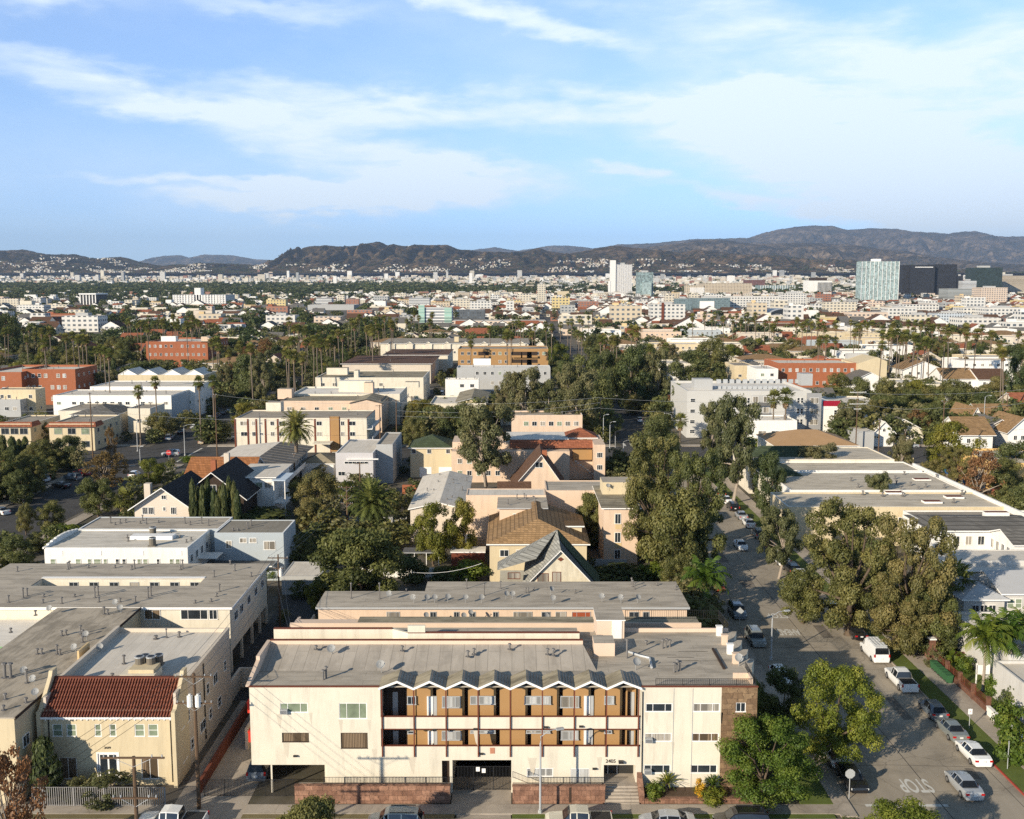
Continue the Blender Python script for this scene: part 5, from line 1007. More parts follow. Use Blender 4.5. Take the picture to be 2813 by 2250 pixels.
 vent(A, -38.6, 97.5, 8.3, .8, .1); vent(A, -36.9, 105, 8.3, .9, .06); vent(A, -35.6, 105.2, 8.3, .5, .1); vent(A, -37.9, 104.6, 8.3, .3, .12); vent(A, -38.2, 93.5, 8.3, .5, .1)
tile_house()
# ---- long flat-roofed apartments at far left
def left_long():
 A = bldg('apartment_building', 'tan apartment building with dishes on its long stained flat roof, left of the tile roof', 'apartment building', (-52, 95, 0)); z = 8.0
 X1 = -43.7; w = MB(); w.box(-70, X1, 85.4, 102, -.1, z); w.box(-53.2, X1, 102, 116, -.1, z); w.build('wall', YEL, A)
 r = MB(); r.box(-70, X1 + .12, 85.3, 102, z, z + .12); r.box(-53.3, X1 + .12, 102, 116, z, z + .12); r.build('roof', R_TANY, A)
 s = MB(); s.box(X1 + .12, X1 + .18, 85.3, 116, z - .1, z + .16); s.build('roof_edge', DARK_WOOD_SHADE, A)
 b = MB(); b.box(X1 - .1, X1 + .1, 98.8, 101.4, z + .12, z + 1.15); b.build('parapet_screen', TAN, A)
 for px, py in ((276, 1784), (238, 1749), (208, 1785), (68, 1848), (95, 1872), (100, 1909), (140, 1678), (320, 1661), (332, 1676)): x, y = G(px, py, z + .5); (dish(A, x, y, z + .1, 1.1, random.uniform(-.5, .5)))
 for px, py, h in ((170, 1750, .5), (182, 1748, .5), (222, 1745, .9), (228, 1750, .6), (103, 1800, .5), (115, 1800, .5), (157, 1800, .9), (165, 1802, .5), (14, 1865, 1.4), (30, 1865, 1.4), (227, 1768, .6), (98, 1693, .5), (286, 1690, .8), (296, 1691, .5), (74, 1880, 1.3), (15, 1925, .5), (10, 1955, .4), (72, 1934, .4), (30, 1740, .4)):
  x, y = G(px, py, z); vent(A, x, y, z + .1, h, .14 if h > 1.3 else .09)
 for py, pz in ((2010, 5.0), (2060, 2.2)): pass
 for y, zz in ((87.2, 5.2), (87.2, 2.0), (90.5, 5.2)): win(A, X1 + .01, y, zz, 1.2, 1.1, 'E', GL_D, TRIM, ('v', 2))
left_long()
def court_block():
 A = bldg('apartment_building', 'cream flat-roofed apartment building with a long slot courtyard open in its grey roof', 'apartment building', (-50, 125, 0)); z = 8.0; x0, x1, y0, y1 = -67.7, -33.2, 116.02, 134.2
 sx0, sx1 = -60.5, -39.6; ya, yb = G(200, 1610, z)[1], G(200, 1592, z)[1]; ya, yb = 124.3, 127.6
 w = MB(); w.box(x0, x1, y0, y0 + .25, -.1, z); w.box(x1 - .25, x1, y0 + .25, y1, 2.6, z); w.box(x0, x0 + .25, y0 + .25, y1, -.1, z); w.box(x0, x1, y1 - .25, y1, -.1, z); w.box(sx0, sx1, yb, yb + .25, -.1, z); w.box(sx0, sx1, ya - .25, ya, -.1, z); w.box(sx0 - .25, sx0, ya, yb, -.1, z); w.box(sx1, sx1 + .25, ya, yb, -.1, z)
 for y in (116.3, 121, 126, 130, 133.7): w.box(x1 - .3, x1, y, y + .3, -.1, 2.6)
 w.box(x1 - 5, x1 - 4.8, y0 + .3, y1, -.1, 2.6); w.box(x1 - 4.8, x1 - .25, y0 + .25, y1 - .25, 2.4, 2.6)
 w.build('wall', CREAM, A)
 r = MB(); e = .35
 for a in ((x0 - e, x1 + e, y0 - .3, ya), (x0 - e, x1 + e, yb, y1 + e), (x0 - e, sx0, ya, yb), (sx1, x1 + e, ya, yb)): r.box(*a, z, z + .14)
 r.build('roof', R_GREY, A); s = MB(); s.box(x0 - e, x1 + e, y0 - .34, y0 - .3, z - .12, z + .16); s.box(x1 + e, x1 + e + .05, y0 - .3, y1 + e, z - .12, z + .16); s.box(sx0 - .1, sx1, yb - .05, yb + .6, z + .14, z + .2); s.build('roof_trim', TRIM, A)
 for k in range(7): x = sx0 + 4 + k * 2.6; win(A, x, yb, z - .75, 1.2, .8, 'S', random.choice([GL_D, GL_C]), LGREY, ('v', 2))
 wz_ = W(0, 1680, y0)[1]
 for px, gl, ww in ((419, GL_T, 1.9), (534, GL_D, 3.2), (586, GL_D, 1)): win(A, W(px, 1690, y0)[0], y0, W(0, 1688, y0)[1], ww, 1.2, 'S', gl, TRIM, ('t', 3) if ww > 2 else ('v', 2))
 for y in (118.5, 121, 124.5, 128, 131.5): win(A, x1 + .0, y, 6.3, 1.5, 1.1, 'E', GL_D, TRIM, ('v', 2))
 for px, py, h in ((187, 1567, .9), (192, 1563, .9), (362, 1568, .5), (370, 1564, 1.1), (496, 1568, .5), (502, 1564, 1.1), (633, 1553, .5), (645, 1571, .8), (588, 1588, .8), (603, 1628, .9), (48, 1573, .6), (64, 1646, 1.2), (75, 1640, .9), (261, 1645, 1.3), (270, 1639, 1.1), (407, 1646, 1.3), (415, 1640, 1.1), (120, 1643, .3), (205, 1643, .3), (24, 1658, .8), (118, 1660, .4), (170, 1661, .7), (272, 1657, .5), (372, 1658, .7), (595, 1642, .4), (316, 1563, .3), (690, 1587, .5), (243, 1563, .3), (580, 1656, .3), (536, 1660, .3), (330, 1657, .4)):
  x, y = G(px, py, z); vent(A, x, y, z + .1, h, .09)
 B = bldg('low_building', 'low building with a white roof patch and green trim at the left edge', 'building', (-62, 108, 0)); flat(B, -75, -53.4, 107, 115.9, 6.4, GREY, R_WHITE, .0, cap=paint('green_trim', (.2, .4, .2)))
court_block()
def white_block():
 A = bldg('white_building', 'white apartment building with scalloped west parapet and ribbed pale roof', 'apartment building', (-57, 145, 0)); z = 7.4
 x0, x1, y0, y1 = -68.2, -47.3, 144.9, 156; flat(A, x0, x1, y0, y1, z, WHITE, rolled('cream_roof', (.74, .68, .58), 'x', 1, .4, .2), .2, cap=WHITE)
 b = MB()
 for k in range(9): t = k / 8; y = y0 + t * (y1 - y0 - 1); b.box(x0 - .25, x0 + .15, y, y + 1.3, z, z + .25 + .5 * math.sin(t * 3.1))
 b.build('scalloped_parapet', WHITE, A)
 f = lambda px: W(px, 1540, y0)[0]
 for a, b_, gl in ((398, 440, GL_G), (596, 640, GL_G), (690, 725, GL_G), (740, 800, GL_G), (815, 850, GL_G), (910, 945, GL_D), (963, 998, GL_D), (1082, 1117, GL_G), (1130, 1167, GL_G), (1237, 1262, GL_D), (1337, 1372, GL_G), (1386, 1422, GL_G)): win(A, (f(a / 2.875) + f(b_ / 2.875)) / 2, y0, W(0, 1544, y0)[1], f(b_ / 2.875) - f(a / 2.875), 1.0, 'S', gl, TRIM, ('h', 2))
 for px in (480, 785, 1118, 1420): s = MB(); x = f(px / 2.875); s.box(x - .35, x + .35, y0 - .05, y0, W(0, 1526, y0)[1], W(0, 1513, y0)[1]); s.build('niche_frame', TRIM, A)
 for y in (146.5, 149, 151.5, 154): win(A, x1 + .01, y, 5.6, 1.1, 1.2, 'E', GL_D, TRIM, ('v', 2)); win(A, x1 + .01, y, 2.4, 1.1, 1.2, 'E', GL_D, TRIM, ('v', 2))
 s = MB(); s.box(x1, x1 + 2.6, 150, 152.5, 2.2, 2.35); s.box(x1, x1 + 2.8, 149.6, 153, 4.6, 4.75)
 for k in range(8): s.box(x1 + 2.6 + k * .3, x1 + 2.9 + k * .3, 149.5, 150.6, 2.1 - k * .27, 2.2 - k * .27)
 for k in range(12): s.box(x1 + .2 * k, x1 + .2 * k + .05, 150, 150.05, 2.35, 3.3)
 s.build('outside_stair', TRIM, A)
 ac(A, *G(420, 1463, z + .4), z, 1.2); ac(A, *G(419, 1492, z + .4), z, 1.2)
 x, y = G(420, 1482, z); b = MB(); b.box(x - 3.4, x + 3.0, y - .2, y + 1.6, z, z + .55); b.build('roof_light', TRIM, A)
 for px, py in ((350, 1477), (361, 1477), (352, 1487), (470, 1470), (494, 1478), (512, 1490), (525, 1484)): x, y = G(px, py, z); vent(A, x, y, z, .35, .09)
white_block()
def blue_block():
 A = bldg('grey_building', 'blue-grey flat-roofed apartment building with white window trim behind the white block', 'apartment building', (-50, 156, 0)); z = 7.5
 flat(A, -68, -46, 156.2, 164.5, z, BLUEG, R_GREY, .12, cap=TRIM); flat(A, -45.98, -35.3, 153.8, 162.5, z - .02, BLUEG, rolled('brown_roof', (.29, .26, .21), 'y', 1, .3, .2), .1, cap=TRIM, wname='east_wall', rname='east_roof'); Y = 153.8
 f = lambda px: W(px, 1480, Y)[0]
 for px, w_, h_, zz in ((628, 1.0, 1.3, 5.7), (668, 1.1, .8, 6.4), (695, 1.1, .8, 6.4), (740, 1.8, 1.4, 5.6)): win(A, f(px), Y, zz, w_, h_, 'S', GL_C, TRIM, ('v', 2))
 b = MB(); b.box(-46.5, -36.5, 150.8, 153.78, 3.0, 3.2, [1, 0, 1, 1, 1, 1]); b.build('porch_roof', [R_SLATE, TRIM], A); b = MB()
 for x in (-46, -42, -38): b.box(x, x + .2, 151, 151.2, 0, 3.0)
 b.build('porch_post', TRIM, A)
 for k, (px, py) in enumerate(((304, 1437), (316, 1442), (330, 1437), (345, 1436), (385, 1438), (402, 1440), (435, 1436), (508, 1438), (522, 1442), (554, 1438), (573, 1444), (640, 1458), (654, 1458), (690, 1444), (680, 1452), (392, 1431))): x, y = G(px, py, z); vent(A, x, y, z, random.choice([.3, .5, .9]), .09)
blue_block()
# ---- pink rear apartment
def pink_rear():
 A = bldg('pink_building', 'long pink apartment building with a grey roof crowded with satellite dishes', 'apartment building', (-5, 118, 0)); z = 7.0
 x0, x1, y0, y1 = pb(874, 1887, 1669, 1602, z); yl = G(1000, 1627, z)[1]; xm = G(1160, 1669, z)[0]
 w = MB(); w.box(x0, x1, y0, yl, 0, z); w.box(xm, x1, yl, y1, 0, z); w.build('wall', PEACH, A)
 r = MB(); r.box(x0 - .25, x1 + .3, y0 - .35, yl, z, z + .15, 0); r.box(xm - .2, x1 + .3, yl, y1 + .2, z, z + .15, 0); r.build('roof', R_GREY, A); s = MB(); s.box(x0 - .25, x1 + .3, y0 - .39, y0 - .35, z - .1, z + .15); s.build('roof_trim', LGREY, A)
 f = lambda px: W(px, 1690, y0)[0]; zz = W(0, 1689, y0)[1]
 for a, b_, gl in ((1062, 1098, GL_C), (1181, 1199, GL_D), (1246, 1262, GL_D), (1288, 1307, GL_D), (1353, 1370, GL_D), (1410, 1462, GL_C), (1487, 1512, GL_D), (1526, 1555, GL_C), (1570, 1623, paint('red_blind', (.3, .07, .03))), (1728, 1755, GL_D), (1765, 1784, GL_D)): win(A, (f(a) + f(b_)) / 2, y0, zz, f(b_) - f(a), .75, 'S', gl, LGREY, ('t', 3) if b_ - a > 30 else ('v', 2))
 for px, py in ((1071, 1640), (1137, 1650), (1172, 1650), (1194, 1650), (1230, 1648), (1279, 1650), (1323, 1650), (1390, 1640), (1408, 1640), (1513, 1627), (1520, 1652), (1654, 1647), (1706, 1650), (1751, 1650), (1170, 1683), (1273, 1684), (1292, 1676), (1500, 1685)):
  x, y = G(px, py - 3, z + .6); dish(A, x, y, z + .15, 1.15, random.uniform(-.6, .6)) if py < 1660 else dish(A, *G(px, py, z + .3), z - .7, 1.1, .2)
 for px, py, h in ((965, 1647, 1.9), (1043, 1649, 2.0), (1282, 1620, 1.2), (1330, 1640, 1.5), (1444, 1632, .6), (1451, 1632, .6), (1735, 1608, .8), (1738, 1615, .8), (1743, 1622, .8), (1580, 1633, .4), (1466, 1625, .3), (1116, 1628, .3), (1805, 1612, .3), (1858, 1616, .3), (1856, 1624, .4), (1375, 1620, .9)):
  x, y = G(px, py, z); vent(A, x, y, z + .12, h, .07)
 B = A
pink_rear()
mb = MB(); mb.box(-26.4, -26.15, 96, 131, 0, 2.2); tag(mb.build('boundary_wall', PINK), 'pink boundary wall running back beside the alley', 'wall')
mb = MB(); mb.add([(-28.5, 87.3, 0), (-28.2, 87.3, 0), (-28.2, 106, 0), (-28.5, 106, 0), (-28.5, 87.3, 1.1), (-28.2, 87.3, 1.1), (-28.2, 106, 1.3), (-28.5, 106, 1.3)], [[4, 5, 6, 7], [0, 1, 5, 4], [1, 2, 6, 5], [2, 3, 7, 6], [3, 0, 4, 7]]); tag(mb.build('boundary_wall', RUST), 'low rust-red wall along the driveway beside the yellow house', 'wall')
mb = MB(); mb.box(-42.4, -30.8, 84.9, 85.05, -.1, .12); tag(mb.build('fence_footing', CONC), 'concrete footing under the pale picket fence', 'kerb')
mb = MB(); mb.box(-31.2, -30.9, 107.05, 112, 0, 2.3); mb.box(-30.9, -27.5, 111.7, 112, 0, 2.3); tag(mb.build('garden_wall', BEIGE), 'beige yard wall with an opening at the back of the driveway', 'wall')
# ---- houses behind the pink building
def mid_houses():
 A = bldg('tan_roof_house', 'cream house with a broad tan shingle hip roof and square dormer', 'house', (2, 150, 0)); x0, x1, y0, y1 = pb(1345, 1612, 1495, 1420, 6.2); hip(A, x0, x1, y0, y1, 6.2, 9.6, YEL, S_TAN, .5, inset=3.0); wgrid(A, x0 + 1, x0 + 6, y0, [4.8], 2, 1.4, 1.1);
 d_ = MB(); xd = x1 - 1.0; d_.box(xd - 3.2, xd + .6, y0 + 5.5, y0 + 8.5, 5, 7.6, 0); d_.build('dormer', YEL, A); slab_roof(A, xd - 3.5, xd + 1.0, y0 + 5.1, y0 + 8.8, 7.6, S_TAN, name='dormer_roof')
 yb = 134.5
 A = bldg('white_gable_house', 'peeling white house with a steep front gable and curved grey-green roof', 'house', (6, yb, 0)); X = lambda px: W(px, 1560, yb)[0]; Z = lambda py: W(0, py, yb)[1]
 xp, zp = X(1540), Z(1513); xl, xr, zb = X(1452), X(1628), Z(1602); zb = max(zb, 3.2)
 w = MB(); w.add([(xl, yb, -.1), (xr, yb, -.1), (xr, yb, zb), (xp, yb, zp - .1), (xl, yb, zb)], [[0, 1, 2, 3, 4]]); w.box(X(1372), X(1650), yb + 1.5, yb + 9, -.1, 4.6); w.box(X(1372), X(1455), yb + .3, yb + 1.5, -.1, 5.2); w.build('wall', paint('peeling_white_siding', (.70, .63, .48), .25, 1.5, fine=.3, streak=.5), A)
 r = MB(); zr2 = zp + 1.2; yk = yb + 6.5
 def sl(a, b, c, d_, mi, th=.15):
  v = [a, b, c, d_] + [(p[0], p[1], p[2] + th) for p in (a, b, c, d_)]; r.add(v, [[4, 5, 6, 7], [3, 2, 1, 0], [0, 1, 5, 4], [1, 2, 6, 5], [2, 3, 7, 6], [3, 0, 4, 7]], [mi, mi, 2 if th < .2 and a[1] == yb - .5 else mi, mi, mi, mi])
 sl((xl - .9, yb - .5, zb - .8), (xp, yb - .5, zp + .05), (xp - .2, yk, zr2), (xl - .3, yk, zb + 2.0), 0); sl((xp, yb - .5, zp + .05), (xr + .6, yb - .5, zb - .7), (xr + .6, yk, zb - .2), (xp - .2, yk, zr2), 1)
 sl((X(1366), yb + .2, Z(1568)), (X(1474), yb + .2, Z(1536)), (xp - .2, yk, zr2), (X(1365), yk, 6.4), 0); sl((xp + .3, yb + 3, zr2 - .8), (X(1655), yb + 1.0, 4.2), (X(1655), yk, 4.8), (xp - .1, yk, zr2), 3)
 r.build('roof', [shingle('pale_grey_green_shingle', (.36, .35, .31)), S_GREY, TRIM, S_GREEN], A)
 hw = [(X(1476), X(1507), Z(1600), Z(1575)), (X(1517), X(1541), Z(1600), Z(1571)), (X(1395), X(1429), Z(1592), Z(1574))]
 for h in hw: win(A, (h[0] + h[1]) / 2, yb + (.0 if h[0] > X(1440) else .29), (h[2] + h[3]) / 2, h[1] - h[0], h[3] - h[2], 'S', GL_C, RUST, ('v', 2))
 v = MB(); v.add([(xp - .45, yb - .05, Z(1536)), (xp, yb - .05, Z(1542)), (xp + .45, yb - .05, Z(1536)), (xp, yb - .05, Z(1530))], [[0, 1, 2, 3]]); v.build('gable_vent', RUST, A)
 # salmon apartments
 A = bldg('salmon_building', 'three-storey salmon apartment building with stacked windows beside the big street trees', 'apartment building', (10, 170, 0)); z = 9.5
 x0, x1, y0, y1 = pb(1690, 1753, 1397, 1350, z); flat(A, x0 - 1.8, x1, y0, y1 + 4, z, PEACH, R_OLD, .0, over=.5, cap=TRIM); X2 = lambda px, Y: W(px, 1450, Y)[0]
 for zz in (1.8, 4.7, 7.8): win(A, X2(1697, y0), y0, zz, 1.0, 1.7, 'S', GL_D, TRIM, ('v', 2), False); b = MB(); b.box(X2(1690, y0), X2(1708, y0), y0 - .03, y0, zz - 1.7, zz - .9); b.build('ochre_spandrel', TAN, A)
 q = pb(1500, 1692, 1350, 1322, z); flat(A, q[0], q[1], q[2], q[3], z + .02, PEACH, R_GREY, .15, wname='rear_wall', rname='rear_roof'); q = pb(1372, 1499, 1397, 1363, z - .4); flat(A, q[0], q[1], q[2], q[3], z - .4, PEACH, R_GREY, .0, over=.4, cap=LGREY, wname='west_wall', rname='west_roof'); wgrid(A, q[0] + 2, q[1] - 1, q[2], [7.6], 3, 1.1, 1.3)
 q = pb(1280, 1500, 1362, 1350, z); flat(A, q[0], q[1], q[2], q[3] + 2, z + .01, PEACH, R_LIGHT, .1, wname='link_wall', rname='link_roof')
 yy = G(1690, 1361, z)[1]; zt = W(0, 1325, yy)[1]; b = MB(); b.box(X2(1654, yy), X2(1741, yy), yy, yy + 5, z, zt, [0, 1, 0, 0, 0, 0]); b.build('roof_room', [YEL, R_GREY], A)
 dish(A, X2(1668, yy), yy - .4, z + 1.0, 1.2); vent(A, X2(1683, 175), 175, z + .1, 1.2);
 for px, py in ((1445, 1372), (1440, 1368), (1395, 1385), (1470, 1380), (1420, 1370)): x, y = G(px, py, z); vent(A, x, y, z, .7)
 # long grey-roofed hall
 A = bldg('long_hall', 'long grey-roofed apartment wing with a shallow ridge, seen end on', 'building', (-15, 175, 0)); x0, x1, y0, y1 = pb(1127, 1282, 1397, 1309, 6.0); xr_ = x0 + (x1 - x0) * .52; gable(A, x0, x1 - .5, y0, y1, 5.9, 7.0, BEIGE, R_LIGHT, 'y', .4, rx=xr_)
 for k in range(14): x, y = x0 + 1 + random.random() * (x1 - x0 - 2), y0 + 2 + random.random() * (y1 - y0 - 4); vent(A, x, y, 6.4, .6)
 # small garage roof, carport, canopy
 A = bldg('garage', 'small garage with a plain grey sloping roof beside the dark feathery tree', 'garage', (-29, 138, 0)); x0, x1, y0, y1 = pb(773, 880, 1580, 1540, 3.0); flat(A, x0, x1, y0, y1, 2.8, GREY, R_LIGHT, .05)
 A = bldg('carport', 'grey corrugated carport roof on posts in the yard behind the pepper tree', 'carport', (-13, 150, 0)); x0, x1, y0, y1 = pb(1105, 1205, 1520, 1506, 2.6); slab_roof(A, x0, x1, y0, y1, 2.6, R_SLATE, LGREY, .12); b = MB()
 for t in (0, .33, .66, 1): b.box(x0 + (x1 - x0) * t - .05, x0 + (x1 - x0) * t + .05, y0, y0 + .1, 0, 2.6)
 b.build('carport_post', TRIM, A)
 A = bldg('shed', 'white-roofed shed with a red-brown front behind the carport', 'shed', (-7, 150, 0)); x0, x1, y0, y1 = pb(1240, 1330, 1518, 1505, 2.8); flat(A, x0, x1, y0, y1, 2.8, RUST, R_WHITE, 0, over=.2)
 A = bldg('shed', 'tiny white shed with pale blue door under the yellow-green trees', 'shed', (-8, 152, 0)); x0, x1, y0, y1 = pb(1255, 1290, 1490, 1478, 2.4); gable(A, x0, x1, y0, y1 + 1, 2.2, 3.2, WHITE, R_LIGHT, 'x', .3)
mid_houses()
for (a, b, h, m_, l) in (((-25, 155.5), (-12, 155.5), 1.5, WHITE, 'white yard fence behind the blue-grey building'), ((-29.5, 146), (-24.8, 146), 1.1, ORANGE, 'orange boarded fence at the end of the alley'), ((20.3, 139.5), (29, 139.5), 1.5, BEIGE, 'beige block wall between the gable house and salmon apartments'), ((8.5, 160), (18.5, 160), 1.7, GREY, 'grey block wall under the salmon apartments')):
 mb = MB(); mb.box(a[0], b[0], a[1], a[1] + .2, 0, h); tag(mb.build('yard_wall', m_), l, 'wall')
# ---- gabled craftsman houses left
def craftsman():
 A = bldg('dark_roof_house', 'beige craftsman house whose pale front gable rises under a charcoal roof', 'house', (-60, 178, 0)); y0 = G(450, 1420)[1] if False else 176.0; X = lambda px, Y=y0: W(px, 1390, Y)[0]; Z = lambda py, Y=y0: W(0, py, Y)[1]
 xl, xr, xp = X(369), X(522), X(449); ze, zp = Z(1392), Z(1340); gable(A, xl, xr, y0, y0 + 15, ze, zp, paint('pale_pink_stucco', (.66, .56, .46), .05, .5), S_DARK, 'y', .9, rx=xp)
 for px in (398, 415, 476): win(A, X(px), y0, Z(1403), 1.0, 1.3, 'S', GL_D, TRIM, ('v', 3), False)
 win(A, X(451), y0, Z(1398), .5, .7, 'S', GL_D, TRIM, ('h', 2), False); win(A, X(451), y0, Z(1366), .9, .8, 'S', GL_D, TRIM, ('v', 2), False)
 b = MB(); b.box(X(388) - .5, X(388) + .6, y0 + 3, y0 + 4.2, ze, zp + .1); b.build('chimney', BEIGE, A)
 A = bldg('dark_roof_house', 'large charcoal-roofed house behind the cypress row with white barge boards', 'house', (-50, 196, 0)); y1 = 188.0; x0, x1 = W(500, 1330, y1)[0], W(668, 1330, y1)[0]; gable(A, x0, x1, y1, y1 + 16, 6.0, 10.6, DARK_WOOD_SHADE, S_DARK, 'y', .8); win(A, (x0 + x1) / 2, y1, 7.6, 1.4, 1.3, 'S', GL_D, TRIM, ('v', 2), False)
 for px in (585, 622): b = MB(); x = W(px, 1270, 200)[0]; b.box(x - .5, x + .5, 200, 201, 8, 12.2 if px > 600 else 10.8); b.build('chimney', BEIGE if px > 600 else BRICK, A)
 A = bldg('orange_roof_house', 'house with an orange-brown shingle roof beside the left intersection', 'house', (-62, 212, 0)); gable(A, -68, -54.5, 209, 221, 5.6, 8.8, BEIGE, S_ORANGE, 'x', .6)
 A = bldg('gallery_apartment', 'long motel-like apartment building with a ribbed dark sloping roof and balcony rail', 'apartment building', (-55, 230, 0)); X0, X1 = -66.5, -50.0
 w = MB(); w.box(X0, X1, 214, 246, -.1, 6.0); w.build('wall', GREY, A); r = MB(); xm = X1 - 6.5; r.quad((xm, 213.5, 7.3), (X1 + 1.6, 213.5, 6.1), (X1 + 1.6, 246.5, 6.1), (xm, 246.5, 7.3), 1); r.quad((X0 - .5, 213.5, 6.3), (xm, 213.5, 7.3), (xm, 246.5, 7.3), (X0 - .5, 246.5, 6.3), 0)
 for k in range(11): y = 215 + k * 3; r.tube([(xm, y, 7.36), (X1 + 1.5, y, 6.18)], .07, 4, 2)
 r.quad((X0 - .5, 213.5, 6.1), (X1 + 1.6, 213.5, 5.95), (xm, 213.5, 7.28), (X0 - .5, 213.5, 6.28), 2); r.build('roof', [R_LIGHT, R_SLATE, VENTM], A)
 for k in range(10): win(A, X1 + .01, 216 + k * 3, 4.6, 1.3, 1.3, 'E', GL_D, TRIM, ('v', 2), False)
 s = MB(); s.box(X1, X1 + 1.5, 214, 246, 3.0, 3.15); s.box(X1 + 1.42, X1 + 1.5, 214, 246, 3.15, 4.1); s.build('balcony', TRIM, A)
 A = bldg('white_house', 'white two-storey house with a flat grey roof and a raised pale blue porch', 'house', (-43, 200, 0)); y0 = 198.; X = lambda px: W(px, 1320, y0)[0]; flat(A, X(645), X(752), y0, 212, W(0, 1312, y0)[1], WHITE, R_LIGHT, .0, over=.6, cap=TRIM); zt = W(0, 1312, y0)[1]; wgrid(A, X(650), X(748), y0, [zt - 1.5], 4, 1.4, 1.2); wgrid(A, X(650), X(700), y0, [1.6], 2, 1.2, 1.2)
 b = MB(); b.box(X(752), X(790), y0 - 2, y0 + 6, zt - .3, zt - .15, 0); b.box(X(755), X(788), y0 - 1.8, y0 + 5, 2.9, 3.1, 1)
 for px in (757, 787): b.box(X(px) - .08, X(px) + .08, y0 - 1.7, y0 - 1.5, 0, zt - .3, 1)
 for k in range(12): b.box(X(757) + k * .2, X(757) + k * .2 + .04, y0 - 1.75, y0 - 1.7, 3.1, 4.0, 1)
 b.build('porch', [paint('pale_blue_metal', (.5, .58, .66)), TRIM], A)
 A = bldg('garage', 'white garage with a hipped tan roof beside the tall date palm', 'garage', (-38, 245, 0)); y0 = 236; x0, x1 = W(828, 1270, y0)[0], W(916, 1270, y0)[0]; hip(A, x0, x1, y0, y0 + 8, 3.6, 5.6, WHITE, rolled('tan_hip', (.36, .31, .22), 'x', .5, .2, .4), .3)
 A = bldg('grey_house', 'pale grey two-storey house with a tapering flat roof and white gable window row', 'house', (-28, 235, 0)); y0 = 226; X = lambda px: W(px, 1270, y0)[0]; Z = lambda py: W(0, py, y0)[1]; x0, x1 = X(922), X(1025); zt = Z(1246); flat(A, x0, x1, y0, 246, zt, paint('pale_grey_siding', (.52, .50, .50), .06), R_LIGHT, .15, cap=TRIM); flat(A, x1 + .02, X(1072), y0 + 5, 250, zt + 1, GREY, R_GREY, .3, wname='east_wall', rname='east_roof')
 win(A, X(979), y0, Z(1271), 5.4, .6, 'S', GL_D, TRIM, ('v', 6), False); win(A, X(938), y0, Z(1301), 1.6, 1, 'S', GL_D, TRIM, ('v', 2), False); b = MB(); b.box(X(953), X(1040), y0 - .5, y0 - .02, Z(1262), Z(1259)); b.build('eave_board', TRIM, A)
 A = bldg('yellow_house', 'yellow house with a green hip roof over two white garage doors', 'house', (-14, 240, 0)); y0 = 238; X = lambda px: W(px, 1250, y0)[0]; Z = lambda py: W(0, py, y0)[1]; hip(A, X(1127), X(1240), y0, y0 + 11, Z(1231), Z(1203), YEL, S_GREEN, .5)
 for px in (1137, 1179, 1231): win(A, X(px), y0, Z(1240), 1.0, 1.1, 'S', GL_D, TRIM, ('v', 2), False)
 for a, b_ in ((1152, 1185), (1205, 1240)): s = MB(); s.box(X(a), X(b_), y0 - .06, y0, 0, 2.5); s.build('garage_door', TRIM, A)
craftsman()
# ================================================================ middle distance
PROT = []   # (px0, px1, py0, py1, Y): pictures of hand-placed fronts that nearer planting must leave open
def AF(px0, px1, yt, yb, z, label, wall=None, roof=None, st=2, cols=6, ww=1.5, wh=1.2, par=.3, cap=None, cat='apartment building', name='apartment_building', gls=None, fr=None, panes=('v', 2), side='E', over=0., extra=None, clutter=5, yv=None):
 x0, x1, y0, y1 = pb(px0, px1, yt, yb, z); wall = wall or CREAM; A = thing(name, label, cat, ((x0 + x1) / 2, y0, 0)); flat(A, x0, x1, y0, y1, z - par, wall, roof or R_LIGHT, par, cap=cap or TRIM, over=over)
 fh = (z - .4) / st if st else 3
 for s in range(st):
  zz = z - .4 - fh * (s + .5) + .1
  if cols: wgrid(A, x0 + .6, x1 - .6, y0, [zz], cols, ww, wh, 'S', gls, fr, panes, False, .12)
  if (side == 'E' and px1 < 1406) or side == 'W' or (side == 'E' and px1 >= 1406 and False):
   n = max(1, int((y1 - y0) / 4.5)); wgrid(A, y0 + .5, y1 - .5, x1 + .01 if px1 < 1406 else x0 - .01, [zz], n, 1.2, 1.1, 'E' if px1 < 1406 else 'W', gls, fr, ('v', 2), False, .1)
 for k in range(clutter): vent(A, random.uniform(x0 + 1, x1 - 1), random.uniform(y0 + 1, y1 - 1), z - par, random.choice([.5, .8, 1.1]), .12)
 PROT.append((px0 - 4, px1 + 4, yb - 2, (yv or yt + F * (z * .75) / y0), y0))
 return A, x0, x1, y0, y1
def rbox(A, px0, px1, ytop, ybot, z, wall, roof, name='roof_room', dep=4):
 """a room standing on roof level z: its foot is at row ybot"""
 Y = G((px0 + px1) / 2, ybot, z)[1]; zt = W(0, ytop, Y)[1]; mb = MB(); mb.box(W(px0, ytop, Y)[0], W(px1, ytop, Y)[0], Y, Y + dep, z - .5, zt, [0, 1, 0, 0, 0, 0]); return mb.build(name, [wall, roof], A)
def vstrips(A, pxs, Y, z0, z1, m, w=.35, name='pilaster'):
 for px in pxs: s = MB(); x = W(px, 1200, Y)[0]; s.box(x - w / 2, x + w / 2, Y - .12, Y, z0, z1); s.build(name, m, A)
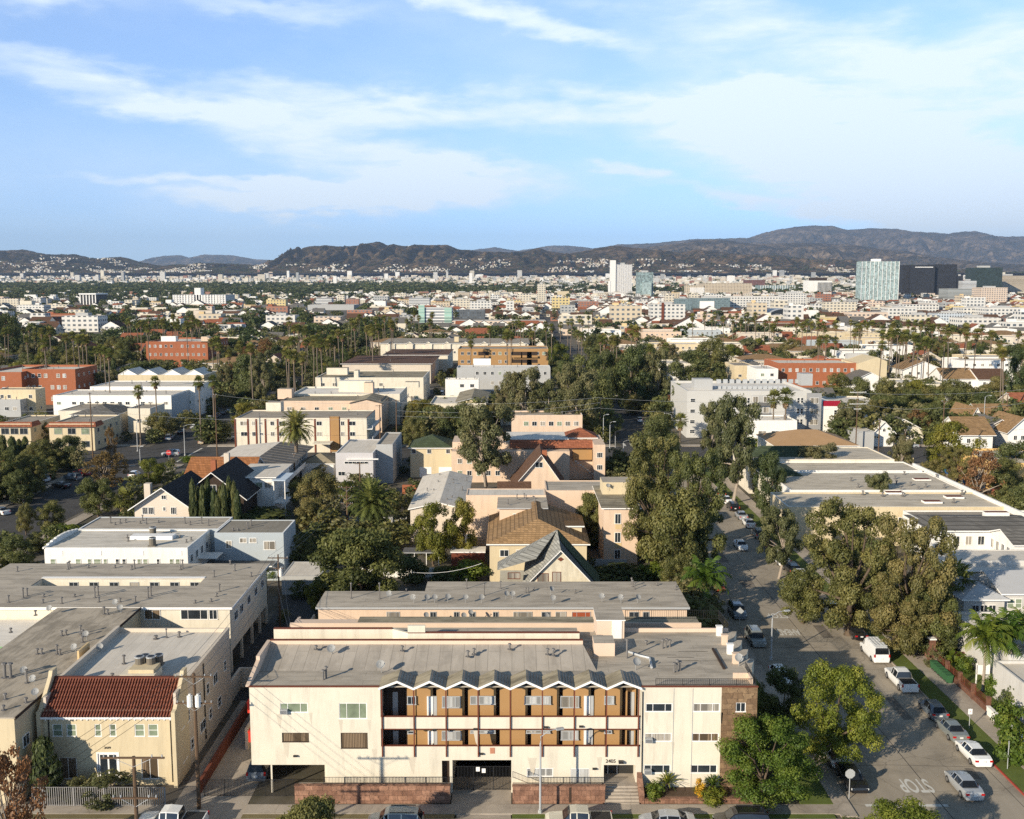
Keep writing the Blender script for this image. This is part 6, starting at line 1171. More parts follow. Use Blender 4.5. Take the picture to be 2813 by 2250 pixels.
# white flats with red pilasters
A, x0, x1, y0, y1 = AF(645, 1007, 1148, 1126, 9.5, 'white three-storey apartment building with rust-red pilasters and an ochre stair panel', CREAM, R_TAN, 0, 0, par=.3, cap=RUST); vstrips(A, (647, 682, 705, 730, 764, 800, 866, 958), y0, 0, 9.2, RUST, .45)
b = MB(); b.box(W(908, 1180, y0)[0], W(932, 1180, y0)[0], y0 - .3, y0, .3, 9.9); b.build('stair_panel', ORANGE, A); vstrips(A, (908, 933), y0, 0, 9.9, RUST, .3)
for zz, pxs in ((8.0, ((670, 2), (697, 1), (717, .8), (748, 1.1), (775, 1.7), (877, 1.5), (941, 1), (968, 1.8))), (5.1, ((670, 1.8), (697, 1), (718, .8), (748, 1.1), (773, 1.5), (877, 1.5), (941, 1), (968, 1.5)))):
 for px, w_ in pxs: win(A, W(px, 1170, y0)[0], y0, zz, w_, 1.2 if w_ > .9 else .7, 'S', random.choice([GL_D, GL_C]), TRIM, ('v', 2), False)
for zz in (6.3, 3.3): s = MB(); s.box(x1, x1 + 1.6, y0, y0 + 18, zz, zz + .15); s.box(x1 + 1.5, x1 + 1.6, y0, y0 + 18, zz, zz + 1); s.build('side_balcony', TRIM, A)
b = MB(); b.box(W(862, 1230, y0 - 3)[0], W(911, 1230, y0 - 3)[0], y0 - 5, y0, 3.0, 3.25); b.build('carport_canopy', CREAM, A)
rbox(A, 730, 771, 1106, 1130, 9.2, CREAM, R_TAN)
# tan gallery block behind
A, x0, x1, y0, y1 = AF(770, 1045, 1101, 1080, 9.5, 'tan apartment building with an open timber gallery and a shallow gabled end', PEACH, R_OLD, 2, 7, 1.4, 1.2, .2, cap=DARK_WOOD_SHADE)
gx0 = W(962, 1100, y0 - 3)[0]; gx1 = W(1048, 1100, y0 - 3)[0]; gable(A, gx0, gx1, y0 - 3, y0 + 14, 9.0, 10.2, PEACH, R_OLD, 'y', .3, DARK_WOOD_SHADE); rbox(A, 762, 801, 1069, 1092, 9.4, PEACH, R_TAN)
A, x0, x1, y0, y1 = AF(800, 1098, 1082, 1062, 10.0, 'cream building with a wrinkled white roof and wavy parapet on the east', CREAM, R_WHITE, 0, 0, par=.5); rbox(A, 930, 1020, 1047, 1072, 10, CREAM, R_WHITE); rbox(A, 999, 1024, 1052, 1076, 10, PEACH, R_TAN)
for k in range(9): win(A, x1 + .01, y0 + 2 + k * 3.2, 6.5, 1.1, 1.2, 'E', GL_D, TRIM, ('h', 2), False)
A, x0, x1, y0, y1 = AF(866, 1163, 1037, 1018, 10.0, 'long pale yellow apartment building with a brown flat roof and stair towers', CREAM, R_OLD, 2, 9, 1.5, 1.2); rbox(A, 897, 954, 1011, 1029, 9.8, CREAM, R_OLD); rbox(A, 972, 984, 1018, 1038, 9.8, CREAM, R_TAN); rbox(A, 1112, 1150, 1050, 1062, 8.5, CREAM, R_TAN)
AF(940, 1183, 1000, 978, 9.0, 'apartment building with a wide dark brown hipped roof and beige walls', BEIGE, S_BROWN, 1, 7, 2, 1.6, 0., over=.8, clutter=2)
AF(1052, 1230, 976, 960, 9.0, 'low building with a tan and brown ribbed roof behind the brown hipped roof', CREAM, S_BROWN, 1, 6, 1.5, 1.2, 0., over=.5, clutter=3)
A, x0, x1, y0, y1 = AF(1045, 1452, 944, 930, 10.0, 'long row of cream apartments with a dark ribbed eave and small dormers', CREAM, R_TAN, 1, 15, 1.3, 1.3, 0., over=.8, clutter=0)
for k in range(9): gable(A, x0 + 4 + k * 11, x0 + 8.5 + k * 11, y0 - .8, y0 + 2, 9.6, 11.2, CREAM, R_TAN, 'y', .3)
rbox(A, 1248, 1260, 925, 958, 6, YEL, R_TAN)
# white 2-storey and friends on the right of it
AF(1223, 1315, 1042, 1038, 9.0, 'white two-storey flats with green-blind windows beside a lone round tree', WHITE, R_OLD, 2, 3, 1.6, 1.3, .35)
A = thing('cream_building', 'cream building whose wide low gable faces the street behind the eucalyptus', 'building', (-24, 300, 0)); x0, x1, y0, y1 = pb(1254, 1336, 1103, 1082, 7.5); gable(A, x0, x1, y0, y1 + 8, 7.2, 8.4, YEL, R_OLD, 'y', .5, LGREY); s = MB(); s.box(x0 - 3, x1 + 0, y0 - 3, y0 - .2, 2.8, 3.1); s.build('white_canopy', TRIM, A)
A, x0, x1, y0, y1 = AF(1255, 1512, 1010, 1003, 12.0, 'pale grey three-storey building with a white roof and window bands', GREY, R_WHITE, 3, 12, 1.2, 1.4, .4, cap=TRIM); rbox(A, 1300, 1348, 986, 1003, 12, WHITE, R_WHITE)
A, x0, x1, y0, y1 = AF(1258, 1506, 958, 950, 15.5, 'ochre four-storey apartment building with dark recessed balconies', ORANGE, R_TAN, 4, 14, 1.4, 1.4, .4, cap=CREAM, yv=1000)
for px in (1328, 1420, 1446, 1462):
 for zz in (12.8, 9.3, 5.8): s = MB(); x = W(px, 990, y0)[0]; s.box(x - 2.4, x + 2.4, y0 - .15, y0 - .0, zz - 1.2, zz + 1.3, 0); s.box(x - 2.5, x + 2.5, y0 - 1.2, y0 - 1.1, zz - 1.3, zz - .3, 1); s.build('balcony', [DARK_WOOD_SHADE, ORANGE], A)
# Spanish-style block with square tile-roofed tower
A = thing('spanish_apartments', 'peach Spanish-style apartments with tile skirt roof, open stair and square tile-roofed tower', 'apartment building', (10, 235, 0)); y0 = 232.; X = lambda px, Y=y0: W(px, 1240, Y)[0]; Z = lambda py, Y=y0: W(0, py, Y)[1]
w = MB(); w.box(X(1240), X(1632), y0 + 4, y0 + 14, 0, Z(1222)); w.box(X(1240), X(1565), y0 + .0, y0 + 4, 0, Z(1240)); w.box(X(1631), X(1661), y0 - 1.5, y0 + 14, 0, Z(1219)); w.build('wall', PEACH, A)
r = MB(); r.quad((X(1400), y0 + 2.6, Z(1236)), (X(1631), y0 + 2.6, Z(1236)), (X(1631), y0 + 4.3, Z(1216)), (X(1400), y0 + 4.3, Z(1216))); r.build('tile_skirt', TILE, A); r = MB(); r.box(X(1390), X(1565), y0 + 4.6, y0 + 16, Z(1222), Z(1214)); r.build('roof', R_WHITE, A)
tx0, tx1 = X(1558, 240), X(1634, 240); b = MB(); b.box(tx0, tx1, 240, 247, 6, Z(1203, 240)); t = b.build('tower', YEL, A); hip(t, tx0, tx1, 240, 247, Z(1203, 240), Z(1180, 240), YEL, TILE, .7, wallparts=False)
for px in (1574, 1596, 1617): win(A, X(px, 240), 240, Z(1212, 240), .9, .9, 'S', GL_D, TRIM, ('v', 2), False)
for py in (1250, 1284): win(A, X(1646), y0 - 1.5, Z(py, y0 - 1.5), 1.3, 1.2, 'S', GL_D, TRIM, ('v', 3), False)
b = MB(); b.box(X(1576), X(1629), y0 + 2.5, y0 + 4.05, Z(1268), Z(1241)); b.build('ochre_bay', ORANGE, A)
b = MB();
for k in range(10): b.box(X(1580) + k * .55, X(1580) + (k + 1) * .55, y0 + 1, y0 + 2.3, 4.6 - k * .42, 4.8 - k * .42)
b.build('outside_stair', GREY, A); wgrid(A, X(1250), X(1380), y0, [5.0, 2.2], 5, 1.1, 1.2)
A = thing('brown_gable_house', 'house with a steep brown shingle gable and white barge boards before the Spanish-style block', 'house', (6, 210, 0)); y0 = 212.; X = lambda px, Y=y0: W(px, 1270, Y)[0]; Z = lambda py, Y=y0: W(0, py, Y)[1]; gable(A, X(1412), X(1548), y0, y0 + 13, 3.2, Z(1250), PEACH, S_BROWN, 'y', .8, rx=X(1487)); win(A, X(1481), y0, Z(1277), 1.6, 1.2, 'S', GL_D, TRIM, ('v', 2), False)
b = MB(); b.box(X(1496) - .5, X(1496) + .5, y0 + 1, y0 + 2, 6, Z(1240)); b.build('chimney', BRICK, A); gable(A, X(1375), X(1450), y0 - 12, y0 - 2, 3.0, 5.4, PEACH, S_BROWN, 'x', .6)
AF(1405, 1600, 1140, 1128, 9.0, 'peach two-storey apartment building seen through the bare pale eucalyptus trunks', PEACH, R_TAN, 2, 8, 1.4, 1.3, .4)
# grey modern block across the boulevard
A, x0, x1, y0, y1 = AF(1888, 2230, 1074, 1046, 14.0, 'grey and white four-storey modern apartment building with dark balconies', paint('light_grey_stucco', (.50, .49, .46), .05, .4), R_WHITE, 0, 0, par=.7, cap=WHITE, side='W', yv=1180, clutter=0)
for zz in (11.2, 8.0, 4.8, 1.9):
 for px in (1903, 2018, 2045, 2056, 2193, 2203, 2232): win(A, W(px, 1110, y0)[0], y0, zz, .8 if px > 1910 else 1.5, 1.6 if px > 1910 else 1.1, 'S', GL_D, TRIM, ('h', 2), False)
 for a_, b_ in ((2064, 2118),): s = MB(); s.box(W(a_, 1100, y0)[0], W(b_, 1100, y0)[0], y0 - .12, y0, zz - 1.1, zz + 1.5, 0); s.box(W(a_, 1100, y0)[0], W(b_, 1100, y0)[0], y0 - 1.3, y0 - 1.2, zz - 1.5, zz - .5, 1); s.build('balcony', [GREY, paint('charcoal_panel', (.12, .12, .12))], A)
 for px in (2075, 2105): win(A, W(px, 1100, y0)[0], y0 - .13, zz + .3, 1.8, 1.8, 'S', GL_C, TRIM, ('v', 2), False)
xa, xb_ = W(2218, 1100, y0 - 1)[0], W(2258, 1100, y0 - 1)[0]; b = MB(); b.box(x1, W(2310, 1100, y0)[0], y0 + .5, y0 + 20, 0, 9.8); b.build('white_wing', WHITE, A); b = MB(); b.box(W(2262, 1100, y0)[0], W(2310, 1100, y0)[0], y0 + .45, y0 + .6, 9.4, 11.0); b.build('red_band', paint('crimson_panel', (.3, .01, .03)), A)
b = MB(); b.box(xa, xb_, y0 - .6, y0, 1.5, 13.4); b.build('grey_bay', paint('mid_grey_panel', (.3, .3, .3)), A)
for zz in (11.2, 8.0, 4.8): win(A, (xa + xb_) / 2, y0 - .61, zz, 2.6, 1.7, 'S', GL_C, TRIM, ('v', 2), False)
for zz in (7.5, 3.2): win(A, W(2297, 1120, y0)[0], y0 + .5, zz, .9, 1.5, 'S', GL_D, TRIM, ('h', 2), False)
rbox(A, 1908, 1958, 1042, 1070, 13.4, GREY, GREY, dep=5); rbox(A, 2201, 2233, 1027, 1055, 13.4, GREY, GREY, dep=5)
for k in range(15): px = 1962 + k * 14; x, y = G(px, 1066, 13.6); b = MB(); b.box(x - .6, x + .6, y, y + .6, 13.3, 14.2); b.build('roof_unit', LGREY, A)
for k in range(14): px = 1975 + k * 18; x, y = G(px, 1048, 13.9); b = MB(); b.box(x - .7, x + .7, y, y + .7, 13.3, 14.6); b.build('roof_unit', LGREY, A)
AF(2035, 2190, 1155, 1140, 7.0, 'small white two-storey building in front of the grey modern block', WHITE, R_WHITE, 1, 4, 2.2, 1.2, .3)
# brick blocks
def brick(px0, px1, yt, yb, z, label, st, cols, side=True, **k):
 A, x0, x1, y0, y1 = AF(px0, px1, yt, yb, z, label, BRICK, R_LIGHT, st, cols, 1.3, 1.5, .8, cap=paint('pale_coping', (.6, .5, .4)), fr=TRIM, gls=[GL_D, GL_W, GL_C], panes=('h', 2), **k); return A, x0, x1, y0, y1
brick(60, 206, 1014, 1002, 13.5, 'red brick apartment block with arched white windows at the far left', 3, 8); A, *_ = brick(-60, 58, 1022, 1002, 12.8, 'red brick block in shade at the left frame edge', 3, 6)
A, x0, x1, y0, y1 = brick(400, 570, 938, 927, 14.0, 'red-orange brick apartment building with a white parapet among palms', 3, 11, yv=985); rbox(A, 442, 482, 924, 936, 14, WHITE, R_WHITE); rbox(A, 552, 575, 925, 938, 14, PEACH, R_TAN)
A, x0, x1, y0, y1 = brick(2139, 2355, 997, 985, 11.5, 'long brick building with arched upper windows and a water-stained front', 2, 11, yv=1060); b = MB(); xe = W(2437, 1000, y0 - 2)[0]; xe0 = W(2356, 1000, y0 - 2)[0]; zt = W(0, 988, y0)[1]; b.add([(xe0, y0 - 2, 0), (xe, y0 - 2, 0), (xe, y0 - 2, zt - .6), ((xe + xe0) / 2 + 2, y0 - 2, zt + 1.2), (xe0, y0 - 2, zt - 1.6), (xe0, y0 + 20, 0), (xe, y0 + 20, 0), (xe, y0 + 20, zt - .6), ((xe + xe0) / 2 + 2, y0 + 20, zt + 1.2), (xe0, y0 + 20, zt - 1.6)], [[0, 1, 2, 3, 4], [4, 3, 8, 9], [3, 2, 7, 8], [1, 6, 7, 2], [5, 0, 4, 9]]); b.build('cream_end_wall', YEL, A); rbox(A, 2330, 2385, 972, 992, 11, GREY, R_WHITE)
# left cluster
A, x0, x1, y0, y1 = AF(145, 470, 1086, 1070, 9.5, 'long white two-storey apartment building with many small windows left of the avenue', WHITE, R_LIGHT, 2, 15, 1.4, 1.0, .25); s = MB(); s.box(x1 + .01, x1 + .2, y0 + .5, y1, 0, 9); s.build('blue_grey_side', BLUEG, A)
AF(247, 535, 1062, 1046, 10.5, 'white apartment building with a broad grey roof behind the first white block', WHITE, R_LIGHT, 1, 11, 1.5, 1.1, .25)
A, x0, x1, y0, y1 = AF(324, 560, 1030, 1018, 10.0, 'white building with a row of four peaked roof monitors', YEL, R_WHITE, 0, 0, par=.1)
for px in (348, 405, 470, 530): X0 = W(px - 24, 1020, y0)[0]; X1 = W(px + 24, 1020, y0)[0]; gable(A, X0, X1, y0 + 1, y0 + 14, 10.0, 11.9, WHITE, R_WHITE, 'y', .2)
AF(160, 262, 1128, 1108, 7.0, 'cream flat-roofed building in front of the long white block', CREAM, R_TAN, 1, 3, 1.3, 1.2, .2); A = thing('cream_building', 'low cream building with a dark hipped roof and a corner porch', 'building', (-120, 330, 0)); x0, x1, y0, y1 = pb(195, 318, 1140, 1122, 6.0); hip(A, x0, x1, y0, y1, 6.0, 8.4, CREAM, S_GREY, .6); AF(350, 412, 1122, 1108, 7.5, 'blank cream building standing behind the two tall palms', CREAM, R_TAN, 1, 1, 1.3, 1.2, .3)
for (a, b_, l) in ((-6, 83, 'yellow two-storey flats with a clay tile skirt at the left edge'), (134, 258, 'yellow two-storey flats with a clay tile skirt and a long shaded side')):
 A, x0, x1, y0, y1 = AF(a, b_, 1164, 1140, 7.5, l, YEL, R_TAN, 2, 3, 2.2, 1.7, .3, fr=GREY); r = MB(); r.quad((x0 - .8, y0 - .8, 6.7), (x1 + .8, y0 - .8, 6.7), (x1, y0 + .9, 7.9), (x0, y0 + .9, 7.9)); r.quad((x1 + .8, y0 - .8, 6.7), (x1 + .8, y0 + 5, 6.7), (x1, y0 + 5, 7.9), (x1, y0 + .9, 7.9)); r.build('tile_skirt', TILE, A)
AF(-10, 97, 1070, 1064, 9.0, 'pale yellow two-storey block at the left edge before the brick building', YEL, R_TAN, 2, 5, 1.2, 1.3, .3); AF(-20, 55, 1098, 1088, 6.0, 'low grey-white flat building at the left edge', GREY, R_WHITE, 1, 3)
# ---- right complex of courtyard apartments
A = thing('courtyard_apartments', 'sprawling white-roofed courtyard apartments with green hipped corners right of the street trees', 'apartment building', (70, 190, 0)); z = 7.0; XE = 86.5
def RB(px0, px1, yt, yb, zz, wall, roof, par=.25, x1=None, nm=''):
 a = pb(px0, px1, yt, yb, zz); X1 = a[1] if x1 is None else x1; flat(A, a[0], X1, a[2], a[3], zz - par, wall, roof, par, cap=WHITE, wname=nm + 'wall', rname=nm + 'roof'); return a[0], X1, a[2], a[3]
RB(2165, 2760, 1392, 1352, 7.0, YEL, R_DUST, .25, XE, 'front_'); RB(2172, 2640, 1346, 1297, 7.05, WHITE, R_DUST, .15, XE - 1, 'centre_'); RB(2160, 2600, 1292, 1268, 7.1, WHITE, R_DUST, .2, XE - 1, 'back_'); RB(2060, 2500, 1262, 1228, 7.6, CREAM, R_DUST, .2, XE - 3, 'far_')
q = pb(2112, 2205, 1312, 1281, 6.6); hip(A, q[0], q[1], q[2], q[3], 6.6, 8.2, CREAM, S_GREEN, .6, inset=3.5); wgrid(A, q[0] + .5, q[1] - .5, q[2], [4.8, 2.0], 3, 1.2, 1.3)
q = pb(2062, 2290, 1262, 1232, 6.8); hip(A, q[0], q[1], q[2] - .5, q[2] + 9, 7.0, 9.2, CREAM, S_GREEN, .6, inset=4); wgrid(A, q[0] + .5, q[1] - 4, q[2] - .5, [4.8, 2.0], 3, 1.2, 1.3)
for k, (px, py) in enumerate(((2532, 1317), (2455, 1353), (2560, 1378), (2620, 1365))): x, y = G(px, py, 7.0); b = MB(); b.box(x - 1.6, x + 1.6, y - .8, y + .8, 6.8, 7.15, [0, 1, 0, 0, 0, 0]); b.build('skylight', [WHITE, RUST], A)
for k in range(16): px = random.uniform(2230, 2650); py = random.uniform(1300, 1388); x, y = G(px, py, 7.0); vent(A, min(x, XE - 1), y, 6.9, .6, .15)
wgrid(A, 62, 84, G(2400, 1393, 7)[1], [4.5], 9, 1.1, 1.4)
b = MB(); b.box(XE - .4, XE, 150, 216, 0, 7.4); b.build('east_wall', WHITE, A)
A2 = A
A = thing('courtyard_bungalows', 'white courtyard bungalows with charcoal hipped shingle roofs and skylights at right', 'house', (75, 158, 0)); q = pb(2560, 2900, 1458, 1418, 6.2); hip(A, q[0], q[1], q[2], q[3], 6.2, 7.4, WHITE, S_GREY, .6, inset=4.5); wgrid(A, q[0] + 1, q[0] + 9, q[2], [4.6, 1.9], 4, 1.1, 1.5); gable(A, q[0] + 9.5, q[1], q[2] - 8, q[2], 6.0, 7.3, WHITE, S_GREY, 'x', .5); q2 = pb(2520, 2900, 1425, 1402, 6.6); flat(A, q2[0], q2[1], q2[2], q2[3], 6.4, WHITE, R_TAN, .2); x, y = G(2735, 1425, 6.7); b = MB(); b.box(x - 2, x + 2, y - .6, y + .6, 6.6, 7.9, [0, 1, 0, 0, 0, 0]); b.build('skylight', [WHITE, RUST], A)
wgrid(A, q[2] - 7, q[2], q[0] + 9.48, [4.4], 4, 1.0, 1.5, 'W')
MUT = paint('muted_white_stucco', (.56, .54, .50), .1, .4, streak=.3)
A = thing('flat_roof_house', 'white flat-roofed house with a pale blue-grey roof dappled by tree shade', 'house', (72, 140, 0)); q = pb(2600, 2900, 1578, 1541, 6.0); flat(A, q[0], q[1], q[2], q[3], 5.8, MUT, R_WHITE, .2); q = pb(2590, 2900, 1540, 1510, 6.6); flat(A, q[0], q[1], q[2], q[3], 6.5, MUT, R_LIGHT, .1, wname='rear_wall', rname='rear_roof')
A = thing('grey_roof_house', 'white house with pale grey shingle roof and lower hipped wing behind queen palms', 'house', (68, 125, 0)); q = pb(2757, 2900, 1627, 1581, 5.8); gable(A, q[0], q[1], q[2], q[3] + 2, 5.7, 7.2, MUT, paint('pale_grey_shingle', (.45, .45, .45), .08, 1), 'x', .5)
for px in (2776, 2798): win(A, W(px, 1650, q[2])[0], q[2], 4.3, .9, 1.3, 'S', GL_G, TRIM, ('h', 2), False); win(A, W(px, 1650, q[2])[0], q[2], 1.6, .9, 1.3, 'S', GL_D, TRIM, ('h', 2), False)
q3 = pb(2648, 2760, 1645, 1600, 5.2); hip(A, q3[0], q3[1], q3[2], q3[3], 5.1, 6.6, MUT, paint('pale_grey_shingle', (.45, .45, .45)), .5, inset=2.6); wgrid(A, q3[0] + 1, q3[1] - 1, q3[2], [3.6], 3, 1.0, 1.6, gls=[GL_D])
A = thing('white_building', 'white stucco building behind the queen palms at the right edge', 'building', (66, 100, 0)); flat(A, 55.2, 80, 109, 124, 4.6, MUT, R_LIGHT, .3); win(A, 56.6, 109, 2.6, .6, 1.8, 'S', GL_D, TRIM, ('h', 2)); flat(A, 53.6, 75, 100.5, 108.9, 4.0, MUT, R_LIGHT, .3, wname='front_wall', rname='front_roof'); win(A, 54.3, 100.5, 2.0, .6, 1.3, 'S', GL_D, TRIM, ('h', 2))
# warehouse and tan roof house
A = thing('warehouse', 'ochre flat-roofed warehouse with a pale gravel roof across the parking lot', 'warehouse', (120, 230, 0)); b = MB(); flat(A, 106.5, 150, 221, 241, 6.0, paint('warm_ochre_stucco', (.66, .43, .17), .08, .3), R_LIGHT, .5); win(A, 126, 221, 1.6, 1.6, 2.6, 'S', GL_D, TRIM, ('v', 2), False)
for x in (116, 122): ac(A, x, 233, 5.5, 1.6)
A = thing('tan_roof_house', 'building with a broad tan shingle hip roof between the green roofs and the boulevard', 'house', (75, 252, 0)); q = pb(2130, 2355, 1225, 1195, 6.0); hip(A, q[0], q[1], q[2], q[3], 6.0, 8.8, CREAM, paint('tan_roll', (.40, .25, .13), .15, .5), .5, inset=8)
A = thing('garage_block', 'grey blank garage block beside the boulevard poles', 'building', (110, 300, 0)); q = pb(2360, 2402, 1185, 1168, 5.0); flat(A, q[0], q[1], q[2], q[3], 4.9, GREY, R_LIGHT, .1); A = thing('white_gable_garage', 'small white clapboard gable house with a tiny window by the boulevard', 'house', (118, 300, 0)); q = pb(2402, 2455, 1186, 1165, 4.2); gable(A, q[0], q[1], q[2], q[3], 4.2, 7.0, WHITE, R_WHITE, 'y', .6); win(A, (q[0] + q[1]) / 2, q[2], 4.6, .9, .8, 'S', GL_D, TRIM, ('v', 2), False)
for (a, b_, yt, yb, l) in ((2640, 2728, 1193, 1165, 'white craftsman house with a tan roof behind the bougainvillea'), (2700, 2790, 1152, 1120, 'tall white craftsman house with brown gables at the right edge'), (2770, 2850, 1185, 1150, 'white gabled house partly cut by the right edge'), (2662, 2700, 1155, 1138, 'small white gable beside the tall craftsman house')):
 A = thing('craftsman_house', l, 'house', (G(a, yt, 5)[0], G(a, yt, 5)[1], 0)); q = pb(a, b_, yt, yb, 5.0); gable(A, q[0], q[1], q[2], q[2] + 14, 5.0, 8.8, WHITE, S_TAN, 'x' if b_ - a > 80 else 'y', .7); wgrid(A, q[0] + 1, q[1] - 1, q[2], [3.2], 3, 1, 1.3)
for (a, b_, yt, yb, rf, l) in ((2482, 2590, 1015, 1000, S_TAN, 'house with a tan gable roof right of the brick building'), (2595, 2680, 1040, 1022, S_TAN, 'house with a sandy shingle roof among dense trees'), (2690, 2770, 1042, 1018, S_BROWN, 'house with a brown roof and tall brick chimney near the right edge'), (2340, 2440, 1048, 1030, S_GREY, 'grey-roofed house below the cream end wall'), (1290 + 540, 1895, 1030, 1022, S_DARK, 'dark-roofed house left of the grey modern block'), (2040, 2138, 1024, 1015, S_GREY, 'small white house with a grey roof beside the brick building')):
 A = thing('bungalow', l, 'house', (G(a, yt, 5)[0], G(a, yt, 5)[1], 0)); q = pb(a, b_, yt, yb, 5.0); gable(A, q[0], q[1], q[2], q[2] + 16, 5.0, 8.8, WHITE, rf, random.choice('xy'), .7); wgrid(A, q[0] + 1, q[1] - 1, q[2], [3.2], 4, 1.2, 1.3); PROT.append((a, b_, yb - 8, yt + 12, q[2]))
A, x0, x1, y0, y1 = AF(2078, 2138, 1013, 1004, 9.5, 'small white two-storey building beside the long brick front', WHITE, R_WHITE, 2, 2, 1.5, 1.3, .2); AF(2018, 2072, 1004, 994, 9.0, 'cream and yellow shop building left of the small white building', YEL, R_TAN, 1, 2)
# ================================================================ far landmarks
FW = facade('front_white', (.68, .655, .60), fw=5, fh=4.2, gap=2.4); FC = facade('front_cream', (.66, .59, .46), fw=5.4, fh=4.2, gap=2.6); FT = facade('front_tan', (.60, .50, .36), fw=5, fh=4.4, gap=2.6); FG = facade('front_grey', (.42, .42, .40), fw=5, fh=4.2, gap=2.4); FB = facade('front_brick', (.34, .15, .09), fw=5, fh=4.2, gap=2.6); FP = facade('front_peach', (.68, .54, .42), fw=5.2, fh=4.2, gap=2.6); FY = facade('front_yellow', (.66, .52, .24), fw=5, fh=4.2, gap=2.5)
FRONTS = [FW, FW, FW, FC, FC, FT, FG, FP, FW, FC]; FN = {FW: 'white', FC: 'cream', FT: 'tan', FG: 'grey', FB: 'brick', FP: 'peach', FY: 'yellow'}
def tower(px0, px1, yt, yb, label, front, roof=None, dep=None, z0=None, Y=None, mech=True, name='office_tower', cat='tower'):
 """block whose top front edge is at row yt and whose foot is at row yb"""
 y0 = Y or G(0, yb)[1]; x0, x1 = W(px0, yt, y0)[0], W(px1, yt, y0)[0]; zt = W(0, yt, y0)[1]; d_ = dep or (x1 - x0) * .7; mb = MB(); mb.box(x0, x1, y0, y0 + d_, -2, zt, [0, 1, 0, 0, 0, 0]); A = thing(name, label, cat, ((x0 + x1) / 2, y0, 0)); mb.build('tower_front', [front, roof or R_LIGHT], A)
 if mech: m_ = MB(); m_.box(x0 + (x1 - x0) * .3, x0 + (x1 - x0) * .65, y0 + d_ * .3, y0 + d_ * .7, zt, zt + (zt) * .04 + 2, 0); m_.build('roof_plant', GREY, A)
 PROT.append((px0 - 3, px1 + 3, yt - 2, yb, y0)); return A, x0, x1, y0, y0 + d_, zt
def fins(A, x0, x1, y, z0, z1, n, m, w=.8, name='fin'):
 mb = MB()
 for k in range(n + 1): x = x0 + (x1 - x0) * k / n; mb.box(x - w / 2, x + w / 2, y - .9, y, z0, z1)
 mb.build('facade_fins', m, A)
TW1 = facade('tower_white_bands', (.72, .70, .66), (.10, .10, .11), 3.2, 3.6, 1.1); TGREEN = facade('tower_green_glass', (.18, .22, .21), (.11, .15, .15), 3, 3.8, .7); TGL = facade('tower_pale_green_glass', (.30, .36, .33), (.17, .22, .22), 2.6, 3.6, .7); TBLK = facade('tower_black_glass', (.022, .024, .030), (.010, .011, .014), 3, 3.8, .8); TDG = facade('tower_dark_green', (.03, .05, .045), (.012, .02, .02), 3, 3.6, .6)
TBAND = facade('band_cream', (.66, .56, .42), (.08, .07, .06), 400, 3.3, 1.7, True); TBANDG = facade('band_grey', (.42, .42, .39), (.10, .11, .11), 400, 3.4, 1.6, True); TBW = facade('band_white', (.74, .73, .70), (.10, .11, .12), 400, 3.4, 1.7, True); TTEAL = facade('front_teal_grey', (.16, .22, .23), (.06, .08, .09), 3.4, 3.2, 1.6)
A, x0, x1, y0, y1, zt = tower(1683, 1736, 727, 818, 'tall white office tower with fine vertical ribs and a slim windowless core', TW1); fins(A, x0, x1, y0, 4, zt, 26, TRIM, .9); b = MB(); xa, xb_ = W(1677, 715, y0 - 4)[0], W(1692, 715, y0 - 4)[0]; b.box(xa, xb_, y0 - 4, y0 + 14, 0, W(0, 715, y0)[1]); b.box(W(1671, 770, y0 - 5)[0], W(1677, 770, y0 - 5)[0], y0 - 5, y0, 0, W(0, 772, y0)[1]); b.build('core_wall', WHITE, A)
A, x0, x1, y0, y1, zt = tower(1751, 1795, 748, 822, 'green glass tower with a stepped crown right of the white ribbed tower', TGREEN); b = MB(); b.box(W(1765, 775, y0 - 12)[0], W(1790, 775, y0 - 12)[0], y0 - 12, y0, 0, W(0, 776, y0)[1]); b.build('front_shaft', TGL, A)
tower(1476, 1499, 780, 832, 'slim cream tower with vertical piers among low white blocks', FC); A, x0, x1, y0, y1, zt = tower(1936, 2066, 778, 820, 'wide tan office slab with a deep grid of sunshades', facade('deep_grid', (.62, .52, .38), (.05, .04, .035), 4.2, 4.0, 2.0), mech=False); A, x0, x1, y0, y1, zt = tower(1885, 1934, 784, 820, 'tan office block with tall white piers beside the gridded slab', FT, mech=False); fins(A, x0 + 12, x1, y0, 3, zt - 6, 12, TRIM, 2.2)
tower(2050, 2102, 769, 806, 'dull red-brown banded office block behind the gridded slab', facade('band_redbrown', (.22, .09, .07), (.05, .03, .03), 400, 4, 1.8, True)); A, x0, x1, y0, y1, zt = tower(2090, 2184, 784, 812, 'low glass office block with white vertical piers', TGREEN, mech=False); fins(A, x0, x1, y0, 2, zt, 14, TRIM, 1.6)
A, x0, x1, y0, y1, zt = tower(2220, 2286, 771, 818, 'white office cube with black vertical window stripes', WHITE, mech=False); fins(A, x0 + (x1 - x0) * .42, x1 - 2, y0, 4, zt - 5, 11, IRON, 1.5); b = MB(); b.box(x0 + 15, x1 - 12, y0 + 10, y1 - 4, zt, zt + 9); b.build('roof_plant', DARK_WOOD_SHADE, A)
A, x0, x1, y0, y1, zt = tower(2369, 2471, 718, 829, 'tall pale green glass office tower with white vertical mullions', TGL, dep=40, mech=False); fins(A, x0, x1, y0, 4, zt, 9, TRIM, 1.0); b = MB(); b.box(x0 + 30, x0 + 48, y0 + 12, y0 + 30, zt, zt + 6); b.build('roof_plant', TRIM, A)
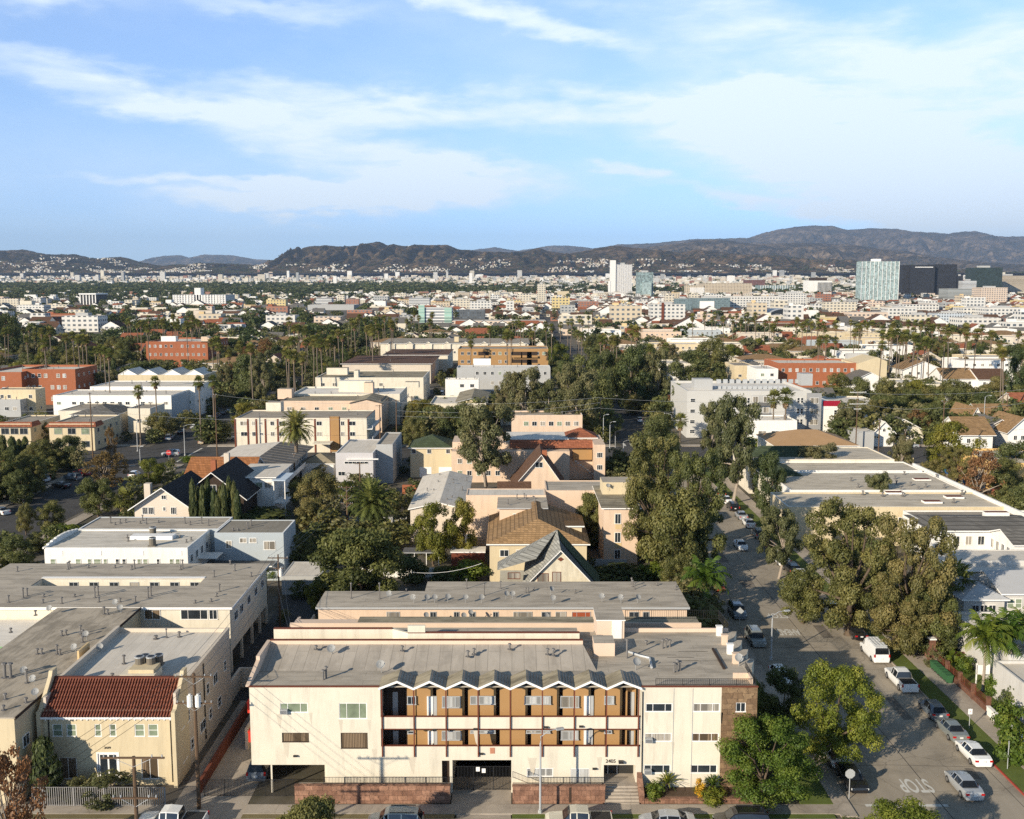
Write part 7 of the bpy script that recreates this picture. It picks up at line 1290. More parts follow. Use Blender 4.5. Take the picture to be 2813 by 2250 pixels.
A, x0, x1, y0, y1, zt = tower(2480, 2570, 728, 822, 'broad black glass office tower, left half of the dark pair', TBLK, dep=50, mech=False); b = MB(); xa = W(2502, 740, y0 - 14)[0]; b.box(xa, x1 - 6, y0 - 14, y0, 0, zt - 2); b.box(x0 + 28, x1 - 12, y0 - 14.4, y0 - 14, zt - 7, zt - 5, 1); b.build('front_shaft', [TBLK, TRIM], A)
tower(2571, 2630, 726, 822, 'black glass office tower, right half of the dark pair', TBLK, dep=60, mech=False); tower(2630, 2646, 758, 822, 'narrow dark blue office slab beside the black towers', TBLK)
tower(2677, 2755, 735, 800, 'dark green-black office tower behind the cream apartment slab', TDG, Y=2900); tower(2712, 2840, 757, 818, 'cream apartment slab with continuous balcony bands at the right edge', TBAND); tower(2605, 2694, 793, 828, 'grey banded office block below the black towers', TBANDG, mech=False); tower(2645, 2683, 771, 810, 'small grey-white banded block between the black and green towers', TBW, Y=2700); tower(2694, 2769, 790, 834, 'peach stepped apartment block below the cream slab', FP)
A, x0, x1, y0, y1, zt = tower(1790, 1883, 836, 884, 'white apartment building with a red corner strip and balconies', FW); b = MB(); b.box(W(1817, 850, y0)[0], W(1824, 850, y0)[0], y0 - 1, y0, 0, zt + 2); b.build('red_strip', RUST, A)
tower(1856, 1900, 820, 858, 'teal-grey apartment block left of the billboard building', TTEAL); A, x0, x1, y0, y1, zt = tower(1904, 2006, 819, 852, 'teal-grey apartment block carrying a white billboard', TTEAL); b = MB(); b.box(W(1922, 830, y0)[0], W(1962, 830, y0)[0], y0 - 1.5, y0 - .5, zt - 21, zt - 5); b.build('billboard', TRIM, A)
tower(2006, 2146, 814, 850, 'long white and yellow apartment row with stacked balconies', FW, mech=False); tower(2150, 2215, 806, 842, 'white stepped apartment building right of the yellow row', FW); tower(2265, 2355, 830, 860, 'white arcaded building with a thin red roof edge', FC, mech=False); tower(2470, 2580, 836, 858, 'long white building with a low red tile roof', FW, roof=TILE, mech=False); tower(2647, 2745, 846, 872, 'white apartment building with dark window strips', FW); tower(2712, 2830, 846, 875, 'white apartment block with black balconies at the right edge', FW); tower(2575, 2670, 861, 888, 'pale blue-white apartment building above the palm row', facade('front_pale_blue', (.55, .60, .64), gap=1.6)); tower(2640, 2750, 873, 900, 'long white apartments just above the palm row', FW)
tower(2440, 2520, 846, 874, 'white balcony apartments above the palm row', FW); tower(2335, 2440, 858, 880, 'pink and cream low apartments behind the palms', FP, mech=False); tower(2495, 2580, 866, 895, 'cream apartment building with arches behind the palms', FC)
A = thing('domed_hall', 'hall with a grey barrel vault roof and arched glass front', 'building', (G(2160, 893)[0], G(0, 893)[1], 0)); y0 = G(0, 893)[1]; x0, x1 = W(2113, 880, y0)[0], W(2206, 880, y0)[0]; zt = W(0, 868, y0)[1]; zd = W(0, 849, y0)[1]; b = MB(); b.box(x0, x1, y0, y0 + 50, 0, zt); b.build('wall', WHITE, A); b = MB(); n = 14; v = []
for j in (0, 1):
 for k in range(n + 1): t = math.pi * k / n; v.append(((x0 + x1) / 2 - math.cos(t) * (x1 - x0) * .5, y0 + 2 + j * 46, zt + math.sin(t) * (zd - zt)))
b.add(v, [[k, k + 1, n + 2 + k, n + 1 + k] for k in range(n)] + [list(range(n + 1))[::-1]], [0] * n + [1]); b.build('vault_roof', [LGREY, GL_D], A)
A, x0, x1, y0, y1, zt = tower(1150, 1241, 845, 886, 'white and pale green medical building with stacked window bands', TBW, mech=False); b = MB(); b.box(x0, x0 + (x1 - x0) * .18, y0 - 2, y0, 0, zt + 3); b.box(x1 - (x1 - x0) * .22, x1, y0 - 2, y0, 0, zt); b.build('green_wing', facade('band_green', (.40, .55, .46), (.12, .2, .17), 400, 3.3, 1.6, True), A)
tower(1262, 1332, 851, 876, 'dark grey office box with a brown roof edge', facade('dark_band', (.10, .11, .12), (.04, .05, .06), 3, 3, 1), mech=False); A, x0, x1, y0, y1, zt = tower(1123, 1180, 818, 842, 'white office block with a dark glass side', TBW); tower(1252, 1290, 803, 824, 'cream banded office block', TBAND); tower(1238, 1290, 822, 848, 'cream apartment tower pair', FC); tower(1290, 1352, 828, 856, 'white stepped office block with small windows', FW); tower(1242, 1500, 882, 892, 'long low orange-tan store roof', FP, dep=40, mech=False)
tower(868, 911, 818, 836, 'white horizontal-banded office building above the trees', TBW); tower(950, 985, 821, 838, 'small red brick building', FB, mech=False); tower(953, 1022, 852, 868, 'long low brick building', FB, mech=False); tower(845, 972, 838, 852, 'long pale grey warehouse', GREY, dep=60, mech=False)
A, x0, x1, y0, y1, zt = tower(476, 618, 810, 836, 'white hospital-like landmark with a central tower and columned wings', FW, mech=False); b = MB(); b.box(W(534, 800, y0)[0], W(551, 800, y0)[0], y0, y0 + 25, 0, W(0, 791, y0)[1]); b.build('central_tower', WHITE, A); fins(A, x0, x1, y0, 2, zt, 18, TRIM, 2.2)
A, x0, x1, y0, y1, zt = tower(220, 262, 808, 838, 'dark glass pavilion framed by tall white columns', TBLK, mech=False, dep=60); fins(A, x0, x1, y0, 0, zt, 5, TRIM, 1.8); b = MB(); b.box(x0 - 2, x1 + 2, y0 - 3, y0 + 60, zt - 1, zt + 1.5); b.build('white_frame', TRIM, A)
tower(169, 268, 868, 912, 'white four-storey apartment building with curved corner balconies', FW); tower(-10, 50, 820, 842, 'red-tiled long building at the left edge', FC, roof=TILE, mech=False); tower(45, 120, 838, 856, 'white balcony apartments near the left edge', FW, mech=False); tower(590, 650, 853, 862, 'long low pale roof among trees', FW, dep=40, mech=False)
tower(730, 810, 866, 892, 'white flat-roofed villa block behind palms', FW); tower(862, 935, 870, 886, 'low ochre-orange building among trees', FP, dep=30, mech=False)
# the towns at the foot of the hills
for px0, px1, yt, yb, m_, l in ((0, 40, 768, 793, FC, 'broad cream ribbed tower at far left'), (50, 72, 763, 775, TBANDG, 'pale green-grey slab far left'), (86, 109, 763, 775, TBANDG, 'second pale green-grey slab far left'), (158, 182, 762, 782, FC, 'cream stepped tower in the far left town'), (281, 312, 754, 772, FW, 'white hilltop office slab'), (498, 510, 762, 775, FP, 'peach tower in the far town'), (540, 557, 762, 778, FB, 'red-brown tower in the far town'), (553, 598, 778, 800, TBANDG, 'grey banded office slab in the far town'), (604, 625, 757, 780, TBLK, 'dark glass tower in the far town'), (648, 665, 755, 787, TBW, 'white and grey slim tower in the far town'), (762, 773, 746, 778, TGL, 'green-edged tower in the far town'), (801, 823, 748, 776, TBLK, 'dark stone tower in the far town'), (854, 866, 754, 773, TBLK, 'small dark tower in the far town'), (880, 902, 755, 770, TBANDG, 'grey slab tower in the far town'), (908, 922, 755, 773, TW1, 'pale ribbed tower in the far town'), (1066, 1094, 754, 779, TW1, 'grey ribbed office tower under the hills'), (1102, 1131, 759, 777, FW, 'white gridded office block under the hills'), (1193, 1223, 757, 780, FW, 'white office block with a flared top under the hills'), (2252, 2275, 748, 758, TBANDG, 'pale slab at the foot of the hills, left of a pair'), (2288, 2312, 745, 758, TBANDG, 'pale slab at the foot of the hills, right of a pair'), (2343, 2368, 758, 782, FC, 'cream tower left of the pale green tower'), (1532, 1563, 800, 823, YEL, 'blank yellow-green stage block'), (1995, 2040, 862, 884, FP, 'tan low block right of the billboard'), (1390, 1412, 826, 860, FW, 'narrow white block left of centre skyline'), (1540, 1580, 838, 866, FG, 'grey apartment block in the centre'), (1590, 1644, 828, 850, FB, 'red-brown banded apartment block')): tower(px0, px1, yt, yb, l, m_, name='far_tower', mech=False)
# hillside sign: a pale strip near the crest
def sign():
 v, p = hill_z(*(W(1139, 678, 10900)[0], 10900)); Y = 10750.; x0, x1 = W(1121, 678, Y)[0], W(1155, 678, Y)[0]; z0, z1 = W(0, 680.5, Y)[1], W(0, 675, Y)[1]; A = thing('hillside_sign', 'pale blurred sign strip standing near the crest of the dark hill', 'sign', ((x0 + x1) / 2, Y, z0)); w = (x1 - x0) / 9; m_ = paint('pale_sign_panel', (.55, .62, .66), .05, 1)
 for k in range(9): b = MB(); b.box(x0 + k * w, x0 + (k + 1) * w - 1.0, Y, Y + 2, z0, z1); b.build('sign_panel', m_, A)
 b = MB()
 for k in range(10): b.box(x0 + k * w - .8, x0 + k * w + .3, Y + 2, Y + 3, z0 - 45, z1)
 b.build('sign_frame', GREY, A)
sign()
# ================================================================ scatter
def clear(x, y, z, w):
 """True when nothing hand-placed is hidden by something w wide and z tall at (x, y)"""
 px, py = PX(x, y, z); _, pb_ = PX(x, y, 0); hw = w / 2 / y * F
 for (a, b, c, e, Y) in PROT:
  if abs(Y - y) < 45 and a - hw < px < b + hw and y > Y - 12: return False
  if y < Y and a - hw < px < b + hw and py < e and pb_ > c: return False
 return True
GX = (-103, -87, 28, 48)
def onstreet(x, y, m=3):
 if any(abs(y - (yy + 6)) < 8 + m for yy in (270 - 6, 420, 560, 700, 860, 1050, 1260)): return True
 return (-104 - m < x < -86 + m) or (26 - m < x < 50 + m)
WALLS = [(WHITE, 'white'), (CREAM, 'cream'), (BEIGE, 'beige'), (YEL, 'yellow'), (PEACH, 'peach'), (BLUEG, 'blue-grey'), (TAN, 'tan'), (WHITE, 'white'), (CREAM, 'cream')]; ROOFS = [(S_BROWN, 'brown'), (S_GREY, 'grey'), (S_DARK, 'charcoal'), (S_TAN, 'tan'), (TILE, 'clay tile'), (S_GREY, 'grey'), (R_WHITE, 'white')]
LAND = [(130, 1040, 'brick block'), (485, 950, 'red-orange brick building'), (305, 1100, 'long white block'), (440, 1030, 'peaked white roofs'), (200, 1180, 'tile-skirted flats'), (825, 1170, 'red-pilaster building'), (900, 1110, 'tan gallery building'), (1010, 1050, 'pale yellow block'), (1060, 1005, 'dark brown roof'), (1240, 945, 'cream row houses'), (1385, 975, 'ochre four-storey block'), (1270, 1060, 'white two-storey flats'), (1500, 1160, 'peach apartments'), (1185, 1240, 'green-roofed yellow house'), (1600, 1220, 'square tile tower'), (2050, 1110, 'grey modern block'), (2285, 1120, 'crimson band'), (2245, 1020, 'arched brick building'), (2395, 1015, 'cream end wall'), (2535, 1010, 'tan gable roof'), (2730, 1030, 'brown-roofed house'), (2710, 1160, 'craftsman houses'), (2430, 1190, 'gable garage'), (2700, 1290, 'ochre warehouse'), (220, 885, 'curved-balcony apartments'), (545, 820, 'hospital-like landmark'), (235, 820, 'columned pavilion'), (770, 880, 'white villa block'), (900, 880, 'ochre-orange building'), (1195, 865, 'pale green medical block'), (1300, 865, 'dark grey office box'), (1705, 770, 'white ribbed tower'), (1835, 860, 'red corner strip'), (2160, 875, 'domed hall'), (2000, 800, 'gridded office slab'), (2420, 775, 'pale green tower'), (2550, 775, 'black towers'), (2700, 865, 'white strip-window apartments'), (1488, 805, 'slim cream tower'), (2075, 835, 'yellow and white row'), (980, 850, 'long brick building'), (60, 800, 'left edge tile roof'), (620, 930, 'left avenue palms'), (1720, 1030, 'far street'), (1340, 880, 'long store roof'), (2300, 840, 'arcaded white building'), (2630, 880, 'pale blue block'), (2480, 940, 'long palm row'), (1900, 960, 'dark tree mass'), (60, 1220, 'left cypress row'), (400, 1300, 'yellow-green tree'), (2790, 960, 'right edge')]
def place_name(px, y):
 py = PX(0, y, 6)[1]; l = min(LAND, key=lambda q: (q[0] - px) ** 2 + (2 * (q[1] - py)) ** 2); dx, dy = px - l[0], py - l[1]
 s = ('well left of' if dx < -120 else 'left of' if dx < -30 else 'well right of' if dx > 120 else 'right of' if dx > 30 else 'behind' if dy < 0 else 'in front of'); v = '' if s[0] in 'bi' else 'just ' if abs(dy) < 15 else 'above and ' if dy < 0 else 'below and '
 return v.replace('just ', '' if 'well' in s else 'just ') + s + ' the ' + l[2]
# prototypes of houses, built once and copied
HP = []
def house_proto(i):
 A = thing('bungalow', 'x', 'house', (0, 0, 0), 'houses of the flat suburb'); A['_base'] = [0, 0, 0]
 if i == 0: gable(A, -6, 6, -8, 8, 4.0, 7.2, WHITE, S_BROWN, 'y', .7)
 if i == 1: hip(A, -8, 8, -7, 7, 4.0, 6.8, WHITE, S_BROWN, .6)
 if i == 2: flat(A, -9, 9, -11, 11, 7.0, WHITE, R_LIGHT, .4)
 if i == 3: gable(A, -7, 7, -7, 7, 5.8, 9.6, WHITE, S_BROWN, 'x', .8); gable(A, -3.5, 3.5, -10, -7, 3.2, 5.6, WHITE, S_BROWN, 'y', .5)
 if i == 4: flat(A, -14, 14, -10, 10, 9.6, WHITE, R_LIGHT, .5)
 if i == 5: hip(A, -12, 12, -9, 9, 7.0, 9.6, WHITE, S_BROWN, .7)
 fy = {0: -8, 1: -7, 2: -11, 3: -7, 4: -10, 5: -9}[i]; hw_ = {0: 5, 1: 7, 2: 8, 3: 6, 4: 13, 5: 11}[i]; zs = {0: [2.2], 1: [2.2], 2: [5.4, 2.2], 3: [4.6], 4: [8, 5, 2], 5: [5.4, 2.2]}[i]
 wgrid(A, -hw_, hw_, fy, zs, max(2, int(hw_ * 2 / 3.6)), 1.4, 1.2, 'S', [GL_D, GL_D, GL_C]); return A
protos = [house_proto(i) for i in range(6)]; used = set(); NH = 0
far_boxes = []; random.seed(11)
BIG = [2, 4, 5]
for iy in range(26):
 y = 292 + iy * 21; last = -1e9
 for ix in range(-46, 47):
  x = ix * 15.5 + (iy % 2) * 4; px, _ = PX(x, y, 4)
  if px < -60 or px > 2870 or onstreet(x, y, 6): continue
  right = px > 1700 + (700 - y) * .8
  if random.random() < (.38 if not right else .22): continue
  i = random.choice([0, 1, 3, 0, 1, 2, 5] if y < 480 or not right else [2, 4, 5, 1, 3, 4]); h = [7.2, 6.8, 7.5, 9.6, 10.2, 9.6][i]
  x2, y2 = x + random.uniform(-3, 3), y + random.uniform(-4, 4)
  ww = [14, 18, 18, 16, 28, 24][i]
  if x2 - ww / 2 < last + 2.5 or not clear(x2, y2, h, 20): continue
  last = x2 + ww / 2
  if NH < 300:
   w_, wn = random.choice(WALLS); r_, rn = random.choice(ROOFS); base = protos[i]
   if i not in used: A = base; used.add(i)
   else: A = copy_tree(base)
   A.location = (x2, y2, 0); A.rotation_euler = (0, 0, random.choice([0, 0, 0, math.pi / 2, -math.pi / 2]) if i in (0, 3) else 0); kind = ['gable-roofed bungalow', 'hip-roofed bungalow', 'flat-roofed flats', 'tall gabled house', 'flat-roofed apartments', 'hip-roofed flats'][i]
   A['label'] = '%s %s with %s roof, %s' % (wn, kind, rn if i not in (2, 4) else 'pale', place_name(px, y)); A['category'] = 'house' if i in (0, 1, 3) else 'apartment building'; A['group'] = 'houses of the flat suburb'
   A.name = ['bungalow', 'bungalow', 'flats', 'gabled_house', 'apartment_block', 'flats'][i]
   for c in A.children:
    for sl in c.material_slots:
     if sl.material and sl.material.name == 'white_stucco': sl.link = 'OBJECT'; sl.material = w_
     elif sl.material and sl.material.name == 'brown_shingle': sl.link = 'OBJECT'; sl.material = r_
   NH += 1
  else: far_boxes.append((x2, y2, random.uniform(8, 13), random.uniform(9, 14), min(h * .8, 6)))
for i, p_ in enumerate(protos):
 if i not in used:
  for c in list(p_.children):
   bpy.data.objects.remove(c)
  bpy.data.objects.remove(p_)
# ---- the far town: distinct larger blocks, then the rest as one mass
rng = np.random.default_rng(5)
def density(px, y):
 """share of buildings (the rest is trees) by place"""
 if y > 5600: return .75
 if y > 3300: return (.06 if px < 1250 else .72) if y < 5000 else .8 if px > 1250 else .45
 f = 1 / (1 + math.exp(-(px - 1250 - (1500 - y) * .22) / 160)); return .11 + .70 * f * min(1, max(.30, (y - 750) / 800))
towers = 0; tries = 0; random.seed(5)
while towers < 230 and tries < 6000:
 tries += 1; y = 840 * (3.6 ** random.random()); px = random.uniform(-30, 2850); x = (px - CX) * y / F
 if random.random() > density(px, y) or onstreet(x, y, 0) or not clear(x, y, 14, 30): continue
 if px < 1080 and random.random() < .6: continue
 m_ = random.choice(FRONTS + [FB, FY]); w = random.uniform(12, 34); d_ = random.uniform(12, 24); h = random.choice([7, 8, 10, 10, 13, 13, 16, 20, 24]) * (1 if px > 1300 else .7)
 mb = MB(); mb.box(x - w / 2, x + w / 2, y, y + d_, -1, h, [0, 1, 0, 0, 0, 0]); mb.box(x - w / 2 + 2, x - w / 2 + 2 + w * .2, y + 3, y + 8, h, h + 2.5, [0, 1, 2, 2, 2, 2])
 if random.random() < .4: mb.box(x - w / 2, x + w / 2, y - .3, y, h - .1, h + 1.0, 2)
 rf = random.choice([R_WHITE, R_WHITE, R_LIGHT, R_TAN, TILE if random.random() < .4 else R_WHITE]); o = mb.build('city_block', [m_, rf, {FW: WHITE, FC: CREAM, FT: TAN, FG: GREY, FB: BRICK, FP: PEACH, FY: YEL}[m_]]); st = max(2, round(h / 3.3))
 tag(o, '%s %d-storey building, %s, %s' % (FN[m_], st, 'wide' if w > 27 else 'compact' if w < 18 else 'mid-sized', place_name(px, y)), 'building', 'blocks of the distant city'); towers += 1; PROT.append((px - w / 2 / y * F, px + w / 2 / y * F, PX(x, y, h)[1], PX(x, y, h * .45)[1], y))
def boxes_np(B):
 """B: rows x, y, w, d, z0, h -> quads (5 per box), side index, top index"""
 B = np.array(B, float); x0 = B[:, 0] - B[:, 2] / 2; x1 = B[:, 0] + B[:, 2] / 2; y0 = B[:, 1]; y1 = B[:, 1] + B[:, 3]; z0 = B[:, 4]; z1 = B[:, 4] + B[:, 5]
 c = lambda a, b, d_: np.stack([a, b, d_], -1)
 v = [c(x0, y0, z0), c(x1, y0, z0), c(x1, y0, z1), c(x0, y0, z1), c(x1, y0, z0), c(x1, y1, z0), c(x1, y1, z1), c(x1, y0, z1), c(x1, y1, z0), c(x0, y1, z0), c(x0, y1, z1), c(x1, y1, z1), c(x0, y1, z0), c(x0, y0, z0), c(x0, y0, z1), c(x0, y1, z1), c(x0, y0, z1), c(x1, y0, z1), c(x1, y1, z1), c(x0, y1, z1)]
 return np.stack(v, 1).reshape(-1, 3)
smats = [FW, FC, FT, FG, FP, CREAM, WHITE, BEIGE, FB]; tmats = [R_WHITE, R_LIGHT, R_GREY, TILE, S_GREY, S_BROWN]
def gables_np(B, rot):
 B = np.array(B, float); x0 = B[:, 0] - B[:, 2] / 2; x1 = B[:, 0] + B[:, 2] / 2; y0 = B[:, 1]; y1 = B[:, 1] + B[:, 3]; z1 = B[:, 4] + B[:, 5]; xm = (x0 + x1) / 2; ym = (y0 + y1) / 2; zr = z1 + (B[:, 2] if rot else B[:, 3]) * .28; c = lambda a, b, d_: np.stack([a, b, d_], -1)
 if rot: r = [c(x0 - .6, y0 - .6, z1 - .3), c(xm, y0 - .6, zr), c(xm, y1, zr), c(x0 - .6, y1, z1 - .3), c(xm, y0 - .6, zr), c(x1 + .6, y0 - .6, z1 - .3), c(x1 + .6, y1, z1 - .3), c(xm, y1, zr)]; g = [c(x0, y0, z1), c(x1, y0, z1), c(xm, y0, zr - .1), c(xm, y0, zr - .1)]
 else: r = [c(x0 - .6, y0 - .6, z1 - .3), c(x1 + .6, y0 - .6, z1 - .3), c(x1 + .6, ym, zr), c(x0 - .6, ym, zr), c(x1 + .6, y1, z1 - .3), c(x0 - .6, y1, z1 - .3), c(x0 - .6, ym, zr), c(x1 + .6, ym, zr)]; g = [c(x1, y0, z1), c(x1, y1, z1), c(x1, ym, zr - .1), c(x1, ym, zr - .1)]
 return np.stack(r + g, 1).reshape(-1, 3)
def mass(name, B, label, cat):
 small = [b for b in B if b[5] < 12.5 and b[1] < 3600 and name == 'distant_city']; B = [b for b in B if b not in set(small)] + small; V = boxes_np(B); n = len(B); s = rng.choice(len(smats), n, p=[.22, .17, .07, .05, .06, .14, .17, .07, .05]); t = rng.choice(len(tmats), n, p=[.30, .24, .14, .07, .14, .11]) + len(smats); mi = np.stack([s, s, s, s, t], 1).ravel()
 if small:
  k = len(small) // 2; sl = s[-len(small):]; rm = rng.choice([3, 4, 4, 5, 5, 5], len(small)) + len(smats)
  V = np.concatenate([V, gables_np(small[:k], 0), gables_np(small[k:], 1)]); mi = np.concatenate([mi, np.stack([rm, rm, np.where(sl == 8, 6, sl) * 0 + 6], 1).ravel()])
 o = put(name, npmesh(name, V, 4, smats + tmats, mi=mi)); return tag(o, label, cat, None, 'stuff')
B = [(x, y, w, d_, -1, h) for (x, y, w, d_, h) in far_boxes]; TR = []
for k in range(27000):
 y = 820 * (11.0 ** rng.random()); px = rng.uniform(-40, 2860); x = (px - CX) * y / F; g0 = float(gz(x, y))
 if y < 1500 and onstreet(x, y, 1): continue
 cl = vnoise(np.array([px / 60.]), np.array([math.log(y) * 9]), 3)[0]
 if rng.random() < density(px, y) * (.55 + .9 * cl):
  s = 1 + max(0, y - 3000) / 6000; w = rng.uniform(8, 20) * s * (1.6 if rng.random() < .12 else 1); d_ = rng.uniform(9, 18) * s; h = rng.choice([4, 5, 6, 7, 9, 12, 16]) * (1 if y < 4000 else 1.3)
  if y > 5000 and rng.random() < .03: h *= 3
  if y < 2600 and not clear(x, y, h, w): continue
  B.append((x, y, w, d_, g0 - 3, h + 3))
 else: TR.append((x, y, g0))
mass('distant_city', B, 'mass of pale low buildings spreading to the foot of the hills', 'city')
# houses dotted on the slopes
HB = []
vv = vnoise
for k in range(26000):
 j = int(2 + rng.random() ** 1.4 * 38); i = int(rng.random() * HV.shape[1]); p = HV[j, i]; px, py = PX(*p)
 if px < -30 or px > 2500: continue
 cl = fbm(np.array([px / 55.]), np.array([py / 10.]), 3, 8)[0]; lim = 696 if px < 500 else 726 if px < 1150 else 712 if px < 1950 else 728
 if cl < (.55 if px > 560 else .51) or rng.random() < .25 or py < lim: continue
 s = rng.uniform(6, 17); HB.append((p[0] + rng.uniform(-12, 12), p[1] + rng.uniform(-40, 40), s, s * .8, p[2] - 8, 8 + rng.uniform(4, 9)))
mass('hillside_houses', HB, 'white houses scattered on the dark hill slopes', 'houses')
# ================================================================ trees one can point to
random.seed(21)
for a in [
 ('bright', 2105, 1972, 2212, 292, 'big bright green broadleaf tree in front of the stone-clad corner'), ('bright', 2290, 1815, 2108, 262, 'bright green tree on the verge beside the shaded street'),
 ('dark', 2140, 1828, 2020, 150, 'dark tree in the shade of the apartment building'), ('bright', 2470, 2208, 2420, 300, 'treetop showing above the bottom edge near the stop line'),
 ('feather', 855, 2192, 2420, 215, 'dull olive treetop at the bottom edge before the stone wall', ), ('brown', 40, 2045, 2400, 230, 'orange-brown leafy tree at the lower left corner'),
 ('feather', 985, 1446, 1668, 275, 'large dark feathery tree behind the dishes on the pink roof'), ('yellow', 880, 1590, 1680, 84, 'small yellow-green bush-like tree beside the alley'),
 ('olive', 2330, 1372, 1745, 330, 'largest olive street tree, overhanging the right kerb'), ('olive', 2500, 1410, 1800, 270, 'olive street tree leaning over the front walks'), ('olive', 2485, 1570, 1800, 230, 'lower olive tree between the pickup trucks and the queen palms'), ('mix', 2205, 1560, 1712, 170, 'low hanging olive tree shading the parked cars'),
 ('euc', 2140, 1392, 1590, 150, 'reddish-brown thin tree over the parked cars'), ('mix', 2560, 1600, 1812, 160, 'round olive tree beside the fan palm'),
 ('olive', 1790, 1185, 1560, 215, 'tall olive tree left of the street, tallest of its clump'), ('olive', 1905, 1225, 1585, 215, 'tall olive tree on the left verge beside the parked cars'), ('mix', 1850, 1330, 1600, 210, 'mid-height tree filling the clump by the salmon apartments'), ('mix', 1860, 1520, 1640, 110, 'small round tree at the corner of the clump'), ('dark', 1800, 1140, 1310, 130, 'dark pine-like tree behind the olive clump'),
 ('euc', 1335, 1108, 1345, 205, 'tall eucalyptus with thin pale trunks in front of the Spanish-style block'), ('euc', 1440, 1010, 1205, 150, 'spreading eucalyptus left of the tall ones'), ('euc', 1510, 1040, 1205, 140, 'eucalyptus with forked pale trunk before the peach apartments'), ('euc', 1580, 1000, 1215, 160, 'tallest eucalyptus beside the utility pole'), ('dark', 1610, 965, 1160, 130, 'dense dark tree at the end of the eucalyptus row'), ('euc', 1385, 1060, 1170, 90, 'small eucalyptus at the left end of the row'), ('mix', 1620, 1150, 1215, 80, 'low tree below the utility pole wires'),
 ('euc', 2015, 1085, 1385, 175, 'tall thin grey-brown eucalyptus beside the right sidewalk'), ('euc', 1960, 1095, 1300, 110, 'thin-crowned eucalyptus left of the grey-brown one'), ('mix', 1812, 1125, 1290, 110, 'blue-green tree in front of the grey modern block'),
 ('euc', 2250, 1218, 1345, 150, 'thin overhanging tree across the green roofs'), ('euc', 2410, 1295, 1440, 100, 'sparse tree rising from the white courtyard'), ('dark', 2110, 1240, 1420, 90, 'dark tree in the shaded garden beside the kerb'), ('dark', 2085, 1250, 1370, 50, 'narrow dark tree by the green corner roof'),
 ('yellow', 1190, 1378, 1555, 130, 'yellow-green round tree, left one of the pair by the driveway'), ('yellow', 1270, 1368, 1545, 110, 'yellow-green tree, right one of the pair by the driveway'), ('mix', 1465, 1308, 1352, 90, 'olive bushy tree before the salmon building roof'), ('feather', 1555, 1350, 1460, 90, 'weeping green tree, left of two over the salmon roof'), ('feather', 1625, 1352, 1500, 100, 'weeping green tree, right of two over the salmon roof'), ('feather', 1345, 1355, 1440, 52, 'slim weeping tree beside the salmon wall'),
 ('mix', 880, 1290, 1430, 130, 'dense rust-tinged tree left of the leaning palm'), ('mix', 860, 1370, 1470, 105, 'bright green tree under the dense one'), ('mix', 1140, 1142, 1240, 75, 'green tree behind the utility poles by the yellow house'), ('mix', 1190, 1172, 1215, 60, 'low green bush-like tree behind the yellow house'), ('euc', 945, 1175, 1225, 62, 'small sparse tree before the red-pilaster building'),
 ('brown', 288, 1238, 1345, 150, 'orange-brown bare-branched tree beside the left avenue'), ('brown', 310, 1170, 1275, 45, 'slim reddish tree at the intersection corner'), ('yellow', 415, 1258, 1345, 85, 'bright yellow-green round tree beside the avenue'), ('mix', 440, 1130, 1205, 96, 'olive round tree at the foot of the tall palm pair'),
 ('mix', 72, 1380, 1470, 55, 'round olive tree, left of a clipped pair'), ('mix', 140, 1376, 1462, 85, 'round olive tree, right of a clipped pair'), ('mix', 270, 1310, 1420, 110, 'leafy tree at the near end of the avenue verge'), ('dark', 40, 1470, 1570, 120, 'dark hedge-like tree at the left edge behind the grey roof'), ('dark', 105, 1460, 1520, 70, 'dark garden tree beside the white building'),
 ('mix', 115, 1205, 1300, 100, 'grey-green tree in the dark row at left'), ('dark', 190, 1195, 1290, 90, 'dark green tree at the right end of the left row'), ('dark', 20, 1270, 1370, 120, 'dense dark tree at the left edge of the avenue'), ('mix', 150, 1230, 1300, 80, 'bushy tree in the middle of the left row'), ('mix', 117, 1155, 1225, 48, 'conifer-like green tree between the yellow flats'), ('dark', 60, 1290, 1385, 90, 'shadowy tree overhanging the parked cars at left'),
 ('dark', 680, 968, 1110, 120, 'dense eucalyptus beside the avenue palms'), ('euc', 620, 1000, 1105, 90, 'tall pale-trunked eucalyptus at the avenue'), ('euc', 720, 985, 1120, 90, 'eucalyptus with thin white trunks right of the dense one'), ('dark', 570, 1010, 1090, 60, 'dark tree left of the avenue eucalyptus'),
 ('bright', 1335, 1008, 1082, 60, 'lone round dark-green tree beside the white two-storey flats'), ('mix', 1240, 1010, 1040, 44, 'small olive tree between the lane and the grey building'),
 ('dark', 1560, 985, 1130, 110, 'dense dark tree over the far end of the street'), ('dark', 1660, 960, 1130, 90, 'dark tree arching over the far street'), ('dark', 1740, 950, 1130, 130, 'large dark tree right of the far street'), ('euc', 1800, 960, 1130, 110, 'eucalyptus with a leaning brown trunk right of the far street'), ('dark', 1700, 1000, 1100, 60, 'dark tree beside the far street lamp'), ('mix', 1740, 1080, 1140, 70, 'low light green tree at the boulevard corner'),
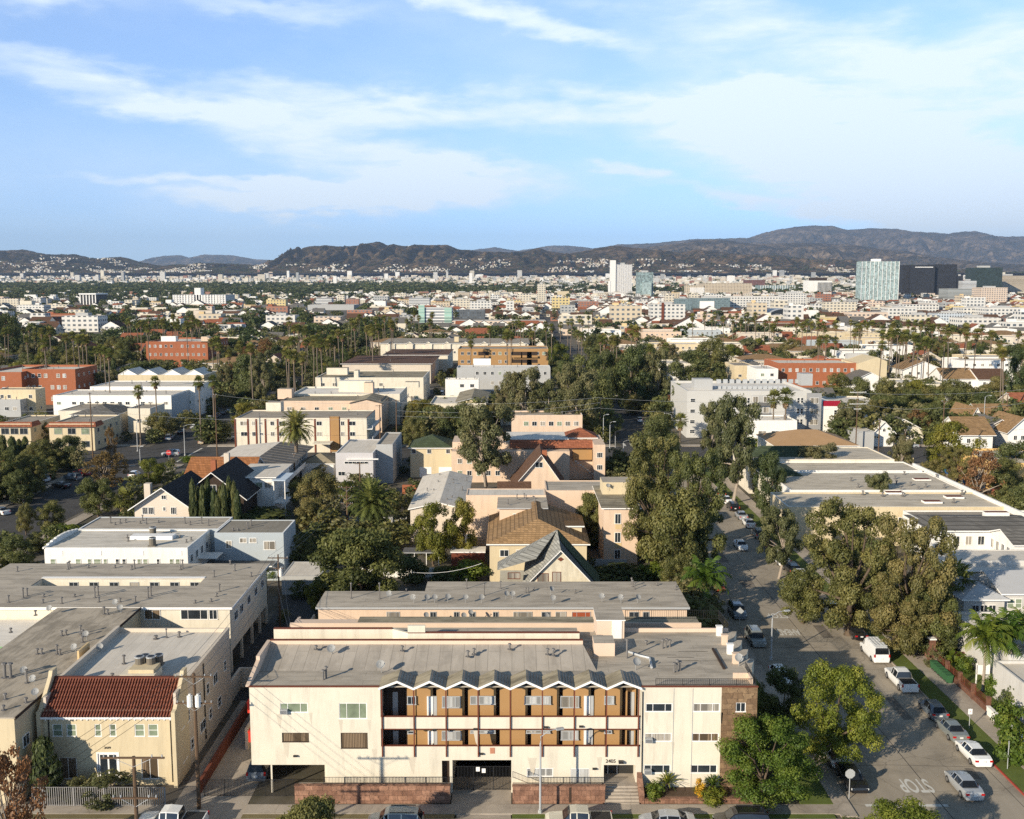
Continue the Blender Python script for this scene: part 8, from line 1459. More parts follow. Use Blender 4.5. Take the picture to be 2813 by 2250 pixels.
 ('dark', 1900, 960, 1060, 130, 'big dark tree left of the brick building'), ('mix', 1955, 925, 1040, 110, 'broad olive tree behind the grey modern block'), ('mix', 2300, 1022, 1100, 90, 'olive tree under the brick front'), ('dark', 2360, 1035, 1140, 80, 'dense tree right of the crimson band'), ('mix', 2430, 1035, 1150, 90, 'tall olive tree behind the pole rows'), ('dark', 2450, 1095, 1180, 100, 'dark tree behind the white gable garage'), ('dark', 2560, 1110, 1220, 110, 'dark rounded tree on the boulevard verge'), ('mix', 2520, 1060, 1150, 110, 'tree with a yellowish crown behind the boulevard'), ('mix', 2620, 1040, 1130, 120, 'spreading tree behind the craftsman houses'), ('dark', 2700, 1075, 1170, 70, 'narrow dark tree between craftsman houses'), ('mix', 2740, 1030, 1120, 90, 'olive tree at the right above the gabled houses'), ('dark', 2800, 950, 1140, 90, 'tall dark tree at the right edge'), ('dark', 20, 860, 1000, 95, 'huge dark tree at the left edge of the middle distance'), ('dark', 245, 950, 1000, 130, 'long dark tree canopy behind the brick block'), ('mix', 350, 925, 1000, 70, 'tree mass left of the red-orange brick building')]: T(*a)
for ci, (px, yt) in enumerate(((534, 1299), (550, 1323), (561, 1316), (577, 1296), (592, 1325), (602, 1348), (610, 1320), (620, 1310), (634, 1292), (648, 1306), (657, 1333))): T('cypress', px, yt, 1500 + random.randint(-5, 8), 25, 'slender dark cypress, %s in the row beside the charcoal roof' % ['leftmost', 'second from left', 'third from left', 'fourth from left', 'fifth from left', 'middle one', 'fifth from right', 'fourth from right', 'third from right', 'second from right', 'rightmost'][ci], group='cypress row')
for px, yt, yb, w in ((12, 1186, 1290, 30), (38, 1190, 1292, 32), (55, 1200, 1270, 22), (72, 1192, 1270, 22)): T('cypress', px, yt, yb, w, 'columnar cypress in the dark row at the left edge', group='left cypress row')
for px, yt, yb in ((2742, 1102, 1200), (2782, 1095, 1200)): T('cypress', px, yt, yb, 22, 'tall narrow cypress before the white craftsman house', group='craftsman cypresses')
T('cypress', 125, 2010, 2190, 85, 'pointed dark conifer beside the yellow tile-roofed house')
# shrubs
for a in [('shrub', 1800, 2150, 2200, 60, 'grey-green shrub left of the yucca in the planter'), ('shruborange', 1922, 2140, 2196, 38, 'orange-flowering shrub in the planter bed'), ('shrub', 1960, 2170, 2205, 80, 'low light green shrub in the planter bed'), ('shrubdry', 215, 2140, 2195, 90, 'dry leafless bush behind the picket fence'), ('shrubdry', 300, 2130, 2200, 160, 'grey-green bush in the shade behind the picket fence'), ('shrub', 745, 1555, 1590, 50, 'green hedge behind the long grey roof'), ('shrubdark', 1225, 1555, 1600, 80, 'dark yard shrub behind the pink building'), ('shrub', 1290, 1540, 1600, 110, 'sunlit yard shrub left of the peeling gable house'), ('shrubdark', 1130, 1520, 1600, 90, 'dark climbing bush beside the feathery tree'), ('shrubdark', 660, 1400, 1440, 260, 'dark ground planting at the foot of the cypress row'),
  ('shrub', 2650, 1800, 1850, 55, 'clipped round shrub beside the gated walk'), ('shrub', 2740, 1855, 1915, 70, 'leafy shrub under the queen palms'), ('shrubdark', 2790, 1880, 1960, 90, 'dark bush at the right edge'), ('shrub', 2770, 1930, 2010, 90, 'green shrub behind the white wall'), ('shrub', 2790, 1990, 2100, 110, 'green rose hedge along the white garden wall'), ('shrub', 2690, 1740, 1800, 90, 'green planting behind the brick pillars'), ('shrubdark', 2600, 1760, 1800, 60, 'shaded bush behind the gate pillars'), ('shrubdry', 2570, 1790, 1835, 60, 'dry bush against the brown block wall'), ('shrubflower', 2700, 1190, 1206, 80, 'magenta bougainvillea on the boulevard wall'), ('shrubflower', 2800, 1180, 1200, 60, 'second magenta bougainvillea at the right edge'), ('shrubdark', 2745, 1188, 1212, 130, 'dark hedge along the boulevard wall'), ('shrub', 520, 1252, 1270, 54, 'clipped green hedge on the intersection corner'), ('shrubdark', 2155, 1240, 1300, 60, 'dark garden hedge in the side yard'), ('shrubdark', 2195, 1320, 1400, 120, 'shaded bank of shrubs below the olive trees'), ('shrub', 2070, 1200, 1250, 60, 'green garden shrub beside the left-hand cream walls'), ('shrubdark', 1700, 1560, 1600, 200, 'shaded planting at the back of the pink building'), ('shrub', 1545 + 245, 1545, 1600, 90, 'light green shrub under the tree clump'), ('shrubdark', 1960, 1640, 1690, 60, 'dark shrub at the foot of the queen palm'), ('shrub', 180, 1440, 1475, 90, 'flowering garden bed beside the white building'), ('shrubdark', 245, 1450, 1480, 160, 'dark garden planting behind the white building'), ('shrubdark', 2080, 1990, 2060, 70, 'shaded bush against the east wall'), ('shrubdark', 2120, 1940, 1990, 60, 'shaded bush farther along the east wall'), ('shrub', 400, 1130, 1150, 60, 'hedge at the corner of the cream building')]: T(*a, cat='shrub')
def ros(px, py, me, s, label, cat='plant', z=0., name='yucca_plant'):
 x, y = G(px, py, z); o = thing(name, label, cat, (x, y, z), None, False); c = put('leaf_rosette', me, o, (0, 0, .5 * s)); c.scale = (s, s, s); st = MB(); st.cyl(0, 0, -.1, .55 * s, .1, 6); st.build('stem', BARK, o); return o
ros(1833, 2170, ROS, 1.25, 'large spiky yucca, left one in the planter bed', z=.5); ros(1958, 2174, ROS, 1.1, 'spiky yucca beside the orange shrub', z=.5); ros(1922, 2186, ROS, .8, 'small spiky yucca between the shrubs', z=.5)
ros(2608, 1822, BAN, 1.0, 'broad-leaved banana plant beside the gate pillars', name='banana_plant'); ros(2622, 1838, BAN, .8, 'smaller banana plant before the gate pillars', name='banana_plant'); ros(2085, 1975, ROS, 1.5, 'shaded agave against the east wall', name='agave_plant')
# ---- palms
PT('date', 816, 1176, 1316, 'tall date palm with a broad drooping crown before the red-pilaster building', cs=1.3)
PT('date', 1022, 1382, 1485, 'big date palm with arching fronds over the yard driveway', cs=1.35)
PT('queen', 1935, 1592, 1705, 'feathery queen palm with a pale trunk at the street corner', cs=1.0, skirt=True); PT('queen', 2700, 1755, 1900, 'left queen palm of the pair beside the white building', cs=.95); PT('queen', 2752, 1748, 1893, 'right queen palm of the pair beside the white building', cs=1.0); PT('queen', 2810, 1735, 1880, 'queen palm cut by the right edge', cs=.9)
PT('fan', 2608, 1600, 1720, 'golden-leaved fan palm between the olive tree and the shaded house', cs=1.9)
for a in [(387, 1074, 1224, 1.1, 'fan palm at the avenue corner, left of the tall pair'), (433, 1048, 1198, 1.1, 'tallest fan palm left of the avenue'), (553, 1048, 1221, 1.15, 'fan palm on the right avenue corner'), (590, 1046, 1204, 1.2, 'second fan palm on the right avenue corner, with a shaggy skirt'),
  (660, 1345, 1410, 1.4, 'bushy fan palm at the end of the cypress row'), (813, 1350, 1400, 1.3, 'low fan palm beside the dense rust-tinged tree'), (955, 1345, 1450, 1.2, 'shaggy fan palm beside the wooden pole'), (345, 1370, 1420, 1.5, 'low fan palm left of the pale gable house'),
  (1858, 1070, 1170, 1.3, 'fan palm at the left end of the grey modern block'), (2122, 1092, 1215, 1.5, 'fan palm before the grey modern block, left of two'), (2155, 1088, 1218, 1.6, 'fan palm before the grey modern block, right of two'), (1868, 1155, 1215, 1.4, 'low fan palm at the boulevard corner'), (2230, 1172, 1200, 1.0, 'small palm on the boulevard verge'), (2270, 1168, 1195, .9, 'tiny palm beside the white wing'),
  (1684, 935, 1048, 1.6, 'very tall thin palm, left of a pair over the far street'), (1693, 932, 1046, 1.6, 'very tall thin palm, right of a pair over the far street'), (1732, 905, 1110, 1.4, 'very tall palm with a bare trunk beside the far street'), (1745, 910, 1128, 1.5, 'tallest thin palm right of the far street')]: PT('fan', a[0], a[1], a[2], a[4], cs=a[3])
clusters = [(697, 1000, 885, 925, 6), (730, 870, 880, 915, 7), (760, 900, 905, 950, 7), (770, 830, 930, 985, 7), (800, 880, 930, 960, 6), (960, 1050, 870, 905, 12), (1010, 1045, 895, 925, 6), (1060, 1130, 870, 900, 6), (1330, 1480, 880, 925, 14), (1500, 1560, 860, 900, 6), (1540, 1640, 905, 945, 6), (1900, 2010, 862, 880, 10), (2010, 2080, 862, 890, 10), (2100, 2200, 875, 905, 8), (2200, 2320, 880, 905, 10), (2320, 2400, 885, 915, 9), (2400, 2480, 895, 950, 8), (2440, 2560, 880, 925, 22), (2480, 2560, 920, 955, 10), (2560, 2640, 890, 920, 8), (2640, 2760, 895, 925, 8), (2740, 2813, 940, 975, 4), (2240, 2300, 930, 985, 4), (60, 150, 900, 935, 10), (110, 140, 925, 950, 4), (150, 260, 915, 950, 6), (400, 560, 868, 900, 26), (330, 420, 880, 905, 8), (260, 300, 950, 980, 4), (575, 640, 935, 980, 6), (1560, 1600, 870, 890, 3), (1120, 1200, 860, 885, 5), (640, 690, 940, 960, 3), (1760, 1800, 930, 960, 2), (1290, 1330, 930, 950, 2), (0, 70, 905, 925, 4)]
NP_ = 0
for (a, b_, c, e, n) in clusters:
 for k in range(n):
  px = random.uniform(a, b_); pt = random.uniform(c, e); h = random.uniform(15, 24)
  # the crown heart is at row pt: distance from the height of the palm
  v_ = (CY - pt) / F; th = math.atan(v_) - P; y = (h - H) / math.tan(th)
  if y < 250 or y > 2200: continue
  x = (px - CX) / F * y / ray(px, pt)[1]
  if onstreet(x, y, -1): x += 7
  palm('fan', x, y, h, '%s fan palm, %s' % ('very tall thin' if h > 21.5 else 'tall thin' if h > 18 else 'shorter', place_name(px, y)), 'tall fan palms of the suburb', cs=random.uniform(1.0, 1.55), lean=.05); NP_ += 1
# ---- suburb trees: the nearer ones each on their own
NT = 0; random.seed(9); cand = []
for k in range(2600):
 y = 150 * (7.0 ** random.random()); px = random.uniform(-60, 2870); x = (px - CX) * y / F
 if onstreet(x, y, -2) or (y < 262 and not (x < -100 or x > 90)) or 250 < y < 286: continue
 d_ = 1.0 if px < 1200 else .8 if px < 1750 else .5
 if y > 620 and px > 1700: d_ = .35
 if random.random() > d_: continue
 h = random.uniform(6, 13) if y < 500 else random.uniform(7, 15)
 if not clear(x, y, h, h): continue
 cand.append((y, x, px, h))
cand.sort(); KW = ['mix', 'mix', 'dark', 'dark', 'euc', 'olive', 'yellow', 'dark', 'brown', 'cypress']; KL = dict(mix='olive round', dark='dense dark green', euc='thin grey-green', olive='tall olive', yellow='yellow-green', brown='rust-brown', cypress='narrow cypress-like', bright='bright green')
occ = set(); REST = []
for (y, x, px, h) in cand:
 cell = (int(x / 8), int(y / 9))
 if cell in occ: continue
 occ.add(cell); k = random.choice(KW)
 if NT < 285:
  addtree(k, x, y, h, h * random.uniform(.75, 1.15) * (.3 if k == 'cypress' else 1), '%s tree, %s' % (KL[k], place_name(px, y)), 'tree', 'garden trees of the suburb', low=1 if y > 300 else False); NT += 1
 else: REST.append((x, y, h))
# the rest as one canopy mass
def canopy(name, P_, cols, label):
 Vs, ts, ms = [], [], []; rg = np.random.default_rng(3); lib = []
 for k in ('mix', 'dark', 'euc', 'dark'):
  V2, t2 = KINDS[k][0][4]; lib.append((V2, t2))
 for (x, y, z, h, w) in P_:
  i = rg.integers(0, 4); V2, t2 = lib[i]; n = len(t2); keep = int(max(14, min(n, n * (420 / y) ** 1.1)))
  idx = rg.choice(n, keep, replace=False); q = V2.reshape(n, 4, 3)[idx]; c = q.mean(1, keepdims=True); grow = math.sqrt(n / keep) * .95; q = c + (q - c) * min(grow, 3.2)
  a = rg.random() * 6.28; R_ = np.array([[math.cos(a), -math.sin(a), 0], [math.sin(a), math.cos(a), 0], [0, 0, 1]]); q = q @ R_.T * np.array([w, w, h]) + np.array([x, y, z]); Vs.append(q.reshape(-1, 3)); ts.append(np.clip(t2[idx] + rg.normal() * .12, 0, 1)); ms.append(np.full(keep, [0, 1, 2, 1][i]))
 o = put(name, npmesh(name, np.concatenate(Vs), 4, cols, np.concatenate(ts), mi=np.concatenate(ms))); return tag(o, label, 'trees', None, 'stuff')
P_ = [(x, y, 0., h, h * random.uniform(.9, 1.3)) for (x, y, h) in REST]; rg = random.Random(4)
for (x, y, z) in TR:
 if y > 5600 and rg.random() < .5: continue
 s = 1 + max(0, y - 1800) / 4200; h = rg.uniform(7, 15) * min(s, 1.5); w = rg.uniform(9, 17) * s
 if y < 2600 and not clear(x, y, h, w): continue
 P_.append((x, y, z, h, w))
for k in range(2600):   # the wooded belt left of centre
 y = 3100 * (1.65 ** rg.random()); px = rg.uniform(-60, 1500) if rg.random() < .85 else rg.uniform(1500, 2850); x = (px - CX) * y / F; P_.append((x, y, float(gz(x, y)), rg.uniform(12, 22), rg.uniform(25, 55)))
canopy('distant_canopy', P_, [LO, LD, LE], 'mass of dark tree crowns between the distant houses')
P2 = []
for (a, b_, c, e, n, h0, h1) in ((-86, -69, 108, 252, 60, 1, 5), (-140, -104, 115, 255, 90, 2, 9), (-67, -37, 166, 174, 30, 1, 3), (-37, -19, 158, 215, 46, 1.5, 6), (-33, -12, 128, 150, 16, 1, 3), (-12, 0, 126, 148, 16, 1, 2.5), (11, 28, 126, 160, 34, .8, 3), (22, 28.5, 126, 248, 60, 1.5, 6), (50.5, 60, 126, 215, 46, 1, 4.5), (53, 90, 84, 102, 40, .8, 2.5), (-45, -20, 215, 256, 26, 1, 4), (-10, 26, 186, 210, 20, 1, 4), (88, 180, 240, 256, 20, 1, 4), (24.5, 28.3, 88, 125, 14, .6, 1.6), (-69, -30, 172, 256, 24, 1, 4)):
 for k in range(n): x = rg.uniform(a, b_); y = rg.uniform(c, e); h = rg.uniform(h0, h1); P2.append((x, y, 0., h, h * rg.uniform(.9, 1.6)))
for k in range(6500):
 y = 286 * (3.4 ** rg.random()); px = rg.uniform(-60, 2870); x = (px - CX) * y / F
 if onstreet(x, y, -3) or (px > 1750 and y > 560 and rg.random() < .25): continue
 h = rg.uniform(2.5, 9); w = h * rg.uniform(.9, 1.5)
 if clear(x, y, h, w): P2.append((x, y, 0., h, w))
canopy('garden_planting', P2, [LO, LD, LE], 'garden shrubs and small trees filling the yards between the houses')
# tree cover on the hills
Q = []
for k in range(3400):
 j = int(1 + rg.random() ** 1.3 * 48); i = int(rg.random() * HV.shape[1]); p = HV[j, i]; px, py = PX(*p)
 if px < -30 or px > 2850 or py < 700: continue
 Q.append((p[0], p[1], p[2] - 4, rg.uniform(9, 18), rg.uniform(25, 60)))
canopy('hill_scrub', Q, [LD, LD, LD], 'dark scrub and trees clothing the lower hills')
# far palms beyond the counted ones: low detail but standing alone
# ================================================================ vehicles
random.seed(3)
def carpx(kind, color, px, py, lane_rz, label, group='cars parked along the streets', x=None):
 X, Y = G(px, py); return car(kind, color, X if x is None else x, Y, lane_rz, label, group)
N0, S0 = 0., math.pi; PKX = 45.0
for (kind, col, wheelrow, x, lab) in (('sedan', 'silver', 2191, 41.2, 'silver sedan driving away beside the STOP lettering'), ('sedan', 'white', 2100, 44.9, 'white sedan parked at the right kerb nearest the corner'), ('sedan', 'grey', 2034, 45.0, 'grey-green sedan parked behind the white sedan'), ('hatch', 'gunmetal', 1977, 45.1, 'blue-grey hatchback parked at the right kerb'), ('pickup', 'white', 1897, 44.8, 'white crew-cab pickup parked beside the green bins'), ('van', 'white', 1818, 44.8, 'white cargo van with a roof rack'), ('sedan', 'black', 1757, 45.0, 'charcoal sedan with red tail lamps parked behind the white van'), ('pickup', 'white', 1700, 44.6, 'white pickup with a ladder in its bed under the olive tree'), ('hatch', 'white', 1596, 45.1, 'white car almost hidden under the low branches'), ('suv', 'black', 1580, 44.6, 'black suv parked under the tree, tail lamps showing'), ('pickup', 'white', 1553, 44.4, 'white suv-like pickup beside the black suv'), ('hatch', 'red', 1520, 44.8, 'red car parked in dappled shade'), ('sedan', 'red', 1500, 45.0, 'second red car farther up the kerb'), ('suv', 'grey', 1480, 44.8, 'grey suv parked up the right kerb'), ('sedan', 'white', 1450, 45.0, 'white sedan fourth from the far end of the right kerb row'), ('sedan', 'silver', 1428, 45.0, 'silver sedan in the shaded far kerb row'), ('suv', 'black', 1404, 45.0, 'black suv in the shaded far kerb row'), ('sedan', 'white', 1384, 45.0, 'white sedan at the far end of the shaded kerb row'), ('suv', 'gunmetal', 1366, 45.0, 'dark suv beyond the white sedan in the shaded row')):
 Y = G(1406, wheelrow)[1]; car(kind, col, x, Y + (1.35 if kind not in ('pickup', 'van') else 1.75), N0, lab)
for (kind, col, px, py, lab, x) in (('sedan', 'black', 2388, 2152, 'black sedan parked facing the corner beside the stop sign', 31.4), ('sedan', 'white', 2345, 2085, 'white car half hidden under the bright tree', 31.3), ('suv', 'grey', 2075, 1765, 'grey minivan parked facing the camera in building shade', 31.3), ('hatch', 'white', 2160, 1870, 'small white car tucked beside the shaded tree', 31.2), ('suv', 'gunmetal', 2020, 1690, 'dark car parked in shade beyond the diamond sign', 31.3), ('sedan', 'red', 1975, 1615, 'dark red car with a pale bumper beside the queen palm', 31.2), ('sedan', 'white', 2026, 1506, 'white sedan driving toward the camera in dappled shade', 39.8)):
 Y = G(1406, py)[1]; car(kind, col, x, Y, S0, lab)
for (kind, col, px, rz, lab) in (('pickup', 'white', 470, math.pi / 2, 'white pickup cab cut by the bottom edge near the left pole'), ('suv', 'beige', 1085, math.pi / 2, 'beige suv with a sunroof parked below the stone wall'), ('pickup', 'beige', 1590, math.pi / 2, 'cream pickup truck parked below the entrance steps'), ('sedan', 'silver', 1835, math.pi / 2, 'silver sedan parked between the cream pickup and the black suv'), ('suv', 'black', 2040, math.pi / 2, 'black suv parked at the bottom edge under the bright tree')):
 x = W(px, 2230, 81.2)[0]; car(kind, col, x, 81.3 if kind != 'sedan' else 81.45, rz, lab)
car('suv', 'gunmetal', fx(705, 90), 91.5, 0, 'dark suv standing in the carport')
car('sedan', 'silver', *G(1123, 1462), S0, 'silver sedan on the yard driveway by the date palm'); car('hatch', 'white', *G(860, 1305), -1.2, 'white car behind the white garage')
car('suv', 'silver', *G(470, 1252), math.pi / 2, 'silver suv crossing the left intersection')
for px, py, k, c, rz in ((450, 1208, 'suv', 'silver', .25), (487, 1192, 'sedan', 'black', .1), (516, 1176, 'sedan', 'silver', .1), (533, 1168, 'sedan', 'silver', .1), (558, 1156, 'suv', 'white', 0), (578, 1147, 'suv', 'gunmetal', 0), (598, 1138, 'sedan', 'black', 0), (618, 1130, 'sedan', 'silver', 0), (640, 1123, 'suv', 'black', 0), (655, 1116, 'sedan', 'grey', 0), (545, 1218, 'sedan', 'tan', 0), (562, 1208, 'sedan', 'white', 0), (588, 1196, 'suv', 'white', 0), (625, 1208, 'pickup', 'white', 1.57), (700, 1075, 'suv', 'gunmetal', 0), (340, 1205, 'sedan', 'silver', .2), (110, 1322, 'suv', 'white', 1.2), (168, 1340, 'sedan', 'black', 1.1), (200, 1318, 'suv', 'gunmetal', 1.1), (225, 1305, 'sedan', 'red', 1.1), (60, 1380, 'sedan', 'white', .9), (4, 1412, 'sedan', 'white', .9), (370, 1310, 'hatch', 'white', 0)):
 x, y = G(px, py)
 if k != 'pickup' and rz < .9: x = (-101.0 if px < 520 or py < 1180 and px < 660 and (px - 1406) * y / F < -94 else -88.8) if 287 < y else x
 car(k, c, x, y, rz, '%s %s %s' % ({'gunmetal': 'dark grey'}.get(c, c), {'suv': 'suv', 'hatch': 'hatchback'}.get(k, k), 'beside the left avenue, near the %s' % ('intersection' if py < 1260 and py > 1185 else 'bend in the shade' if py >= 1260 else 'white flats')))
for px, py, c in ((1665, 1010, 'white'), (1672, 1066, 'white'), (1676, 1080, 'black'), (1690, 1090, 'white'), (1700, 1100, 'grey'), (1706, 1108, 'beige'), (1655, 1050, 'white'), (1757, 1158, 'white'), (1775, 1170, 'white'), (1740, 1137, 'black')):
 x, y = G(px, py); car(random.choice(['sedan', 'suv', 'hatch']), c, x, y, 0, '%s car beside the far street beyond the boulevard' % c)
for px, py, c, k in ((1215, 1085, 'white', 'suv'), (1222, 1100, 'silver', 'sedan'), (1212, 1125, 'white', 'sedan'), (1240, 1120, 'black', 'sedan'), (1205, 1148, 'white', 'suv'), (1090, 1162, 'black', 'suv'), (894, 1225, 'silver', 'suv'), (2755, 1356, 'red', 'suv'), (2800, 1370, 'black', 'suv'), (2632, 1275, 'white', 'pickup'), (2500, 1230, 'silver', 'sedan'), (2290, 1190, 'white', 'suv'), (2315, 1192, 'silver', 'sedan'), (2270, 1188, 'white', 'hatch')):
 x, y = G(px, py); car(k, c, x, y, math.pi / 2 if px > 2200 else .0, '%s %s in the %s' % (c, k if k != 'hatch' else 'hatchback', 'parking lot at right' if px > 2490 else 'yard off the boulevard' if px > 2200 else 'alley lot in the middle distance'))
# ================================================================ poles, lamps, signs, wires
utility_pole(-27.55, 84.7, 12.4, 'tall wooden utility pole with two grey transformers beside the driveway', ((-.0, 3.3), (2.4, 3.2)), .17, 2, armw=WOODP)
x0_, _ = W(368, 2100, 70.5); utility_pole(x0_, 70.5, W(368, 2078, 70.5)[1], 'utility pole at the bottom edge with a long pale crossarm and lower arms', ((-.2, 4.6), (2.9, 3.4), (5.0, 1.6)), .17)
utility_pole(-31.0, 131.6, 10.2, 'rusty alley pole with one crossarm and a hanging transformer', ((.2, 2.7), (1.6, 1.4)), .13, 1)
utility_pole(*G(955, 1472), W(955, 1335, G(955, 1472)[1])[1], 'wooden pole with several arms beside the shaggy fan palm', ((0, 3.0), (1.6, 3.0), (3.0, 2.2)), .16)
for px, yt, yb, l, h in ((1045, 1112, 1248, 'tall dark pole behind the grey house, left of a pair', 2.2), (1090, 1098, 1235, 'tall dark pole between the alley and the yellow house', 2.0), (1132, 1088, 1180, 'distant pole at the tan gallery lot', 2.6), (256, 1078, 1265, 'bare wooden pole before the yellow flats', .9), (597, 1082, 1260, 'wooden pole rising beside the right avenue palms', .8), (35, 1018, 1100, 'pole at the left edge before the brick block', 2.0), (1648, 1096, 1212, 'thick brown pole at the end of the eucalyptus row', .5), (2350, 1075, 1240, 'brown boulevard pole carrying many crossarms', 4.6), (2412, 1150, 1260, 'short dark pole left of the boulevard trees', .8), (2483, 1180, 1270, 'dark pole near the yellow bollards', .8), (2585, 1100, 1280, 'pale-braced pole at the parking lot fence', 1.8), (2662, 1245, 1350, 'thin dark pole before the ochre warehouse', .6), (2545 + 217, 1080, 1190, 'thin pole between the craftsman houses', .5), (990, 1270, 1390, 'pole beside the brown shed roof', 2.0), (810, 1245, 1330, 'dark pole beside the date palm trunk', .6)):
 x, y = G(px, yb); zt = W(px, yt, y)[1]; utility_pole(x, y, zt, l, ((.0, h),) if h < 4 else ((0, h), (1.6, h), (3.2, h), (4.6, 2)), .16, 0, None, .1, armw=TRIM if h > 4 else None)
for px, yt, yb, l, rz, arm in ((1484, 2022, 2236, 'grey street lamp post in front of the garage gate wall', .35, 1.6), (2118, 1690, 1813, 'pale street lamp at the left kerb of the shaded street', .3, 1.8), (378, 1160, 1240, 'tall lamp at the left intersection, far corner', 0, 2.4), (508, 1170, 1252, 'tall lamp on the avenue median corner', 0, 2.4), (1657, 1142, 1222, 'thin lamp left of the traffic signal', 0, 1), (1675, 1162, 1235, 'lamp beside the crosswalk', 0, 1), (1712, 1213, 1268, 'white lamp pole at the near crosswalk corner', 0, 2.0), (1995, 1180, 1240, 'double-armed white lamp beside the grey modern block', 0, 2.0), (1845, 1140, 1190, 'curved lamp in front of the modern block', 2.6, 2.4), (815, 1040, 1078, 'lamp on the far avenue beside the palms', 3.14, 2), (1665, 1010, 1060, 'lamp beside the far street', 3.14, 2), (2700, 1090, 1200, 'slim lamp pole on the boulevard verge', 0, 1.4), (386, 1230, 1285, 'short pale pole behind the yellow-green tree', 0, .4)):
 x, y = G(px, yb); lamppost(x, y, W(px, yt, y)[1], l, arm, rz)
def signpost(px, yb, zt, shape, label, m, txt=None, sz=.32, face=0., tcol=None):
 x, y = G(px, yb); A = thing('street_sign', label, 'street sign', (x, y, 0), None, False); A.rotation_euler = (0, 0, face); mb = MB(); mb.cyl(0, 0, 0, zt, .035, 6); mb.build('post', LGREY, A); q = MB(); n = {'oct': 8, 'dia': 4, 'rect': 4}[shape]; pts = []
 for k in range(n): a = 2 * math.pi * k / n + (math.pi / 8 if shape == 'oct' else 0 if shape == 'dia' else math.pi / 4); s = sz * (1.2 if shape == 'rect' else 1); pts.append((math.cos(a) * s * (.75 if shape == 'rect' else 1), math.sin(a) * s))
 c = zt - sz; q.add([(p[0], -.06, c + p[1]) for p in pts] + [(p[0], -.045, c + p[1]) for p in pts], [list(range(n)), list(range(n, 2 * n))[::-1]] + [[i, n + i, n + (i + 1) % n, (i + 1) % n] for i in range(n)]); pl = q.build('sign_plate', m, A)
 if txt: t = mesh_text(txt, sz * .62, tcol or TRIM, .004); o = bpy.data.objects.new('lettering', t); COL.objects.link(o); o.parent = pl; o.location = (0, -.07, c); o.rotation_euler = (math.pi / 2, 0, 0)
 return A
SRED = paint('sign_red', (.45, .03, .03), .1, 2); SGRY = paint('sign_back_metal', (.36, .37, .37), .1, 4)
signpost(2332, 2196, 2.9, 'oct', 'grey back of an octagonal stop sign at the street corner', SGRY, None, .46); signpost(2031, 1734, 3.3, 'dia', 'diamond warning sign seen from behind at the left kerb', SGRY, None, .55); signpost(2662, 2004, 2.3, 'rect', 'small white parking sign with a red mark on the verge', TRIM, 'P', .34, 0, SRED); signpost(2767, 2115, 2.9, 'rect', 'narrow grey sign seen edge-on by the right sidewalk', SGRY, None, .4, 1.1)
signpost(464, 1263, 2.6, 'oct', 'red stop sign at the left intersection', SRED, 'STOP', .7); signpost(1240, 1066, 2.6, 'oct', 'tiny red stop sign on the far avenue', SRED, None, .6)
A = thing('notice_board', 'white posted sign board on two legs in the front lawn', 'sign', (*G(2700, 1880), 0)); bx, by = G(2700, 1880); b = MB(); b.box(bx - .8, bx + .8, by, by + .06, 1.2, 2.3); b.build('board', TRIM, A); b = MB(); b.box(bx - .85, bx - .72, by, by + .1, 0, 2.5); b.box(bx + .72, bx + .85, by, by + .1, 0, 2.5); b.build('board_frame', TRIM, A)
# wires
def pt(px, py, y): x, z = W(px, py, y); return (x, y, z)
P1 = lambda k: (-27.55 + k, 84.7, 12.5); P2 = lambda k: (x0_ + k, 70.5, W(368, 2078, 70.5)[1] + .1); P3 = lambda k: (-31 + k, 131.6, 10.1); yP4 = G(955, 1472)[1]; P4 = lambda k: (G(955, 1472)[0] + k, yP4, W(955, 1337, yP4)[1])
for k in (-1.4, -.5, .5, 1.4): wire(P1(k), P3(k * .8), .8, 'thin cable from the driveway pole to the alley pole, %s' % {-1.4: 'leftmost', -.5: 'second from left', .5: 'second from right', 1.4: 'rightmost'}[k]); wire(P1(k), (P2(k)[0] - 20, 20, 13), 1.0, 'thin cable leaving the driveway pole toward the street, %s' % {-1.4: 'leftmost', -.5: 'second from left', .5: 'second from right', 1.4: 'rightmost'}[k])
for k in (-1, 0, 1): wire(P3(k), P4(k * .8), 1.0, 'thin cable from the alley pole to the shaggy palm pole, %s' % ['left', 'middle', 'right'][k + 1])
for k in (-.6, .6): wire((-31 + k, 131.6, 8.6), (-22, 98.5, 10.4), .8, 'service cable dropping from the alley pole to a roof')
for (a, b_, s) in (((256, 1128, 262), (1045, 1148, 262), 1.5), ((597, 1085, 262), (1090, 1103, 262), 1.2), ((1090, 1105, 262), (1648, 1092, 262), 1.0), ((1090, 1128, 262), (1648, 1106, 262), 1.4), ((1090, 1143, 262), (1648, 1120, 262), 1.2), ((1648, 1093, 262), (2350, 1092, 262), 1.2), ((1648, 1121, 262), (2350, 1118, 262), 1.5), ((2350, 1080, 262), (2900, 1062, 262), 1.0), ((2350, 1105, 262), (2585, 1120, 262), 1), ((2585, 1122, 262), (2900, 1090, 262), 1), ((-60, 1118, 262), (256, 1122, 262), 1)): wire(pt(*a), pt(*b_), s, 'pale cable strung along the boulevard', 'boulevard cables', .03, LGREY)
wire(pt(1130, 1572, 140), pt(1322, 1548, 140), .6, 'sagging white service cable over the back yards', None, .03, TRIM)
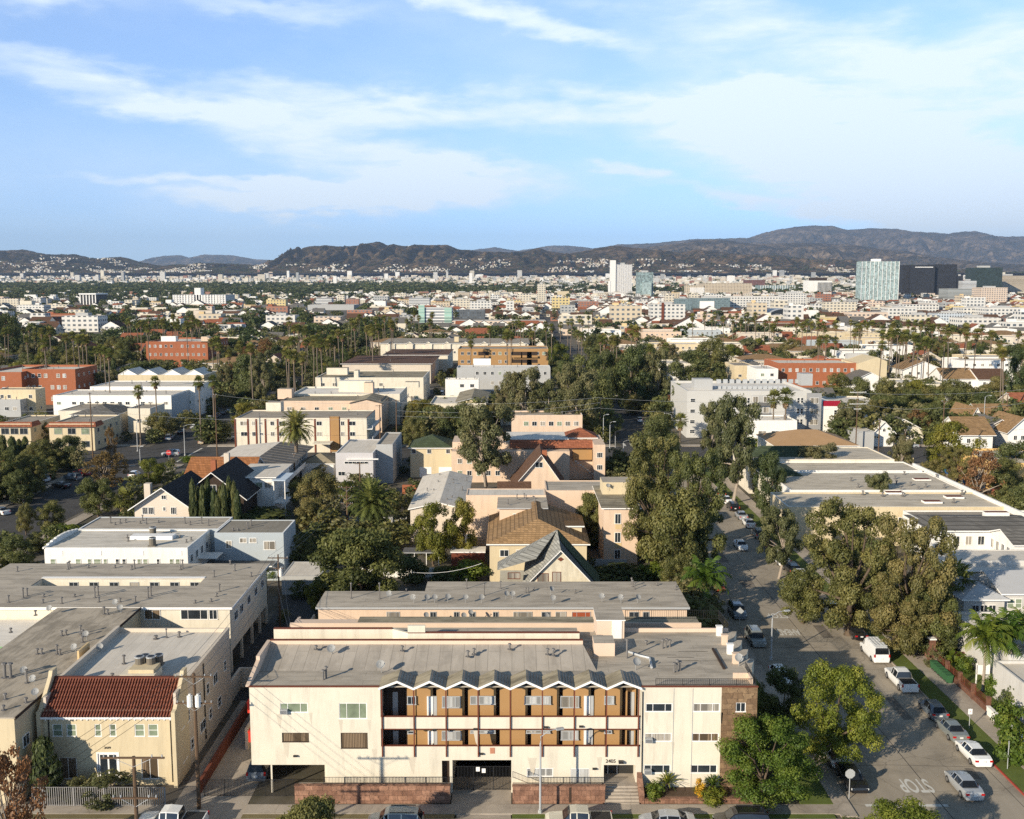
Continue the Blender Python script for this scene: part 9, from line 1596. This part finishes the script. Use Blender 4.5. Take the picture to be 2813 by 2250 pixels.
# ---- bins, fences, walls on the right
def bin_(x, y, col, label, group):
 A = thing('wheeled_bin', label, 'bin', (x, y, 0), group, False); mb = MB(); mb.add([(-.26, -.28, .08), (.26, -.28, .08), (.26, .28, .08), (-.26, .28, .08), (-.33, -.36, 1.0), (.33, -.36, 1.0), (.33, .36, 1.0), (-.33, .36, 1.0)], [[0, 1, 5, 4], [1, 2, 6, 5], [2, 3, 7, 6], [3, 0, 4, 7], [0, 3, 2, 1]]); mb.build('bin_body', col, A); l = MB(); l.box(-.35, .35, -.40, .40, 1.0, 1.07); l.build('lid', col, A)
 for s in (-1, 1): w = MB(); w.tube([(s * .28, .28, .12), (s * .2, .28, .12)], .12, 8); w.build('wheel', TYRE, A)
 A.rotation_euler = (0, 0, math.pi / 2); return A
GRN = paint('bin_green', (.035, .11, .045), .1, 3); BLU = paint('bin_blue', (.03, .10, .25), .1, 3)
for k in range(6): bin_(50.45, 112.9 + k * .85, GRN, 'green wheeled bin in the row beside the brown fence', 'green bins')
for k, (px, py) in enumerate(((2600, 1302), (2625, 1316), (2650, 1330), (2672, 1342), (2700, 1342))): bin_(*G(px, py), BLU, 'blue drum-like bin along the parking lot fence', 'blue bins')
for px, py in ((2570, 1288), (2596, 1300)): bin_(*G(px, py), GRN, 'green bin at the parking lot gate', 'lot bins')
BRB = stone('brown_block', (.17, .075, .045), (.22, .10, .06), 2.5); A = thing('brown_fence', 'low brown block fence with iron rails and pillars along the right sidewalk', 'fence', (51, 108, 0)); mb = MB(); mb.box(51.0, 51.25, 104.8, 118.6, 0, .75); mb.build('fence_base', BRB, A)
for y in (104.6, 108.2, 111.6, 115.0, 118.6): q = MB(); q.box(50.93, 51.32, y - .2, y + .2, 0, 1.9); q.build('pillar', BRB, A)
railing('rails', [(51.12, 104.8), (51.12, 118.6)], .75, .95, RUST, A, .2)
A = thing('brown_wall', 'curving brown block wall with capped pillars at the garden gate', 'wall', (50, 121, 0)); mb = MB(); mb.box(51.0, 51.3, 120.2, 136, 0, 1.6); mb.box(50.9, 55.5, 119.6, 119.9, 0, 1.2); mb.build('wall', STONEW, A)
for x, y in ((51.1, 119.6), (53.4, 123), (55.6, 121.5), (58, 124.5)): q = MB(); q.box(x - .35, x + .35, y - .35, y + .35, 0, 2.9); q.box(x - .42, x + .42, y - .42, y + .42, 2.9, 3.05, 1); q.build('pillar', [BRB, TRIM], A)
mb = MB(); mb.box(50.75, 51.05, 88, 104.2, 0, 1.0); mb.box(50.7, 51.1, 88, 104.2, 1.0, 1.08); tag(mb.build('garden_wall', WHITE), 'low white garden wall under the rose hedge', 'wall')
railing('lot_fence', [(87.2, 165), (87.2, 250)], 0, 2.2, IRON, None, .5, 'dark mesh fence between the white roofs and the parking lot', bar=.03)
for px, py in ((2499, 1275), (2508, 1275), (2585, 1290)): x, y = G(px, py); mb = MB(); mb.cyl(x, y, 0, 1.6, .15, 8); tag(mb.build('bollard', YEL), 'yellow bollard at the parking lot entrance', 'bollard', 'lot bollards')
mb = MB(); mb.box(118, 190, 286.5, 286.8, 0, 1.8); tag(mb.build('boulevard_wall', BEIGE), 'low block wall below the bougainvillea on the boulevard', 'wall')
mb = MB(); mb.box(-24, -12, 219, 219.4, 0, 2.0); tag(mb.build('brick_wall', BRICK), 'weathered brick wall below the yellow house', 'wall')
mb = MB(); mb.box(-36, -20, 190, 190.3, 0, 1.6); tag(mb.build('yard_wall', GREY), 'grey wall behind the date palm yard', 'wall')
A = thing('traffic_signal', 'traffic signal on a pole at the crosswalk', 'traffic light', (*G(1690, 1230), 0), None, False); mb = MB(); mb.cyl(0, 0, 0, 4.6, .08, 6); mb.build('pole', LGREY, A); q = MB(); q.box(-.2, .2, -.3, -.05, 3.4, 4.6); q.build('signal_head', IRON, A)
# ================================================================ air
mb = MB(); mb.box(-16000, 16000, -300, 33000, -4, 1500); hz = mb.build('haze', []); hz['kind'] = 'stuff'; hz['label'] = 'thin bluish haze over the city and hills'
m = bpy.data.materials.new('haze_air'); m.use_nodes = True; nt = m.node_tree; nt.nodes.remove(nt.nodes['Principled BSDF']); pv = nt.nodes.new('ShaderNodeVolumePrincipled'); pv.inputs['Color'].default_value = (.60, .76, 1.0, 1); pv.inputs['Density'].default_value = 3.0e-5; pv.inputs['Anisotropy'].default_value = .2
nt.links.new(pv.outputs[0], nt.nodes['Material Output'].inputs['Volume']); hz.data.materials.append(m)
